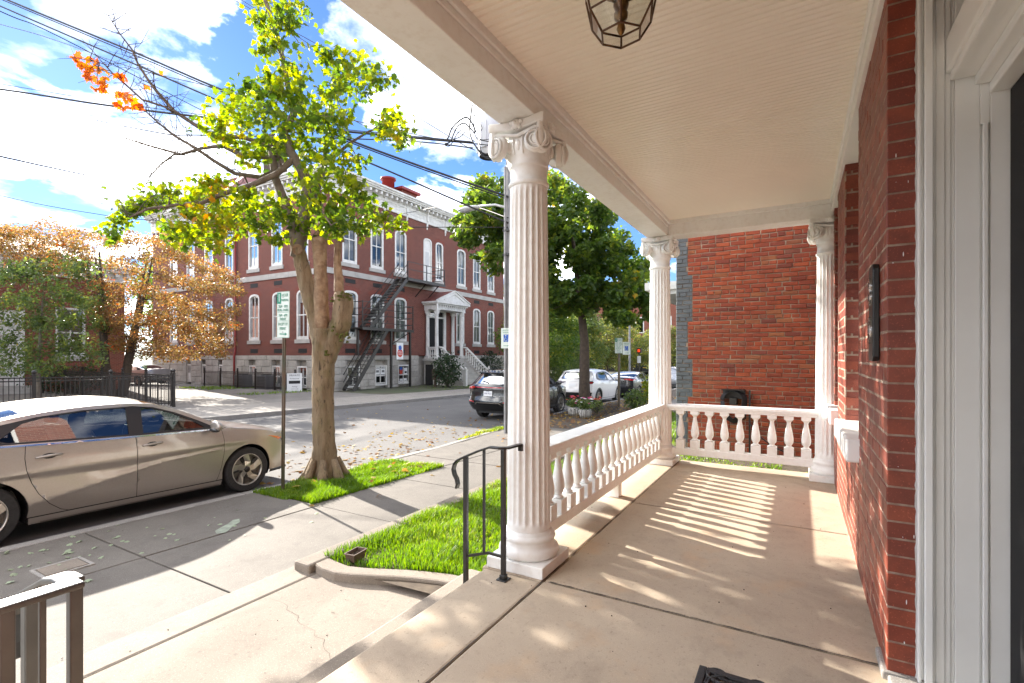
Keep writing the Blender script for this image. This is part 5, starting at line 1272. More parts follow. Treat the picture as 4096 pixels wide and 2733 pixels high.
def flight(x0, z0, x1, z1, n):
    for y in (FY0+.05, FY1-.05):
        iron('stringer', MB().bar([(x0, y, z0), (x1, y, z1)], .05, .24)); iron('handrail', MB().bar([(x0, y, z0+.95), (x1, y, z1+1.0)], .035, .04).bar([(x0, y, z0+.5), (x1, y, z1+.55)], .025, .03))
    for k in range(n):
        t = (k+.5)/n; x, z = lerp(x0, x1, t), lerp(z0, z1, t); iron('tread', MB().box(x-.11, x+.11, FY0+.08, FY1-.08, z-.02, z+.015))
    m = MB()
    for k in range(1, 5): t = k/5; x, z = lerp(x0, x1, t), lerp(z0, z1, t); m.box(x-.015, x+.015, FY0+.04, FY0+.06, z, z+.98)
    iron('rail_posts', m)
flight(20.75, GZ, 23.6, 2.95, 16); flight(22.1, 2.98, 25.5, 6.48, 16)
for x_ in (23.9, 25.7): iron('post', MB().box(x_-.06, x_+.06, FY0, FY0+.12, GZ, 2.9))
iron('post', MB().box(21.5, 21.62, FY0+.5, FY0+.62, 1.3, 2.9)); iron('brace', MB().bar([(27.6, SY-.02, 5.5), (27.6, FY0+.2, 6.4)], .05, .06).bar([(29.0, SY-.02, 5.5), (29.0, FY0+.2, 6.4)], .05, .06).bar([(24.9, SY-.02, 1.9), (25.9, FY0+.2, 2.85)], .05, .06))
# hanging sign board with a round red and blue emblem
sg = empty('hanging_sign', (24.6, FY0-.06, 1.55), 0, 'white board with red and blue round emblem on the fire escape', 'sign')
obj('board', MB().box(-.31, .31, 0, .03, -.55, .55), 'paper_white', sg, bevel=.01)
em = [(.25*math.cos(a*PI/14), -.12+.27*math.sin(a*PI/14)) for a in range(28)]
obj('emblem', MB().prism(em, -.004, .0, 'y'), 'red_print', sg)
bl = [((.15+.035*math.sin(a*2.2))*math.cos(a*PI/14), .22+(.16+.03*math.cos(a*1.7))*math.sin(a*PI/14)) for a in range(28)]
obj('emblem_top', MB().prism(bl, -.008, -.0041, 'y'), 'sign_blue', sg)
text('SMALL', .15, 'paper_white', sg, (0, -.006, -.06), (R(90), 0, 0), .002, sx=.9); text('FRIEND', .13, 'paper_white', sg, (0, -.006, -.2), (R(90), 0, 0), .002, sx=.8); text('- - - - -', .06, 'print_black', sg, (0, -.002, -.46), (R(90), 0, 0), .001)
# notices in the basement windows
for i, (c, z, w, h, t, lab) in enumerate(((23.95, .28, .4, .55, 'OFFICE', 'white office notice in the left half of a basement window'), (24.45, .28, .4, .55, 'OFFICE', 'white office notice in the right half of a basement window'), (26.65, .15, .34, .5, '', 'white poster in the right half of the basement window by the posts'), (26.2, -.5, .3, .3, '', 'small white notice low in the basement window by the posts'), (26.62, -.5, .3, .34, '', 'framed notice low right in the basement window by the posts'))):
    n_ = empty('notice', (c, SY+.06, z), 0, lab, 'notice', 'notices in the basement windows'); obj('sheet', MB().box(-w/2, w/2, 0, .004, -h/2, h/2), 'paper_white', n_)
    if t: text(t, .13, 'print_black', n_, (0, -.003, .14), (R(90), 0, 0), .001, sx=.75)
    obj('print', MB().box(-w*.3, w*.3, -.003, -.001, -h*.25, h*.02), 'print_black' if not t else 'bin_grey', n_)
nb = empty('round_poster', (26.18, SY+.055, .2), 0, 'blue and red round poster in a basement window', 'poster'); obj('disc', MB().prism([(.16*math.cos(a*PI/10), .26*math.sin(a*PI/10)-.02) for a in range(20)], -.004, 0, 'y'), 'red_print', nb); obj('disc_top', MB().prism([(.13*math.cos(a*PI/10), .12*math.sin(a*PI/10)+.16) for a in range(20)], -.008, -.0042, 'y'), 'sign_blue', nb)
# ---------------------------------------------------------------- low annex on the left
an = empty('annex_building', (0, 0, 0), 0, 'single-storey red brick annex with white cornice at far left', 'building')
AF = Facade('y', 35.0); az = -.75
aw = obj('wall', AF.wall(-12, 14.2, az-.2, 5.7, [[(8.6, -.3), (9.75, -.3), (9.75, 3.6), (8.6, 3.6)], [(11.0, 1.2), (12.3, 1.2), (12.3, 3.9), (11.0, 3.9)], [(5.2, 1.2), (6.5, 1.2), (6.5, 3.9), (5.2, 3.9)]]), 'annex_brick', an)
obj('end_wall', MB().box(13.9, 14.2, 35.003, 48, az-.2, 5.7).box(-12, 13.89, 35.4, 48, az-.2, 5.7), 'annex_brick', an)
obj('cornice', MB().box(-12.1, 14.3, 34.9, 35.2, 5.55, 6.1).box(-12.2, 14.6, 34.55, 35.2, 6.1, 6.32).box(-12.2, 14.7, 34.4, 35.2, 6.32, 6.5).box(14.2, 14.55, 35.2, 48, 6.1, 6.5), 'school_white', an)
for k in range(24): obj('modillion', MB().box(1.5+k*.55, 1.7+k*.55, 34.6, 34.9, 5.85, 6.09), 'school_white', an)
mat('grey_roof', (.13, .125, .12), .8, (.18, .17, .165), 3)
obj('roof', MB().prism([(34.35, 6.51), (48, 6.51), (41.5, 8.6)], -12.3, 14.75, 'x'), 'grey_roof', an)
for c, w, z0, z1 in ((11.65, 1.3, 1.2, 3.9), (5.85, 1.3, 1.2, 3.9)): window(AF, c, w, z0, z1, aw, .6, False, True, 2)
dd = obj('door', MB().box(8.6, 8.75, 34.95, 35.2, -.3, 3.6).box(9.6, 9.75, 34.95, 35.2, -.3, 3.6).box(8.751, 9.599, 34.96, 35.2, 2.3, 2.5).box(8.751, 9.599, 35.1, 35.18, -.3, 2.3).box(8.751, 9.599, 35.1, 35.15, 2.5, 3.6), 'school_white', an)
for k in range(3): obj('step', MB().box(7.9-.0*k, 10.3, 34.95-.35*(k+1), 34.95-.35*k-.002, az-.2, -.3-.15*k), 'band_stone', an)
for X in (8.2, 10.1): obj('stair_rail', MB().bar([(X, 34.9, .75), (X, 33.8, .25)], .06, .08).box(X-.05, X+.05, 33.75, 33.85, az, .35).box(X-.04, X+.04, 34.6, 34.66, -.4, .6).box(X-.04, X+.04, 34.2, 34.26, -.5, .4), 'black_iron', an)
# ---------------------------------------------------------------- iron fences
def iron_fence(pts, h, label, zf, group=None, gap=.12):
    f = empty('iron_fence', (0, 0, 0), 0, label, 'fence', group); pk = MB()
    for (a, b) in zip(pts, pts[1:]):
        a = Vector(a); b = Vector(b); L_ = (b-a).length; n = max(1, round(L_/1.9))
        for k in range(n+1):
            p = a.lerp(b, k/n); z = zf(p.x)
            m = MB().box(p.x-.04, p.x+.04, p.y-.04, p.y+.04, z-.1, z+h+.06); m.lathe([(.05, h+.06), (.06, h+.08), (.03, h+.1), (.055, h+.13), (.06, h+.16), (.045, h+.2), (.01, h+.22)], (p.x, p.y, z), 10); obj('post', m, 'black_iron', f)
        for z_ in (.15, h-.12, h-.02): obj('rail', MB().bar([(a.x, a.y, zf(a.x)+z_), (b.x, b.y, zf(b.x)+z_)], .03, .035), 'black_iron', f)
        n = int(L_/gap)
        for k in range(n): p = a.lerp(b, (k+.5)/n); z = zf(p.x); pk.box(p.x-.009, p.x+.009, p.y-.009, p.y+.009, z+.06, z+h+.0)
    obj('pickets', pk, 'black_iron', f, kind='stuff'); return f
iron_fence([(9.85, 20.4), (-4, 20.4)], 1.2, 'black iron picket fence along the lot behind the grey car', lambda x: zr(x)+.11)
iron_fence([(9.95, 20.75), (10.1, 31)], 1.2, 'black iron picket fence running back beside the gravel lot', lambda x: zr(x)+.11)
iron_fence([(18.6, 25.2), (18.6, 34.6)], 1.05, 'low black iron fence along the side of the school', lambda x: zr(x)+.11)
pv = empty('private_sign', (18.45, 25.05, zr(18)+.1), R(-30), 'white private parking notice board at the end of the school fence', 'sign')
obj('board', MB().box(-.4, .4, -.02, .02, .0, 1.05), 'paper_white', pv)
for t, s, z_ in (('PRIVATE', .15, .92), ('Professional', .10, .74), ('Parking', .09, .28), ('violators towed', .06, .15)): text(t, s, 'print_black', pv, (0, -.023, z_), (R(90), 0, 0), .002)
obj('dark_band', MB().box(-.3, .3, -.024, -.0205, .45, .62), 'print_black', pv)
for i, (y_, l) in enumerate(((26.5, 'grey air conditioner behind the low fence, nearest the maple trunk'), (28.8, 'grey air conditioner behind the low fence, second from the trunk'), (31.2, 'grey air conditioner behind the low fence, beside the downspout'))):
    u = empty('air_conditioner', (19.2, y_, zr(19)+.1), 0, l, 'air conditioner', 'air conditioners behind the low fence'); obj('cabinet', MB().box(-.35, .35, -.45, .45, 0, .85), 'bin_grey', u, bevel=.03); obj('fan_guard', MB().lathe([(.3, .85), (.3, .88), (.05, .9)], n=16), 'dark_vent', u); 
    m = MB()
    for k in range(8): m.box(-.355, -.35, -.4, .4, .08+k*.09, .1+k*.09)
    obj('grille', m, 'dark_vent', u)
# ---------------------------------------------------------------- cars
def wheel_part(car, x, y, r, rim, style, side):
    """tyre, rim with spokes; side = -1 right, +1 left; y is the outer face"""
    w = empty('wheel'); w.parent = car; w.location = (x, y, r); w.rotation_euler = (R(90) if side < 0 else R(-90), 0, 0)
    tw_ = .2; prof = [(rim*1.0, -.01), (rim*1.03, .0), (r*.94, .0), (r*.985, -.015), (r, -.035), (r, -tw_+.03), (r*.97, -tw_), (rim, -tw_)]
    m = MB().lathe(prof, n=40, caps=False)
    autosmooth(obj('tyre', m, 'tyre', w, smooth=True), 40)
    m = MB().lathe([(rim*1.02, -.012), (rim*1.0, .0), (rim*.95, -.004), (rim*.93, -.03), (rim*.92, -tw_)], n=40, caps=False)
    obj('rim', m, 'alloy', w, smooth=True)
    m = MB().lathe([(rim*.93, -.075), (.07, -.06), (.001, -.055)], n=32, caps=False); obj('brake_disc', m, 'brake_disc' if style != 'far' else 'alloy_dark', w, smooth=True)
    n = 5
    for k in range(n):
        a = 2*PI*k/n+.3; rot = Matrix.Rotation(a, 4, 'Z')
        if style == 'star':
            m = MB(); hx = .045; o_ = rim*.95
            V = [(.03, -.035, -.012), (.10, -.050, -.01), (o_, -.012, -.006), (o_, .075, -.012), (.12, .03, -.028), (.05, .03, -.02)]
            m.add(V+[(p[0], p[1], p[2]-.03) for p in V], [(0, 1, 2, 3, 4, 5)]+[(i, 6+i, 6+(i+1) % 6, (i+1) % 6) for i in range(6)]); m.xf(rot); s_ = obj('spoke', m, 'alloy', w, fix=True)
            m = MB(); V = [(.12, .028, -.03), (o_, .075, -.014), (o_*.93, .11, -.03), (.09, .05, -.04)]
            m.add(V+[(p[0], p[1], p[2]-.03) for p in V], [(0, 1, 2, 3)]+[(i, 4+i, 4+(i+1) % 4, (i+1) % 4) for i in range(4)]); m.xf(rot); obj('spoke', m, 'alloy_dark', w, fix=True)
        else:
            for da in (-.14, .14):
                m = MB().hexa([(.04, -.018, -.05), (rim*.95, -.012, -.04), (rim*.95, .012, -.04), (.04, .018, -.05)], [(.04, -.016, -.015), (rim*.95, -.009, -.01), (rim*.95, .009, -.01), (.04, .016, -.015)]); m.xf(Matrix.Rotation(a+da, 4, 'Z')); obj('spoke', m, 'alloy', w)
    obj('hub_cap', MB().lathe([(.042, -.02), (.038, -.002), (.02, .002), (.001, .003)], n=20), 'alloy_dark', w, smooth=True)
    return w
def offset_poly(poly, d):
    """shrink a ccw/cw polygon towards its inside by d"""
    n = len(poly); A_ = sum(poly[i][0]*poly[(i+1) % n][1]-poly[(i+1) % n][0]*poly[i][1] for i in range(n)); s = 1 if A_ > 0 else -1; out = []
    for i in range(n):
        p0, p1, p2 = Vector(poly[i-1]), Vector(poly[i]), Vector(poly[(i+1) % n]); e1 = (p1-p0).normalized(); e2 = (p2-p1).normalized()
        n1 = Vector((-e1.y, e1.x))*s; n2 = Vector((-e2.y, e2.x))*s; b = n1+n2
        if b.length < 1e-6: b = n1
        b.normalize(); c = max(.35, b.dot(n1)); out.append(tuple(p1+b*d/c))
    return out
def car(name, loc, label, S, group='cars parked along the street'):
    c = empty(name, loc, S.get('rz', 0), label, 'car', group)
    c.rotation_euler = (0, S.get('pitch', 0), S.get('rz', 0))
    paint = S['paint']; glass = S.get('glass', 'car_glass'); W2 = S['w']/2; fx, rx = S['axles']; r = S['r']; ra = S.get('arch', r+.045); G = S.get('grid', .06)
    plan = lambda x: W2*smoothtab(x, S['plan'])
    rail = lambda x: smoothtab(x, S['rail']); zc = lambda x: max(rail(x)+.002, smoothtab(x, S['center'])); belt = lambda x: smoothtab(x, S['belt'])
    kn = S.get('knots')
    def sy(x, z):
        b = belt(x)
        if z <= b:
            q = kn(x, b) if kn else [(.1, .90), (.2, .945), (.4, .985), (.6, 1.0), (.8, .985), (b, .95)]
            return plan(x)*interp(z, q)
        return plan(x)*.95-(z-b)*S['lean']-max(0, z-b-.25)**2*.5
    yr = lambda x: sy(x, rail(x))
    def tz(x, y): t = min(1, abs(y)/max(.05, yr(x))); return rail(x)+(zc(x)-rail(x))*(1-t**2.6)
    xr_ = lambda z: smoothtab(z, S['tail']); xf_ = lambda z: smoothtab(z, S['nose']); rb, fb = S.get('rbow', .16), S.get('fbow', .28)
    def rcap(y, z, o=0): w = max(.1, sy(xr_(z)+rb, z)); return (xr_(z)+rb*min(1.2, abs(y)/w)**S.get('rexp', 2.6)-o, y, z)
    def fcap(y, z, o=0): w = max(.1, sy(xf_(z)-fb, z)); return (xf_(z)-fb*min(1.2, abs(y)/w)**2.4+o, y, z)
    EX = S.get('creases', ())
    def side(poly, mt, nm, s, o=0, holes=(), step=.05, grid=None, big=False, parent=None, **kw):
        P_ = dense(poly, step); H_ = [dense(h, step) for h in holes]
        return obj(nm, cdt(P_, H_, G if grid is None else grid, lambda x, z: (x, s*(sy(x, z)+o), z), EX if big else ()), mt, parent or c, smooth=True, **kw)
    def top(poly, mt, nm, o=0, grid=None):
        return obj(nm, cdt(dense(poly, .06), [], G if grid is None else grid, lambda x, y: (x, y, tz(x, y)+o)), mt, c, smooth=True)
    def rear(poly, mt, nm, o=0, parent=None, step=.04, grid=.08): return obj(nm, cdt(dense(poly, step), [], grid, lambda y, z: rcap(y, z, o)), mt, parent or c, smooth=True)
    def front(poly, mt, nm, o=0): return obj(nm, cdt(dense(poly, .05), [], .09, lambda y, z: fcap(y, z, o)), mt, c, smooth=True)
    zb = S['zb']; arc = lambda cx_, a0, a1, n=16, q=1.0: [(cx_+ra*q*math.cos(R(lerp(a0, a1, i/n))), r+ra*q*math.sin(R(lerp(a0, a1, i/n)))) for i in range(n+1)]
    aw = math.degrees(math.asin(max(-.9, min(.9, (zb-r)/ra))))
    d0, d1, d2 = S['doors']                       # front door front edge, b-pillar, rear door rear edge (at the belt)
    tails = [(xr_(z)+rb, z) for z in np.linspace(S['tail'][0][0], rail(S['rear_top']), 8)]
    noses = [(xf_(z)-fb, z) for z in np.linspace(S['nose'][0][0], S['nose'][-1][0], 8)]
    railpts = lambda a, b, n=14: [(lerp(a, b, i/n), rail(lerp(a, b, i/n))) for i in range(n+1)]
    beltpts = lambda a, b, n=6: [(lerp(a, b, i/n), belt(lerp(a, b, i/n))) for i in range(n+1)]
    fedge = S['fedge']; redge = S['redge']         # door edge curves from belt down to zb: lists of (x,z)
    for s in (-1, 1):
        fen = [p for p in fedge[::-1]]+[(d0, belt(d0))]+[(x, z-.004) for x, z in railpts(S['cowl_side'], noses[-1][0], 10) if x > d0+.02]+noses[::-1]+[(fx+ra*math.cos(R(aw)), zb)]+arc(fx, aw, 180-aw)
        side(offset_poly(fen, .003), paint, 'front_fender', s, big=True)
        fd = beltpts(d1, d0)+fedge+[(d1+.02, zb)]
        door_f = side(offset_poly(fd, .003), paint, 'front_door', s, big=True)
        rd = beltpts(d2, d1)+[(d1+.02, zb)]+[p for p in redge[::-1]]
        door_r = side(offset_poly(rd, .003), paint, 'rear_door', s, big=True)
        qp = [(d2, belt(d2))]+redge+arc(rx, aw, 180-aw)[0:]+[(rx-ra*math.cos(R(aw)), zb)]+tails+railpts(S['rear_top'], S['cpil'], 8)+[(S['cpil'], belt(S['cpil']))]
        q_ = []
        for p in qp:
            if not q_ or math.hypot(p[0]-q_[-1][0], p[1]-q_[-1][1]) > .004: q_.append(p)
        side(offset_poly(q_, .003), paint, 'rear_quarter', s, big=True)
        # sills, inner dark skin
        side([(rx+ra+.01, zb-.075), (fx-ra-.01, zb-.075), (fx-ra-.005, zb-.006), (rx+ra+.005, zb-.006)], S.get('sill', paint), 'sill', s, .01)
        full = [(rx+ra*math.cos(R(aw)), zb)]+[(fx-ra*math.cos(R(aw)), zb)]+arc(fx, 180-aw, aw)[1:]+noses+[(x, z-.01) for x, z in railpts(noses[-1][0], d0, 8)[1:]]+[(d0, belt(d0))]+beltpts(d0, d2, 8)[1:]+[(d2, belt(d2)-.02), tails[-1]]+tails[::-1][1:]+arc(rx, 180-aw, aw)
        q_ = []
        for p in full:
            if not q_ or math.hypot(p[0]-q_[-1][0], p[1]-q_[-1][1]) > .004: q_.append(p)
        side(offset_poly(q_, .004), 'car_trim_black', 'inner_skin', s, -.032)
        # greenhouse: painted rail, black surround, glass
        gh = beltpts(S['cpil'], d0, 8)+[(x, z) for x, z in railpts(S['cowl_side'], S['cpil'], 26) if x < d0+.001 or True]
        q_ = []
        for p in gh:
            if not q_ or math.hypot(p[0]-q_[-1][0], p[1]-q_[-1][1]) > .004: q_.append(p)
        dlo = S['dlo']
        side(q_, paint, 'roof_rail', s, 0, [dlo])
        wins = S['windows']
        tr = side(offset_poly(dlo, -.002), 'car_trim_black', 'window_surround', s, -.004, wins)
        for wv, gm_ in zip(wins, S.get('winglass', [glass]*len(wins))): side(offset_poly(wv, -.012), gm_, 'window_glass', s, -.012, parent=tr)
        if S.get('beltline'): side([(p[0], p[1]-.006) for p in beltpts(S['cpil']+.15, d0-.1, 8)]+[(p[0], p[1]+.010) for p in beltpts(d0-.1, S['cpil']+.15, 8)], S['beltline'], 'belt_moulding', s, .006)
        # wheel arches
        for ax in (fx, rx):
            m = MB(); pts = arc(ax, -20, 200, 20); n = len(pts); vs = [(p[0], s*(sy(p[0], p[1])-.001), p[1]) for p in pts]+[(p[0], s*(W2-.45), p[1]) for p in pts]; m.add(vs, [(i, i+1, n+i+1, n+i) for i in range(n-1)]+[tuple(range(n, 2*n))])
            obj('wheel_well', m, 'car_trim_black', c)
        if S.get('cladding'):
            for ax in (fx, rx):
                o_ = arc(ax, -8, 188, 20, 1.13); i_ = arc(ax, 188, -8, 20, .995); side(o_+i_, 'car_trim_black', 'arch_moulding', s, .008, step=.2, grid=0)
        wheel_part(c, fx, s*(W2-.03), r, S['rim'], S.get('style', 'twin'), s); wheel_part(c, rx, s*(W2-.03), r, S['rim'], S.get('style', 'twin'), s)
        # handles and mirror
        for hx, par in ((d1+.16, door_f), (d2+.17, door_r)):
            z_ = S['handle'](hx); y_ = s*(sy(hx, z_)+.022)
            m = MB().tube([(hx-.1, y_-s*.02, z_-.008), (hx-.07, y_, z_-.002), (hx, y_+s*.006, z_+.004), (hx+.08, y_, z_+.006), (hx+.12, y_-s*.022, z_+.004)], [.010, .013, .015, .014, .010], 8)
            obj('handle', m, paint, par, smooth=True)
            k_ = [(hx+.01+.06*math.cos(a*PI/8), z_+.028*math.sin(a*PI/8)) for a in range(16)]; side(k_, 'car_trim_black', 'handle_cup', s, .0015, grid=0, parent=par)
        mx, mz = S['mirror']; y_ = s*(sy(mx, belt(mx))-.01)
        m = MB().tube([(mx+.02, y_, mz-.055), (mx-.01, y_+s*.08, mz-.04)], .022, 8); st_ = len(m.v)
        m.ell((0, 0, 0), .075, .115, .072, 14, 9)
        for i in range(st_, len(m.v)):
            v = m.v[i]; xx_ = v[0] if v[0] > 0 else v[0]*.35; m.v[i] = (mx+xx_-.01, y_+s*.15+v[1], mz+v[2]-.02*v[1]*s)
        mo_ = obj('mirror', m, paint, c, smooth=True); mm = MB().ell((mx-.012, y_+s*.14, mz-.05), .05, .1, .03, 10, 6); obj('mirror_base', mm, 'car_trim_black', mo_, smooth=True)
    # tops
    def yl(xa, xb, k, n=12, bow=0): return [(lerp(xa, xb, i/n), k*(yr(lerp(xa, xb, i/n))-.002)) for i in range(n+1)]
    cw, wt, rt, bt, rt2 = S['cowl'], S['wtop'], S['rtop'], S['btop'], S['rear_top']     # cowl, windscreen top, roof end, backlight bottom, tail edge
    def across(x0, bow, k, f=1.0, n=8): return [(x0+bow*(1-(2*i/n-1)**2), lerp(-k, k, i/n)*(yr(x0)-.002)*f) for i in range(n+1)]
    nose_x = noses[-1][0]
    top(yl(nose_x, cw, -1)[:-1]+[(cw+.12*(1-(2*i/8-1)**2), lerp(-1, 1, i/8)*(yr(cw)-.01)) for i in range(9)]+yl(cw, nose_x, 1)[1:], paint, 'bonnet')
    ws = [(cw+.1*(1-(2*i/8-1)**2), lerp(-1, 1, i/8)*(yr(cw)-.06)) for i in range(9)]+[(x, yr(x)-.055) for x in np.linspace(cw, wt, 8)[1:-1]]+[(wt+.08*(1-(2*i/8-1)**2), lerp(1, -1, i/8)*(yr(wt)-.05)) for i in range(9)]+[(x, -yr(x)+.055) for x in np.linspace(wt, cw, 8)[1:-1]]
    top(ws, S.get('wsglass', glass), 'windscreen', .0, .09)
    for s in (-1, 1): top([(x, s*(yr(x)-.002)) for x in np.linspace(cw+.02, wt, 9)]+[(x, s*(yr(x)-.06)) for x in np.linspace(wt, cw+.02, 9)], paint, 'a_pillar', .0, 0)
    top([(wt+.08*(1-(2*i/8-1)**2), lerp(-1, 1, i/8)*(yr(wt)-.003)) for i in range(9)]+yl(wt, rt, 1)[1:-1]+[(rt-.04*(1-(2*i/8-1)**2), lerp(1, -1, i/8)*(yr(rt)-.003)) for i in range(9)]+yl(rt, wt, -1)[1:-1], S.get('roof', paint), 'roof')
    if not S.get('hatch'):
        top([(rt-.04*(1-(2*i/8-1)**2), lerp(-1, 1, i/8)*(yr(rt)-.07)) for i in range(9)]+[(x, yr(x)-.07) for x in np.linspace(rt, bt, 8)[1:-1]]+[(bt, lerp(1, -1, i/8)*(yr(bt)-.07)) for i in range(9)]+[(x, -yr(x)+.07) for x in np.linspace(bt, rt, 8)[1:-1]], glass, 'rear_window', 0, .09)
        for s in (-1, 1): top([(x, s*(yr(x)-.002)) for x in np.linspace(rt, bt, 9)]+[(x, s*(yr(x)-.075)) for x in np.linspace(bt, rt, 9)], paint, 'c_pillar', .0, 0)
    top([(bt, lerp(-1, 1, i/8)*(yr(bt)-.003)) for i in range(9)]+yl(bt, rt2, 1, 5)[1:]+[(rt2-.05*(1-(2*i/8-1)**2), lerp(1, -1, i/8)*(yr(rt2)-.003)) for i in range(1, 8)]+yl(rt2, bt, -1, 5)[:-1], paint, 'boot_lid')
    # ends
    zt = rail(rt2)+.0; zl = S['tail'][0][0]
    hw = lambda z, k=1.0: sy(xr_(z)+rb, z)*k
    zz_ = list(np.linspace(zl, zt, 9)); back = [(-hw(z), z) for z in zz_]+[(y, rail(rt2)+(zc(rt2)-rail(rt2))*(1-abs(y/yr(rt2))**2.6)) for y in np.linspace(-yr(rt2), yr(rt2), 11)[1:-1]]+[(hw(z), z) for z in zz_[::-1]]
    rear(back, paint, 'tailgate')
    zz_ = list(np.linspace(S['nose'][0][0], S['nose'][-1][0], 9)); hwf = lambda z: sy(xf_(z)-fb, z)
    front([(-hwf(z), z) for z in zz_]+[(hwf(z), z) for z in zz_[::-1]], paint, 'front_bumper')
    obj('underbody', MB().box(S['tail'][0][1]+.25, S['nose'][0][1]-.4, -W2+.28, W2-.28, zb-.1, zb+.05).box(rx+ra, fx-ra, -W2+.1, W2-.1, zb-.06, zb+.06), 'car_trim_black', c)
    # seats and dash
    for sx_, hh in ((d1-.05, 0), (d2+.05, .02)):
        for y_ in (-.37, .37):
            m = MB().box(sx_-.1, sx_+.45, y_-.24, y_+.24, zb+.1, zb+.36); m.hexa([(sx_-.2, y_-.24, zb+.3), (sx_-.02, y_-.24, zb+.3), (sx_-.02, y_+.24, zb+.3), (sx_-.2, y_+.24, zb+.3)], [(sx_-.38, y_-.2, zb+.82+hh), (sx_-.26, y_-.2, zb+.82+hh), (sx_-.26, y_+.2, zb+.82+hh), (sx_-.38, y_+.2, zb+.82+hh)]).box(sx_-.4, sx_-.3, y_-.12, y_+.12, zb+.84+hh, zb+1.0+hh); obj('seat', m, S.get('seat', 'seat_cloth'), c, bevel=.04)
    obj('dashboard', MB().prism([(cw-.05, zb+.3), (d0-.35, zb+.3), (d0-.42, zb+.62), (d0-.3, belt(d0)-.03), (cw-.05, belt(d0)-.04)], -W2+.15, W2-.15, 'y'), 'seat_cloth', c)
    sw = MB(); cx0 = d0-.55; sw.tube([(cx0+.06*math.cos(a), .37+.18*math.sin(a), belt(0)-.02+.17*math.cos(a)) for a in np.linspace(0, 2*PI, 25)], .016, 6); sw.bar([(cx0, .2, belt(0)-.02), (cx0, .54, belt(0)-.02)], .04, .05); obj('steering_wheel', sw, 'car_trim_black', c, smooth=True)
    c['_'] = 0; del c['_']
    return c, dict(side=side, rear=rear, top=top, front=front, sy=sy, rcap=rcap, xr=xr_, hw=hw, belt=belt, tz=tz, yr=yr)
# ---- grey sedan at the near kerb
def kn_sedan(x, b):
    L1 = .71+.012*(x+.2); tri = max(0, 1-abs(x+.15)/1.25)
    L2 = L1-.012-.075*tri; L3 = min(L2-.03, max(.30, .34+(x+1.15)*.20))
    bulge = .006*tri
    arch = .012*max(0, 1-abs(math.hypot(x-1.36, 0)-.0)/.75)+.012*max(0, 1-abs(x+1.36)/.75)
    return [(.12, .91), (.2, .945+arch), (.255, .955+arch), (L3-.012, .9885+arch+bulge), (L3, .9935+arch+bulge), (L2, .979+arch*1.0), (L1, 1.0015+arch*.6), (L1+.02, 1.001+arch*.5), (.84, .985), (b, .955)]
CREASE = []
for _x in np.arange(-2.2, 1.0, .03):
    _k = kn_sedan(_x, .98); CREASE += [(_x, _k[i][0]) for i in ((4, 5, 6) if abs(_x+.15) < 1.25 else (6,))]+([(_x, _k[4][0]-.012)] if abs(_x) < 1.1 else [])
SED = dict(creases=CREASE, paint='paint_grey_car', w=1.825, axles=(1.36, -1.36), r=.318, rim=.222, style='star', zb=.245, lean=.50, grid=.03, knots=kn_sedan,
    plan=[(-2.45, .80), (-2.2, .90), (-1.8, .965), (-1.2, .995), (0, 1), (1.2, .995), (1.75, .955), (2.05, .87), (2.25, .72)],
    belt=[(-2.3, 1.03), (-1.5, 1.01), (-.6, .975), (.2, .955), (.9, .94), (1.1, .935)],
    rail=[(-2.35, 1.045), (-2.1, 1.06), (-1.85, 1.075), (-1.6, 1.13), (-1.2, 1.245), (-.8, 1.315), (-.4, 1.345), (0, 1.345), (.25, 1.315), (.55, 1.205), (.85, 1.06), (1.08, .955), (1.3, .915), (1.6, .865), (1.85, .81), (2.05, .74), (2.2, .66)],
    center=[(-2.4, 1.07), (-2.2, 1.10), (-1.95, 1.11), (-1.6, 1.215), (-1.2, 1.325), (-.8, 1.39), (-.4, 1.415), (-.1, 1.415), (.2, 1.37), (.6, 1.215), (.95, 1.05), (1.08, 1.0), (1.4, .96), (1.75, .89), (2.05, .80), (2.25, .69)],
    tail=[(.25, -2.28), (.45, -2.38), (.65, -2.40), (.85, -2.38), (1.05, -2.36), (1.12, -2.34)], nose=[(.2, 2.22), (.35, 2.28), (.5, 2.29), (.62, 2.26), (.7, 2.2)],
    rear_top=-2.2, cpil=-1.9, cowl_side=1.06, cowl=1.0, wtop=.12, rtop=-1.0, btop=-1.8, doors=(.98, -.04, -1.02),
    fedge=[(1.0, .80), (1.005, .6), (.98, .42), (.945, .30), (.92, .245)], redge=[(-1.03, .86), (-1.02, .74), (-.975, .60), (-.92, .48), (-.83, .36), (-.73, .275), (-.66, .245)],
    dlo=[(.93, .955), (.5, .965), (0, .972), (-.6, .992), (-1.2, 1.015), (-1.62, 1.035), (-1.45, 1.125), (-1.2, 1.205), (-.9, 1.265), (-.5, 1.305), (0, 1.315), (.22, 1.285), (.45, 1.205), (.7, 1.085)],
    windows=[[(.77, .985), (.05, .99), (.08, 1.295), (.2, 1.275), (.42, 1.195), (.62, 1.095)], [(-.10, .995), (-.6, 1.012), (-1.15, 1.033), (-1.22, 1.06), (-1.02, 1.21), (-.8, 1.262), (-.5, 1.29), (-.08, 1.30)]],
    beltline='chrome', handle=lambda x: .855+(-.01*x), mirror=(.83, 1.0), seat='seat_light', pitch=.0155)
SXC, SYC = 4.29-1.36, 6.87+.9125-.03
gc, fn = car('parked_car', (SXC, SYC, zr(SXC)), 'bronze-grey sedan parked at the near kerb, left foreground', SED)
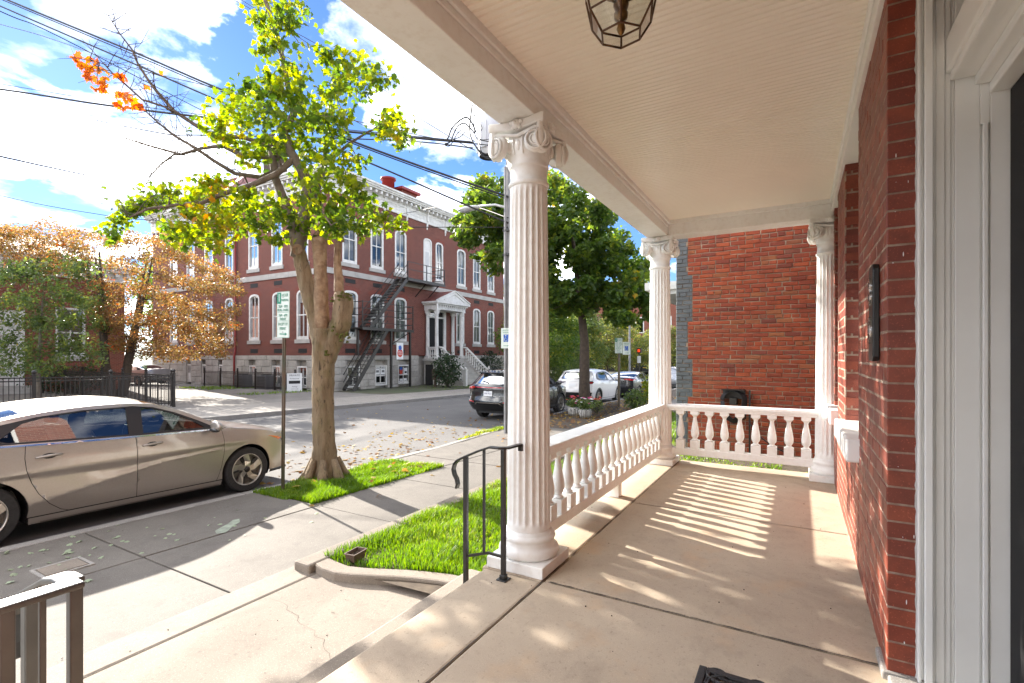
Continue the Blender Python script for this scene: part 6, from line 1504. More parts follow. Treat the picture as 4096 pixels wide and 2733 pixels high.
for s in (-1, 1):
    hl = fn['side']([(1.82, .735), (1.98, .715), (2.03, .66), (1.98, .61), (1.9, .655)], 'lamp_clear', 'headlight', s, .004)
    fn['side']([(1.66, .775), (1.84, .735), (1.93, .71), (1.86, .69)], 'lamp_amber', 'side_lamp', s, .006, parent=hl)
    fn['side']([(1.9, .70), (2.0, .67), (1.97, .625), (1.92, .655)], 'car_trim_black', 'lamp_surround', s, .007, parent=hl)
    fn['side']([(1.72, .21), (2.06, .22), (2.06, .255), (1.73, .245)], 'car_trim_black', 'bumper_lip', s, .006)
    # thin grey trim strip along the lower sill edge
    fn['side']([(-.9, .178), (.95, .178), (.95, .188), (-.9, .188)], 'car_trim_grey', 'sill_edge', s, .026)
cl_ = MB()
for yy in (-.28, .0, .28): cl_.tube([(1.05, yy-.2, fn['tz'](1.05, yy)+.015), (1.03, yy+.3, fn['tz'](1.03, yy)+.02)], .009, 6)
obj('wiper', cl_, 'car_trim_black', gc)
# ---- black crossover ahead of the maple
def kn_suv(x, b): return [(.15, .90), (.25, .95), (.40, .985), (.62, 1.0), (.84, .99), (b-.05, .975), (b, .95)]
NX = dict(paint='paint_black_car', glass='car_glass_dark', w=1.865, axles=(1.345, -1.345), r=.36, rim=.245, zb=.30, lean=.42, grid=.07, knots=kn_suv, hatch=True, cladding=True,
    plan=[(-2.4, .80), (-2.1, .93), (-1.7, .985), (-1.2, 1.0), (0, .985), (1.2, 1.0), (1.75, .95), (2.05, .86), (2.3, .70)],
    belt=[(-2.2, 1.13), (-1.4, 1.10), (-.5, 1.07), (.3, 1.05), (1.1, 1.03)],
    rail=[(-2.35, 1.12), (-2.1, 1.22), (-1.95, 1.36), (-1.8, 1.50), (-1.5, 1.55), (-.8, 1.59), (0, 1.60), (.3, 1.56), (.65, 1.40), (1.0, 1.16), (1.2, 1.07), (1.6, 1.01), (1.95, .93), (2.15, .82)],
    center=[(-2.35, 1.14), (-2.1, 1.26), (-1.95, 1.42), (-1.8, 1.58), (-1.5, 1.635), (-.8, 1.67), (-.2, 1.67), (.15, 1.62), (.6, 1.44), (1.0, 1.2), (1.15, 1.12), (1.6, 1.07), (1.95, .99), (2.2, .86)],
    tail=[(.30, -2.12), (.42, -2.25), (.52, -2.36), (.64, -2.37), (.72, -2.33), (.95, -2.31), (1.06, -2.32), (1.13, -2.29), (1.2, -2.2), (1.54, -1.83), (1.6, -1.78)], nose=[(.25, 2.2), (.5, 2.30), (.75, 2.28), (.85, 2.22)],
    rear_top=-1.72, cpil=-1.70, cowl_side=1.16, cowl=1.08, wtop=.1, rtop=-1.60, btop=-1.66, doors=(1.0, -.02, -1.0), rbow=.22,
    fedge=[(1.02, .8), (1.0, .5), (.93, .3)], redge=[(-1.0, .9), (-.95, .6), (-.84, .42), (-.72, .3)],
    dlo=[(.95, 1.06), (0, 1.085), (-1.2, 1.125), (-1.62, 1.2), (-1.55, 1.42), (-1.2, 1.51), (-.4, 1.55), (.1, 1.545), (.4, 1.45), (.75, 1.22)],
    windows=[[(.75, 1.09), (.05, 1.11), (.05, 1.52), (.2, 1.49), (.5, 1.33)], [(-.08, 1.11), (-1.0, 1.14), (-1.3, 1.3), (-1.2, 1.46), (-.6, 1.52), (-.08, 1.53)]],
    handle=lambda x: .97, mirror=(.85, 1.14), pitch=.0155)
NXX, NXY = 13.35+2.37, 8.63
bc, fn = car('parked_car', (NXX, NXY, zr(NXX)), 'black crossover with full-width red tail light partly behind the front column', NX)
rear, rcap = fn['rear'], fn['rcap']
rear([(-.60, 1.19), (.60, 1.19), (.66, 1.23), (.55, 1.49), (-.55, 1.49), (-.66, 1.23)], 'car_glass_dark', 'rear_window', .012)
rear([(-.70, 1.20), (-.62, 1.18), (-.56, 1.5), (-.62, 1.5)], 'chrome', 'window_trim', .016); rear([(.70, 1.20), (.62, 1.18), (.56, 1.5), (.62, 1.5)], 'chrome', 'window_trim', .016)
rear([(-.80, 1.055), (.80, 1.055), (.80, 1.085), (-.80, 1.085)], 'lamp_red', 'light_bar', .016)
for s in (-1, 1):
    p_ = sorted([(s*.5, 1.05), (s*.86, 1.03), (s*.88, 1.10), (s*.80, 1.155), (s*.6, 1.10)], key=lambda q: 0); tl = rear([(s*.46, 1.06), (s*.62, 1.0), (s*.84, .985), (s*.90, 1.08), (s*.84, 1.15), (s*.60, 1.12)], 'lamp_dark', 'tail_light', .02)
    rear([(s*.55, 1.035), (s*.82, 1.0), (s*.86, 1.07), (s*.6, 1.06)], 'lamp_red', 'tail_lens', .026, tl)
    rear([(s*.55, .585), (s*.82, .60), (s*.80, .64), (s*.56, .62)], 'lamp_red', 'reflector', .02)
rear([(-.78, .52), (.78, .52), (.72, .30), (-.72, .30)], 'car_trim_black', 'lower_bumper', .012)
rear([(-.55, .50), (-.42, .59), (.42, .59), (.55, .50), (.5, .49), (.4, .565), (-.4, .565), (-.5, .49)], 'car_trim_grey', 'bumper_accent', .02)
rear([(-.88, .70), (.88, .70), (.88, .715), (-.88, .715)], 'car_trim_black', 'panel_gap', .004)
pl = rear([(-.16, .80), (.16, .80), (.16, .955), (-.16, .955)], 'plate_white', 'number_plate', .025, grid=0)
xp = rcap(0, .88)[0]-.03
text('VVK-9121', .085, 'plate_ink', bc, (xp, 0, .875), (R(90), 0, R(-90)), .001, sx=.8); text('VIRGINIA', .028, 'plate_ink', bc, (xp, 0, .94), (R(90), 0, R(-90)), .001)
text('L E X U S', .062, 'chrome', bc, (rcap(0, 1.02)[0]-.018, 0, 1.015), (R(90), 0, R(-90)), .004); text('NX 350', .04, 'chrome', bc, (rcap(-.5, .79)[0]-.012, -.5, .79), (R(90), 0, R(-78)), .002); text('AWD', .03, 'chrome', bc, (rcap(-.5, .75)[0]-.012, -.5, .745), (R(90), 0, R(-78)), .002)
m = MB()
for i, (y_, z_) in enumerate(((0, 0),)):
    m.add([(-1.62, -.62, 1.60), (-1.62, .62, 1.60), (-1.97, .56, 1.545), (-1.97, -.56, 1.545), (-1.62, -.62, 1.56), (-1.62, .62, 1.56), (-1.95, .55, 1.52), (-1.95, -.55, 1.52)], [(0, 1, 2, 3), (7, 6, 5, 4), (0, 3, 7, 4), (3, 2, 6, 7), (2, 1, 5, 6), (1, 0, 4, 5)])
obj('spoiler', m, 'paint_black_car', bc, bevel=.01); wp = MB().tube([(rcap(.05, 1.22)[0]-.03, .05, 1.215), (rcap(.3, 1.27)[0]-.04, .32, 1.27)], [.022, .01], 6); obj('rear_wiper', wp, 'car_trim_black', bc)
obj('antenna', MB().prism([(-1.55, 1.655), (-1.3, 1.66), (-1.5, 1.74), (-1.56, 1.73)], -.02, .02, 'y'), 'paint_black_car', bc)
for s in (-1, 1): obj('roof_bar', MB().tube([(.2, s*.56, 1.63), (-.1, s*.57, 1.69), (-1.2, s*.57, 1.67), (-1.5, s*.56, 1.6)], .014, 6), 'car_trim_black', bc)
# ---- white crossover
HR = dict(NX); HR.update(paint='paint_white_car', w=1.84, axles=(1.33, -1.325), r=.345, rim=.235, zb=.29, rear_top=-1.70, cpil=-1.68, rbow=.24, cladding=True,
    tail=[(.30, -2.10), (.42, -2.22), (.55, -2.28), (.70, -2.28), (.85, -2.24), (1.0, -2.21), (1.08, -2.19), (1.14, -2.12), (1.2, -2.04), (1.50, -1.76), (1.56, -1.72)],
    plan=[(-2.3, .78), (-2.0, .92), (-1.6, .985), (-1.2, 1.0), (0, .985), (1.2, 1.0), (1.75, .95), (2.05, .86), (2.3, .70)],
    rail=[(-2.2, 1.11), (-2.0, 1.22), (-1.85, 1.36), (-1.7, 1.46), (-1.4, 1.51), (-.8, 1.545), (0, 1.55), (.3, 1.51), (.65, 1.36), (1.0, 1.13), (1.2, 1.05), (1.6, .99), (1.95, .92), (2.15, .82)],
    center=[(-2.2, 1.13), (-2.0, 1.26), (-1.85, 1.42), (-1.7, 1.54), (-1.4, 1.585), (-.8, 1.615), (-.2, 1.615), (.15, 1.57), (.6, 1.40), (1.0, 1.18), (1.15, 1.10), (1.6, 1.05), (1.95, .97), (2.2, .86)],
    dlo=[(.95, 1.05), (0, 1.07), (-1.2, 1.10), (-1.5, 1.16), (-1.42, 1.36), (-1.1, 1.455), (-.4, 1.495), (.1, 1.49), (.4, 1.40), (.75, 1.19)],
    windows=[[(.75, 1.075), (.05, 1.09), (.05, 1.465), (.2, 1.44), (.5, 1.29)], [(-.08, 1.09), (-1.0, 1.12), (-1.25, 1.25), (-1.12, 1.41), (-.6, 1.47), (-.08, 1.475)]], winglass=['car_glass', 'car_glass_dark'], handle=lambda x: .98, mirror=(.85, 1.11))
HX, HY_ = 20.2+2.25, 8.62
wc, fn = car('parked_car', (HX, HY_, zr(HX)), 'white crossover parked behind the second maple trunk', HR)
rear, rcap = fn['rear'], fn['rcap']
rear([(-.62, 1.16), (.62, 1.16), (.68, 1.2), (.58, 1.47), (-.58, 1.47), (-.68, 1.2)], 'car_trim_black', 'window_band', .010); rear([(-.55, 1.18), (.55, 1.18), (.58, 1.22), (.5, 1.42), (-.5, 1.42), (-.58, 1.22)], 'car_glass_dark', 'rear_window', .018)
for s in (-1, 1):
    tl = rear([(s*.30, 1.06), (s*.34, 1.035), (s*.60, .96), (s*.84, .965), (s*.90, 1.04), (s*.82, 1.085)], 'lamp_dark', 'tail_light', .02); rear([(s*.62, .985), (s*.83, .985), (s*.87, 1.03), (s*.66, 1.03)], 'lamp_red', 'tail_lens', .026, tl)
    rear([(s*.55, .60), (s*.80, .61), (s*.79, .635), (s*.56, .625)], 'lamp_red', 'reflector', .022)
rear([(-.84, .59), (.84, .59), (.76, .30), (-.76, .30)], 'car_trim_black', 'lower_bumper', .014); rear([(-.7, .36), (.7, .36), (.66, .31), (-.66, .31)], 'car_trim_grey', 'skid_plate', .022); rear([(-.88, .655), (.88, .655), (.86, .60), (-.86, .60)], 'paint_white_car', 'bumper_strip', .008)
rear([(-.16, .83), (.16, .83), (.16, .98), (-.16, .98)], 'plate_white', 'number_plate', .02, grid=0); text('HR-V', .06, 'chrome', wc, (rcap(.55, .80)[0]-.012, .55, .80), (R(90), 0, R(-100)), .002)
obj('rear_wiper', MB().tube([(rcap(.0, 1.19)[0]-.03, 0, 1.19), (rcap(-.35, 1.2)[0]-.035, -.36, 1.205)], [.02, .008], 6), 'car_trim_black', wc)
# ---- dark sedan and silver car further on
S2 = dict(SED); S2.update(creases=(), paint='paint_dark_car', knots=kn_suv, style='twin', grid=.08, w=1.86, beltline='chrome', seat='seat_cloth', glass='car_glass')
S2['belt'] = [(a, b+.02) for a, b in SED['belt']]
dc, fn = car('parked_car', (26.1+2.4, 8.5, zr(28)), 'dark sedan with red tail lights parked beyond the white crossover', S2)
for s in (-1, 1):
    tl = fn['rear']([(s*.32, .98), (s*.80, .93), (s*.84, 1.0), (s*.7, 1.05), (s*.34, 1.03)], 'lamp_red', 'tail_light', .014); fn['side']([(-2.17, .96), (-1.85, 1.0), (-1.9, 1.03), (-2.15, 1.04)], 'lamp_red', 'tail_light_wrap', s, .006)
fn['rear']([(-.6, .42), (.6, .42), (.55, .28), (-.55, .28)], 'car_trim_black', 'diffuser', .012)
S3 = dict(HR); S3.update(paint='paint_silver_car', grid=.12)
car('parked_car', (40.5, 8.7, zr(40)), 'silver crossover parked far down the street by the corner column', S3)
S4 = dict(SED); S4.update(creases=(), paint='paint_silver_car', knots=kn_suv, style='twin', grid=.12, rz=R(100), pitch=0)
car('parked_car', (17.2, 40.5, zr(16)+.11), 'silver sedan parked in the lot between annex and school', S4, 'cars parked in the lot')
# ---------------------------------------------------------------- neighbour's old brick house
NXW = 8.4
nh = empty('neighbour_house', (0, 0, 0), 0, 'old brick house next door with slate-grey painted corner, beyond the porch', 'house')
nw = obj('side_wall', MB().box(NXW+.003, 9.2, -11, 1.73, -.6, 7.5), 'old_mortar', nh)
obj('front_wall', MB().box(NXW+.03, 16, 1.731, 1.745, -.6, 7.5).box(9.2, 16, -11, 1.73, -.6, 7.5), 'grey_paint_brick', nh)
nj = MB()
def pl_n(u, z): return Matrix.Translation((NXW+random.uniform(-.012, -.004), u, z+random.uniform(-.002, .002))) @ Matrix.Rotation(R(90)+random.uniform(-.008, .008), 4, 'Z') @ Matrix.Rotation(random.uniform(-.012, .012), 4, 'Y')
quoin = lambda z: 1.49 if (1.80 < z < 2.55 or .575 < z < 1.18 or 3.3 < z < 4.1) else 1.563
cnt = [0]
def single_n(n, u, z):
    if z > .45 and z < 3.22 and u > -.22 and cnt[0] < 298: cnt[0] += 1; return True
    return False
rows = int(7.6/.0677)
for i in range(rows):
    z = -.55+(i+.5)*.0677; hd = i % 6 == 5; L_ = .108 if hd else .212; u1 = quoin(z); off = (.106 if i % 2 else 0)+random.uniform(-.02, .02)
    # painted corner bricks
    u = 1.745
    while u > u1+.01:
        l = min(L_*(.5 if (i % 2 and u > 1.74) else 1), u-u1)
        if l > .03:
            me, mb_ = Bricks.mesh('g%d' % random.randrange(4), l-.006, .0615, .09, 'grey_paint_brick', .002); st_ = len(nj.v)
            if i == 0: pass
            GB = globals().setdefault('GREYB', MB()); s0 = len(GB.v); GB.add(mb_.v, mb_.f); GB.xf(pl_n(u-l/2, z), s0)
        u -= l
    u = u1-off if off > .03 else u1
    first = True
    while u > (-.6 if z < 3.6 else -.2):
        if first and off > .03 and u < u1: a, b = u, u1
        else: a, b = u-L_, u
        if first: u2 = a if (off > .03 and u < u1) else u-L_
        else: u2 = u-L_
        l = b-a
        if l > .04:
            v = random.randrange(6); me, mb_ = Bricks.mesh('n%d' % v, l-random.choice((.006, .008, .012)), .0677-random.choice((.006, .008, .011)), .09, 'old_brick', .004)
            mt = pl_n((a+b)/2, z)
            if single_n(0, (a+b)/2, z):
                o = bpy.data.objects.new('brick', me); COL.objects.link(o); o.parent = nw; o.matrix_local = mt
            else: s0 = len(nj.v); nj.add(mb_.v, mb_.f); nj.xf(mt, s0)
        if first and off > .03 and u < u1: first = False; continue
        first = False; u = u2
obj('brickwork', nj, 'old_brick', nw, kind='stuff'); obj('painted_corner', GREYB, 'grey_paint_brick', nw, kind='stuff')
obj('roof', MB().box(8.2, 16.3, -11, 2.1, 7.5, 7.7), 'grey_roof', nh); obj('porch_canopy', MB().box(12, 15, 1.75, 3.1, 2.72, 2.82).box(11.9, 15.1, 1.75, 3.2, 2.82, 3.0), 'school_white', nh); obj('canopy_post', MB().box(14.7, 14.85, 2.9, 3.05, -.6, 2.72), 'school_white', nh)
m = MB(); 
hs = empty('garden_hose', (NXW-.12, .87, .62), 0, 'black garden hose coiled over a wall hanger on the old brick wall', 'hose')
for k in range(7):
    w_ = .13+.009*k; o_ = -.05+.016*k; m.tube([(o_, w_*math.cos(a), -.02+.12*math.sin(a)) for a in np.linspace(R(-10), R(190), 16)]+[(o_, -w_*.9, -.22-.015*k), (o_, 0, -.32-.012*k), (o_, w_*.9, -.22-.015*k), (o_, w_*math.cos(R(-10)), -.05)], .009, 6)
obj('coil', m, 'rubber_mat', hs, smooth=True); obj('hanger', MB().box(-.09, .10, -.16, .16, .12, .132).box(.09, .10, -.16, .16, -.02, .12).box(-.06, .1, -.05, .05, -.1, .0), 'black_iron', hs)
obj('tail', MB().tube([(.0, -.22, -.35), (-.02, -.3, -.5), (-.06, -.5, -.66), (-.1, -.8, -.8), (-.2, -1.0, -.86)], .009, 6), 'rubber_mat', hs); obj('stand', MB().box(.02, .05, -.235, -.21, -.86, .12), 'black_iron', hs)
# ---------------------------------------------------------------- utility pole, transformer, street lamp, wires
PX, PY = 10.75, 6.24
up_ = empty('utility_pole', (PX, PY, zs(PX)), 0, 'grey wooden utility pole behind the nearest column', 'pole')
obj('pole', MB().tube([(0, 0, -.2), (0, 0, 4), (.02, 0, 11.2)], [.155, .14, .11], 16), 'pole_grey', up_, smooth=True); obj('cross_arm', MB().box(-.06, .06, -1.2, 1.2, 9.6, 9.72), 'pole_grey', up_)
m = MB().lathe([(.25, 6.95), (.27, 7.0), (.27, 7.9), (.22, 7.98)], (-.15, .55, 0), 20); tfm = obj('transformer', m, 'transformer_grey', up_, smooth=True); autosmooth(tfm, 40)
obj('base_plate', MB().lathe([(.24, 6.945), (.2, 6.93)], (-.15, .55, 0), 20), 'dark_vent', tfm); obj('fin', MB().box(-.2, -.1, .81, .9, 7.1, 7.75).box(-.45, -.4, .45, .6, 7.1, 7.75), 'transformer_grey', tfm)
obj('conduit', MB().tube([(-.17, .06, -.1), (-.17, .06, 6.6)], .035, 8), 'pole_grey', up_); obj('rack', MB().box(-.2, -.12, -.1, .12, 5.0, 5.05).box(-.2, -.12, -.1, .12, 4.4, 4.45), 'black_iron', up_)
sl_ = empty('street_lamp', (PX, PY+.13, zs(PX)+5.75), 0, 'grey cobra-head street lamp on an arm from the utility pole', 'street lamp')
obj('arm', MB().tube([(0, 0, -.1), (-.05, .3, .0), (-.1, .75, .02)], .03, 8), 'transformer_grey', sl_, smooth=True); hd_ = MB().ell((-.14, 1.05, -.01), .13, .36, .065, 14, 8); obj('head', hd_, 'transformer_grey', sl_, smooth=True); obj('lens', MB().ell((-.14, 1.12, -.06), .09, .2, .035, 12, 6), 'lamp_clear', sl_, smooth=True)
m = MB()
def loop(pts, r=.014): 
    P_ = [at(x, y, d) - Vector((PX, PY, zs(PX))) for x, y, d in pts]; Q = []
    for i in range(len(P_)-1):
        p0, p1, p2, p3 = P_[max(i-1, 0)], P_[i], P_[i+1], P_[min(i+2, len(P_)-1)]
        for k in range(6): t = k/6; Q.append(.5*((2*p1)+(p2-p0)*t+(2*p0-5*p1+4*p2-p3)*t*t+(-p0+3*p1-3*p2+p3)*t**3))
    Q.append(P_[-1]); obj('cable', MB().tube(Q, r, 5), 'wire_black', up_, smooth=True)
z3 = lambda x, y: ((1780+.357*x)*.5737, (380+.357*y)*.5737)
def L3(l, r=.014): loop([(*z3(x, y), 12.1+.15*math.sin(i)) for i, (x, y) in enumerate(l)], r)
L3([(0, 515), (35, 480), (80, 370), (175, 280), (250, 255), (310, 330), (345, 420)], .02); L3([(0, 550), (60, 520), (130, 370), (210, 318), (280, 370), (330, 430)], .018); L3([(0, 565), (60, 565), (140, 430), (200, 385), (228, 400), (180, 465), (80, 505)], .012)
L3([(305, 110), (285, 260), (275, 380), (300, 500), (370, 610), (450, 665), (540, 672)], .02); L3([(310, 520), (360, 600), (430, 690), (500, 700), (560, 700)], .018); L3([(385, 500), (390, 580), (430, 680), (500, 718), (560, 712)], .014); L3([(325, 220), (325, 360), (350, 480), (420, 510), (500, 525)], .012); L3([(330, 220), (385, 310), (415, 380), (370, 440), (400, 500), (490, 500)], .01); L3([(90, 510), (200, 530), (350, 550), (500, 565)], .012)
WIRES = [
 ('thick black overhead cable, topmost at the left edge', [(-420, -185, 17), (17, 0, 15), (308, 120, 14), (523, 212, 13.4), (850, 340, 12.8), (1166, 452, 12.3)], .024),
 ('twin of the topmost cable, running just beside it', [(-420, -178, 17.1), (20, 6, 15.1), (308, 126, 14.1), (523, 217, 13.5), (850, 345, 12.9), (1166, 458, 12.4)], .014),
 ('black overhead cable just below the topmost pair', [(-420, -170, 17), (0, 14, 15), (308, 147, 14), (513, 236, 13.4), (850, 375, 12.8), (1050, 462, 12.5), (1166, 512, 12.3)], .020),
 ('thin overhead wire dropping from top left to the school cornice', [(-420, -170, 14), (0, 26, 16), (137, 85, 18), (502, 273, 24), (760, 395, 29)], .014),
 ('thin grey wire crossing among the upper cables', [(-420, -50, 17), (0, 56, 15), (137, 96, 14.6), (308, 157, 14), (475, 197, 13.6), (935, 305, 12.6), (1085, 330, 12.2)], .009),
 ('heavy black cable bundle crossing the sky a third down', [(-420, 150, 17), (0, 205, 15), (239, 241, 14.2), (502, 273, 13.5), (900, 312, 12.6), (1085, 328, 12.2)], .024),
 ('thin messenger wire above the heavy bundle', [(-420, 125, 17), (0, 193, 15), (239, 232, 14.2), (502, 268, 13.5), (900, 308, 12.6), (1080, 325, 12.2)], .008),
 ('wire below the heavy bundle reaching the transformer', [(-420, 90, 17), (0, 222, 15), (342, 301, 14), (478, 311, 13.6), (900, 322, 12.6), (1085, 340, 12.2)], .013),
 ('sagging wire running to the school roof', [(-420, 100, 14), (0, 246, 16), (205, 308, 20), (444, 379, 26), (513, 392, 28), (620, 412, 31)], .016),
 ('cable running low to the left end of the school cornice', [(-420, 265, 15), (0, 359, 18), (222, 407, 26), (455, 453, 36)], .026),
 ('lowest thin wire above the annex roof', [(-420, 340, 17), (0, 449, 15.4), (239, 494, 14.7), (342, 505, 14.4), (700, 519, 13.3), (1166, 522, 12.3)], .009),
 ('thin wire from the top of the frame to the pole', [(400, -80, 14.5), (537, 0, 14), (752, 116, 13.3), (870, 200, 12.9), (1040, 297, 12.4), (1090, 325, 12.2)], .008),
 ('second thin wire beside it ending at the pole', [(400, -95, 14.7), (554, 0, 14.2), (752, 130, 13.5), (870, 213, 13), (1045, 322, 12.4), (1090, 345, 12.2)], .008),
 ('short service wire from the pole to the school cornice', [(1166, 500, 12.3), (1050, 470, 16), (940, 488, 24), (880, 500, 31)], .012)]
for lab, pts, r_ in WIRES:
    P_ = [at(*p) for p in pts]; Q = []
    for i in range(len(P_)-1):
        p0, p1, p2, p3 = P_[max(i-1, 0)], P_[i], P_[i+1], P_[min(i+2, len(P_)-1)]
        for k in range(8): t = k/8; Q.append(.5*((2*p1)+(p2-p0)*t+(2*p0-5*p1+4*p2-p3)*t*t+(-p0+3*p1-3*p2+p3)*t**3))
    Q.append(P_[-1]); obj('overhead_wire', MB().tube(Q, r_*1.15, 6), 'wire_black' if 'grey' not in lab else 'wire_grey', smooth=True, label=lab, cat='wire', group='overhead wires')
# ---------------------------------------------------------------- parking signs
def sign_plate(par, w, h, z, mtl, dy=0): 
    r_ = .018; pts = []
    for cx_, cz_, a0 in ((w/2-r_, h/2-r_, 0), (-w/2+r_, h/2-r_, 90), (-w/2+r_, -h/2+r_, 180), (w/2-r_, -h/2+r_, 270)): pts += [(cx_+r_*math.cos(R(a0+k*30)), z+cz_+r_*math.sin(R(a0+k*30))) for k in range(4)]
    return obj('plate', MB().prism(pts, dy, dy+.004, 'y'), mtl, par, fix=True)
def one_hour(par, z, dy=0, full=True):
    sign_plate(par, .305, .61, z, 'sign_white', dy); y0 = dy-.0015; up = (R(90), 0, 0)
    obj('border', MB().box(-.148, .148, y0, dy-.0002, z+.298, z+.301).box(-.148, .148, y0, dy-.0002, z-.301, z-.298).box(-.148, -.145, y0, dy-.0002, z-.298, z+.298).box(.145, .148, y0, dy-.0002, z-.298, z+.298).box(-.13, .13, y0, dy-.0002, z+.03, z+.034).box(-.13, .13, y0, dy-.0002, z-.085, z-.081), 'sign_green', par)
    obj('panel', MB().box(-.142, -.05, y0, dy-.0002, z+.145, z+.292), 'sign_green', par); text('1', .15, 'sign_white', par, (-.096, y0-.001, z+.218), up, .0006)
    for t, s, zz, xx in (('HOUR', .062, .255, .045), ('PARKING', .047, .19, .045), ('7AM - 9PM', .055, .107, 0), ('MON.-THURS', .05, .06, 0), ('7AM - 6PM', .052, -.01, 0), ('FRIDAY', .052, -.058, 0), ('EXCEPT BY', .053, -.125, 0), ('PERMIT', .053, -.185, 0)): text(t, s, 'sign_green', par, (xx, y0-.001, z+zz), up, .0006, sx=.9)
    obj('arrow', MB().box(-.08, .06, y0, dy-.0002, z-.262, z-.248).prism([(.05, z-.275), (.1, z-.255), (.05, z-.235)], y0, dy-.0002, 'y'), 'sign_green', par)
ps = empty('parking_sign', (4.21, 5.99, zs(4.2)), R(-96), 'leaning one hour parking sign on a rusty green post beside the near maple', 'sign')
ps.rotation_euler = (R(.6), R(2.0), R(-96))
obj('post', MB().box(-.03, -.012, .012, .018, -.2, 2.62).box(.012, .03, .012, .018, -.2, 2.62).box(-.012, -.008, .012, .042, -.2, 2.62).box(.008, .012, .012, .042, -.2, 2.62).box(-.008, .008, .036, .042, -.2, 2.62), 'post_green', ps)
one_hour(ps, 2.37, .004); obj('bolt', MB().ell((0, .0, 2.6), .008, .004, .008, 8, 4).ell((0, .0, 2.14), .008, .004, .008, 8, 4), 'sign_grey_metal', ps)
p2 = empty('parking_sign', (19.2, 6.2, zs(19)), R(-92), 'one hour parking sign paired with disabled bay sign beyond the flower tubs', 'sign')
obj('post', MB().box(-.04, .04, .01, .07, -.2, 2.5), 'post_green', p2); one_hour(p2, 2.45, .0)
def reserved(par, x, z, dy):
    e = empty('reserved_plate'); e.parent = par; e.location = (x, dy, z); sign_plate(e, .305, .5, 0, 'sign_white'); obj('symbol', MB().box(-.075, .075, -.0015, -.0002, -.09, .09), 'sign_blue', e)
    m = MB().ell((-.01, -.003, .062), .015, .002, .015, 8, 5); m.bar([(-.012, -.003, .045), (-.008, -.003, -.01), (.03, -.003, -.012), (.045, -.003, -.055)], .002, .014, (0, 1, 0)); m.tube([(-.005+.04*math.cos(a), -.003, -.03+.042*math.sin(a)) for a in np.linspace(R(100), R(330), 14)], .005, 5); obj('wheelchair', m, 'sign_white', e)
    for t, s, zz in (('RESERVED', .05, .19), ('PARKING', .05, .135)): text(t, s, 'sign_green', e, (0, -.0015, zz), (R(90), 0, 0), .0006, sx=.9)
    obj('arrow', MB().box(-.08, .06, -.0015, -.0002, -.19, -.18).prism([(.05, -.205), (.1, -.185), (.05, -.165)], -.0015, -.0002, 'y'), 'sign_green', e)
reserved(p2, .32, 2.34, 0)
p3 = empty('disabled_bay_sign', (10.5, 6.23, zs(10.4)+2.35), R(-95), 'blue and white disabled parking sign fixed to the utility pole', 'sign'); reserved(p3, 0, 0, 0); obj('strap', MB().box(-.1, .1, .004, .14, -.02, .02), 'sign_grey_metal', p3)
# ---------------------------------------------------------------- flower tubs and edging by the second maple
def tub(loc, label, cols, r=.19):
    t = empty('flower_tub', loc, 0, label, 'planter', 'flower tubs by the second maple')
    m = MB().lathe([(r*.82, 0), (r*.95, .1), (r, .2), (r*1.06, .24), (r*1.06, .27), (r*.95, .27), (r*.9, .2)], n=20)
    for k in range(14): a = k*2*PI/14; m.tube([(r*.9*math.cos(a), r*.9*math.sin(a), .02), (r*.99*math.cos(a), r*.99*math.sin(a), .12), (r*1.02*math.cos(a), r*1.02*math.sin(a), .22)], .012, 5)
    obj('pot', m, 'planter_white', t, smooth=True); p, _ = blob_pts((0, 0, .42), (r*1.7, r*1.7, .2), 420, shell=.3); V, F = leaf_arrays(p, .075, OVAL6, OVAL6_F, .6, .2); obj('foliage', np_mesh('foliage', V, F), 'shrub_leaves', t, kind='stuff')
    for cm_, n in cols:
        m = MB()
        for _ in range(n):
            a = random.uniform(0, 6.28); q = random.uniform(.3, 1); x_, y_ = r*1.6*q*math.cos(a), r*1.6*q*math.sin(a); zc_ = .42+.2*math.sqrt(max(0, 1-q*q))+random.uniform(0, .05)
            for k in range(5): b = k*1.257; m.ell((x_+.022*math.cos(b), y_+.022*math.sin(b), zc_), .02, .02, .008, 6, 4)
        obj('flowers', m, cm_, t, kind='stuff')
    return t
tub((15.03, 5.96, zs(15)), 'white tub of white and pink flowers, right of the pair', [('flower_white', 16), ('flower_pink', 9)])
tub((15.5, 6.55, zs(15.5)), 'white tub of red and pink flowers by the black car wheel', [('flower_red', 12), ('flower_pink', 4)])
b3 = bush('flowering_plant', (16.6, 6.15, zs(16.6)), 'low plant with pink flowers behind the tubs', (.35, .3, .27), 'shrub_leaves', .07, 420, cat='plant')
m = MB()
for _ in range(16): a = random.uniform(0, 6.28); m.ell((.3*math.cos(a)*random.random(), .28*math.sin(a)*random.random(), .5+random.uniform(-.05, .08)), .035, .035, .02, 6, 4)
obj('flowers', m, 'flower_red', b3, kind='stuff')
we = empty('wire_edging', (0, 0, 0), 0, 'low black wire hoop edging round the tree bed', 'edging'); m = MB()
for a, b in (((14.6, 5.6), (17.8, 5.75)), ((14.6, 5.6), (14.6, 6.9))):
    L_ = math.dist(a, b); n = int(L_/.13)
    for k in range(n):
        p, q = (lerp(a[0], b[0], k/n), lerp(a[1], b[1], k/n)), (lerp(a[0], b[0], (k+1.4)/n), lerp(a[1], b[1], (k+1.4)/n)); z = zs(p[0]); m.tube([(p[0], p[1], z-.05), (p[0], p[1], z+.26), ((p[0]+q[0])/2, (p[1]+q[1])/2, z+.34), (q[0], q[1], z+.26), (q[0], q[1], z-.05)], .006, 4)
obj('hoops', m, 'black_iron', we, kind='stuff')
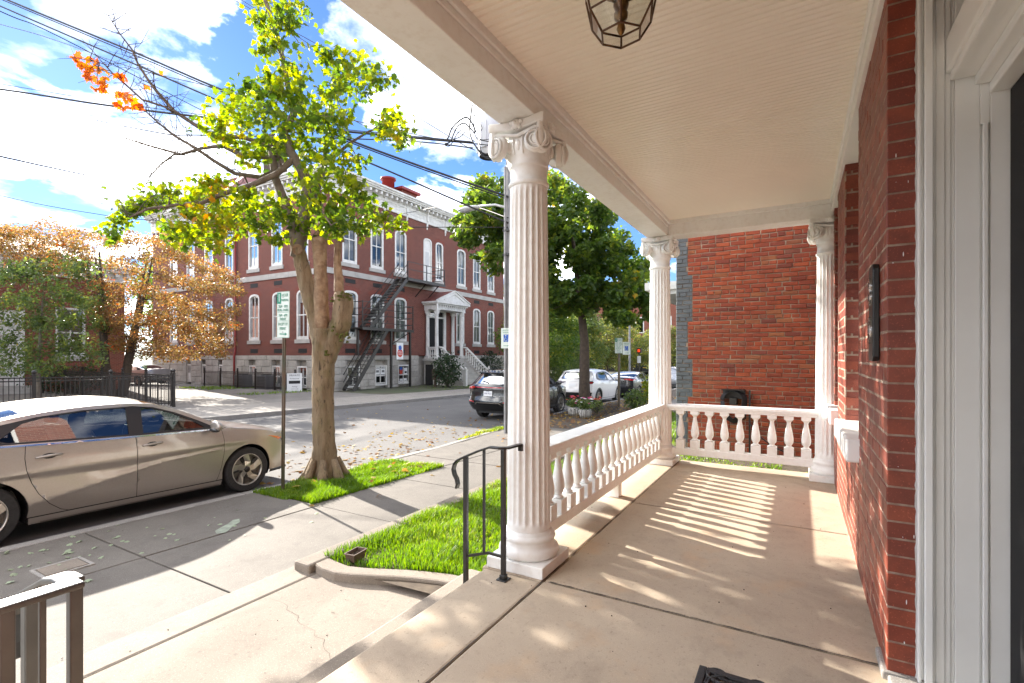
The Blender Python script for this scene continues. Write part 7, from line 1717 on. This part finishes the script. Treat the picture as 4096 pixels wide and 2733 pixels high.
bush('shrub', (18.6, 5.35, zs(18.6)), 'pale-leaved shrub in the strip beyond the balustrade', (.8, .5, .42), 'shrub_leaves', .10, 900)
ys_ = bush('flowering_plant', (19.6, 4.9, zs(19.6)), 'tall yellow daisies beside the far corner column', (.6, .55, .75), 'weed_leaves', .12, 900, cat='plant')
m = MB()
for _ in range(26):
    a = random.uniform(0, 6.28); q = random.uniform(.2, .95); x_, y_, zc_ = .6*q*math.cos(a), .55*q*math.sin(a), random.uniform(.6, 1.65)
    for k in range(6): b = k*1.05; m.ell((x_+.035*math.cos(b), y_+.035*math.sin(b), zc_), .028, .028, .01, 6, 4)
obj('flowers', m, 'flower_yellow', ys_, kind='stuff')
# ---------------------------------------------------------------- restaurant at the end of the street
rs = empty('restaurant_building', (0, 0, 0), 0, 'dark-fronted restaurant building closing the far end of the street', 'building'); RX = 74; rgz = zr(74)
obj('upper_wall', MB().box(RX, RX+10, 6, 45, 3.2, 9.5), 'annex_brick', rs); obj('shopfront', MB().box(RX+.3, RX+10, 6, 45, rgz, 3.199), 'room_dark', rs)
obj('awning_sign', MB().box(RX-.9, RX+.29, 10, 34, 1.5, 3.1), 'navy_awning', rs)
text('RESTAURANT & BAR', 1.05, 'paper_white', rs, (RX-.92, 19.6, 2.15), (R(90), 0, R(-90)), .02)
for k in range(16): obj('shop_post', MB().box(RX+.1, RX+.3, 8+k*1.8, 8.12+k*1.8, rgz, 1.5), 'black_iron', rs)
for k in range(9):
    w = obj('window', MB().box(RX-.05, RX-.001, 8.0+k*4, 9.3+k*4, 4.6, 7), 'school_white', rs); obj('pane', MB().box(RX-.07, RX-.051, 8.15+k*4, 9.15+k*4, 4.75, 6.85), 'car_glass_dark', rs)
for k in range(7):
    s_ = MB().tube([(RX-.3, 11+k*2.4, 1.4), (RX-.32, 11.6+k*2.4, .9), (RX-.3, 12.3+k*2.4, 1.35)], .05, 5); obj('string_lights', s_, 'planter_white', rs)
lp_ = at(1445, 800, 46); lt = empty('light_pole', (lp_.x, lp_.y, zr(lp_.x)), 0, 'grey light pole far down the street before the restaurant', 'pole'); obj('shaft', MB().tube([(0, 0, 0), (0, 0, 7)], [.11, .08], 10), 'pole_grey', lt)
m_, t_, out_ = newmat('signal_red'); em_ = t_.n('ShaderNodeEmission'); em_.inputs[0].default_value = (1, .08, .02, 1); em_.inputs[1].default_value = .22; t_.l(em_.outputs[0], out_.inputs[0])
tp_ = at(1467, 830, 50); tsg = empty('pedestrian_signal', (tp_.x, tp_.y, zr(tp_.x)), 0, 'pedestrian signal with lit red hand near the restaurant', 'signal'); obj('shaft', MB().tube([(0, 0, 0), (0, 0, 3.2)], .05, 8), 'black_iron', tsg); obj('housing', MB().box(-.18, .12, -.22, .22, 2.9, 3.4), 'black_iron', tsg); obj('hand', MB().box(-.19, -.181, -.12, .12, 3.0, 3.28), 'signal_red', tsg); obj('plate', MB().box(-.08, -.06, -.18, .18, 1.9, 2.6), 'paper_white', tsg)
dr_ = at(1465, 880, 55)
bgtree((88, 30, zr(85)), 11, 5, 'tall tree rising behind the restaurant roof on the left', 'far_leaves', 30, 20, .35); bgtree((90, 12, zr(85)), 10, 5, 'tall tree rising behind the restaurant roof on the right', 'far_leaves', 30, 20, .35)
bgtree((26, 52, -1), 12, 5.5, 'large tree behind the school wing, in the gap by the annex', 'maple_green', 30, 24, .35)
# brown wooden post box by the school steps, loose twigs
wb = empty('wooden_stand', (26.9, 21.6, -.9), 0, 'small brown wooden stand on the pavement left of the school steps', 'stand'); obj('post', MB().box(-.07, .07, -.07, .07, 0, .5), 'bark_dark', wb); obj('box', MB().box(-.2, .2, -.15, .15, .5, 1.25), 'bark_dark', wb, bevel=.02); obj('shelf', MB().box(-.17, .17, -.17, -.151, .6, .64).box(-.17, .17, -.17, -.151, .85, .89), 'dead_wood', wb)
# countable green leaves torn off by the wind on the near pavement, and one orange leaf
V, F = leaf_arrays(np.zeros((1, 3)), .11, MAPLE, MAPLE_F, 30, 0, .1, 0); 
lm_ = []
for k in range(4):
    V, F = leaf_arrays(np.zeros((1, 3)), .095, MAPLE, MAPLE_F, 8, 0, .25, 0); me = np_mesh('fallen_leaf', V, F); me.materials.append(MATS['litter_green']); lm_.append(me)
for k in range(70):
    x_ = random.uniform(.9, 3.9); y_ = random.uniform(4.6, 6.25)
    if random.random() < .45: x_ = random.gauss(1.9, .35); y_ = random.gauss(5.7, .3)
    y_ = min(6.25, y_)
    o = bpy.data.objects.new('fallen_leaf', random.choice(lm_)); COL.objects.link(o); o.location = (x_, y_, zs(x_)+.012); o.rotation_euler = (0, 0, random.uniform(0, 6.28)); s_ = random.uniform(.2, .75); o.scale = (s_, s_, s_)
    tag(o, 'pale green torn leaf lying on the shaded near pavement', 'leaf', 'torn green leaves on the near pavement')
me = np_mesh('fallen_leaf', *leaf_arrays(np.zeros((1, 3)), .13, MAPLE, MAPLE_F, 5, 0, .3, 0)); me.materials.append(MATS['orange_leaves']); o = bpy.data.objects.new('fallen_leaf', me); COL.objects.link(o); o.location = (3.82, 6.62, zr(3.8)+.02); tag(o, 'single orange leaf in the gutter by the grey car front wheel', 'leaf')
me = np_mesh('fallen_leaf', *leaf_arrays(np.zeros((1, 3)), .11, MAPLE, MAPLE_F, 4, 0, .5, 0)); me.materials.append(MATS['litter_leaves']); o = bpy.data.objects.new('fallen_leaf', me); COL.objects.link(o); o.location = (4.02, 5.12, zs(4)+.02); tag(o, 'curled brown leaf at the slab corner beside the grass strip', 'leaf')
me = np_mesh('fallen_leaf', *leaf_arrays(np.zeros((1, 3)), .09, MAPLE, MAPLE_F, 4, 0, .5, 0)); me.materials.append(MATS['litter_leaves']); o = bpy.data.objects.new('fallen_leaf', me); COL.objects.link(o); o.location = (4.75, 4.75, zs(4.7)+.02); tag(o, 'small dry leaf lying in the maple trunk shadow', 'leaf')
# grit on porch, landing and pavement
gm_ = MB()
for _ in range(110):
    a = random.random()
    if a < .45: p = (random.uniform(.4, 6), random.uniform(-.25, 1.6), .001)
    elif a < .8: p = (random.uniform(.3, 2.4), random.uniform(2, 3.3), -.339)
    else: x_ = random.uniform(.5, 4); p = (x_, random.uniform(3.5, 6.2), zs(x_)+.001)
    s_ = random.uniform(.001, .0042); gm_.ell((p[0], p[1], p[2]+s_*.5), s_*random.uniform(.6, 2), s_, s_*.7, 5, 3)
obj('grit', gm_, 'joint_dirt', kind='stuff', label='scattered dark grit on porch, landing and pavement', cat='grit')

# ---------------------------------------------------------------- wear and small marks
pts = [(2.52+random.uniform(-.003, .003), y_) for y_ in np.arange(-.29, 1.24, .03)]
obj('joint_grime', ribbon(pts, .0055, .0012), 'joint_dirt', pf)
pts = [(x_, 1.25+random.uniform(-.002, .002)) for x_ in np.arange(.2, 6.2, .05)]
obj('joint_grime', ribbon(pts, .0035, .0012), 'joint_dirt', pf)
pts = [(4.24+random.uniform(-.002, .002), y_) for y_ in np.arange(-.29, 1.24, .03)]
obj('joint_grime', ribbon(pts, .003, .0012), 'joint_dirt', pf)
mat('pale_paint_mark', (.34, .40, .30), .8, (.24, .26, .21), 14)
pm = [(2.86, 5.10), (2.93, 5.06), (3.05, 5.16), (3.2, 5.26), (3.26, 5.37), (3.2, 5.39), (3.1, 5.31), (2.98, 5.25), (2.9, 5.2)]
obj('paint_mark', MB().add([(a, b, zs(a)+.0065) for a, b in pm], [tuple(range(len(pm)))]), 'pale_paint_mark', walk)
fl = MB()
for _ in range(18):
    z_ = random.uniform(.02, 2.6); y_ = random.uniform(-.388, -.305); s_ = random.uniform(.0008, .0022)
    fl.ell((2.4375, y_, z_), .0012, s_, s_*random.choice((.6, 1, 1, 2.5, 5)), 6, 4)
obj('paint_flecks', fl, 'trim_paint', wall, kind='stuff')
ck = [(2.434, -.3905+random.uniform(-.0015, .0015), z_) for z_ in np.arange(.03, 2.8, .02)]
obj('caulk', MB().tube(ck, [random.uniform(.0015, .005) for _ in ck], 6), 'planter_white', house)
# twigs and seed husks blown onto the landing and porch
tw2 = MB()
for _ in range(7):
    if random.random() < .3: p = Vector((random.uniform(.5, 5.5), random.uniform(-.1, 1.5), .004))
    else: p = Vector((random.uniform(.3, 2.3), random.uniform(2, 3.2), -.336))
    a = random.uniform(0, 6.28); L_ = random.uniform(.008, .02); tw2.tube([p, p+Vector((math.cos(a)*L_, math.sin(a)*L_, .002)), p+Vector((math.cos(a+.4)*L_*1.8, math.sin(a+.4)*L_*1.8, 0))], .0013, 4)
obj('twig_scraps', tw2, 'twig', kind='stuff', label='tiny twigs and husks blown onto porch and landing', cat='twigs')
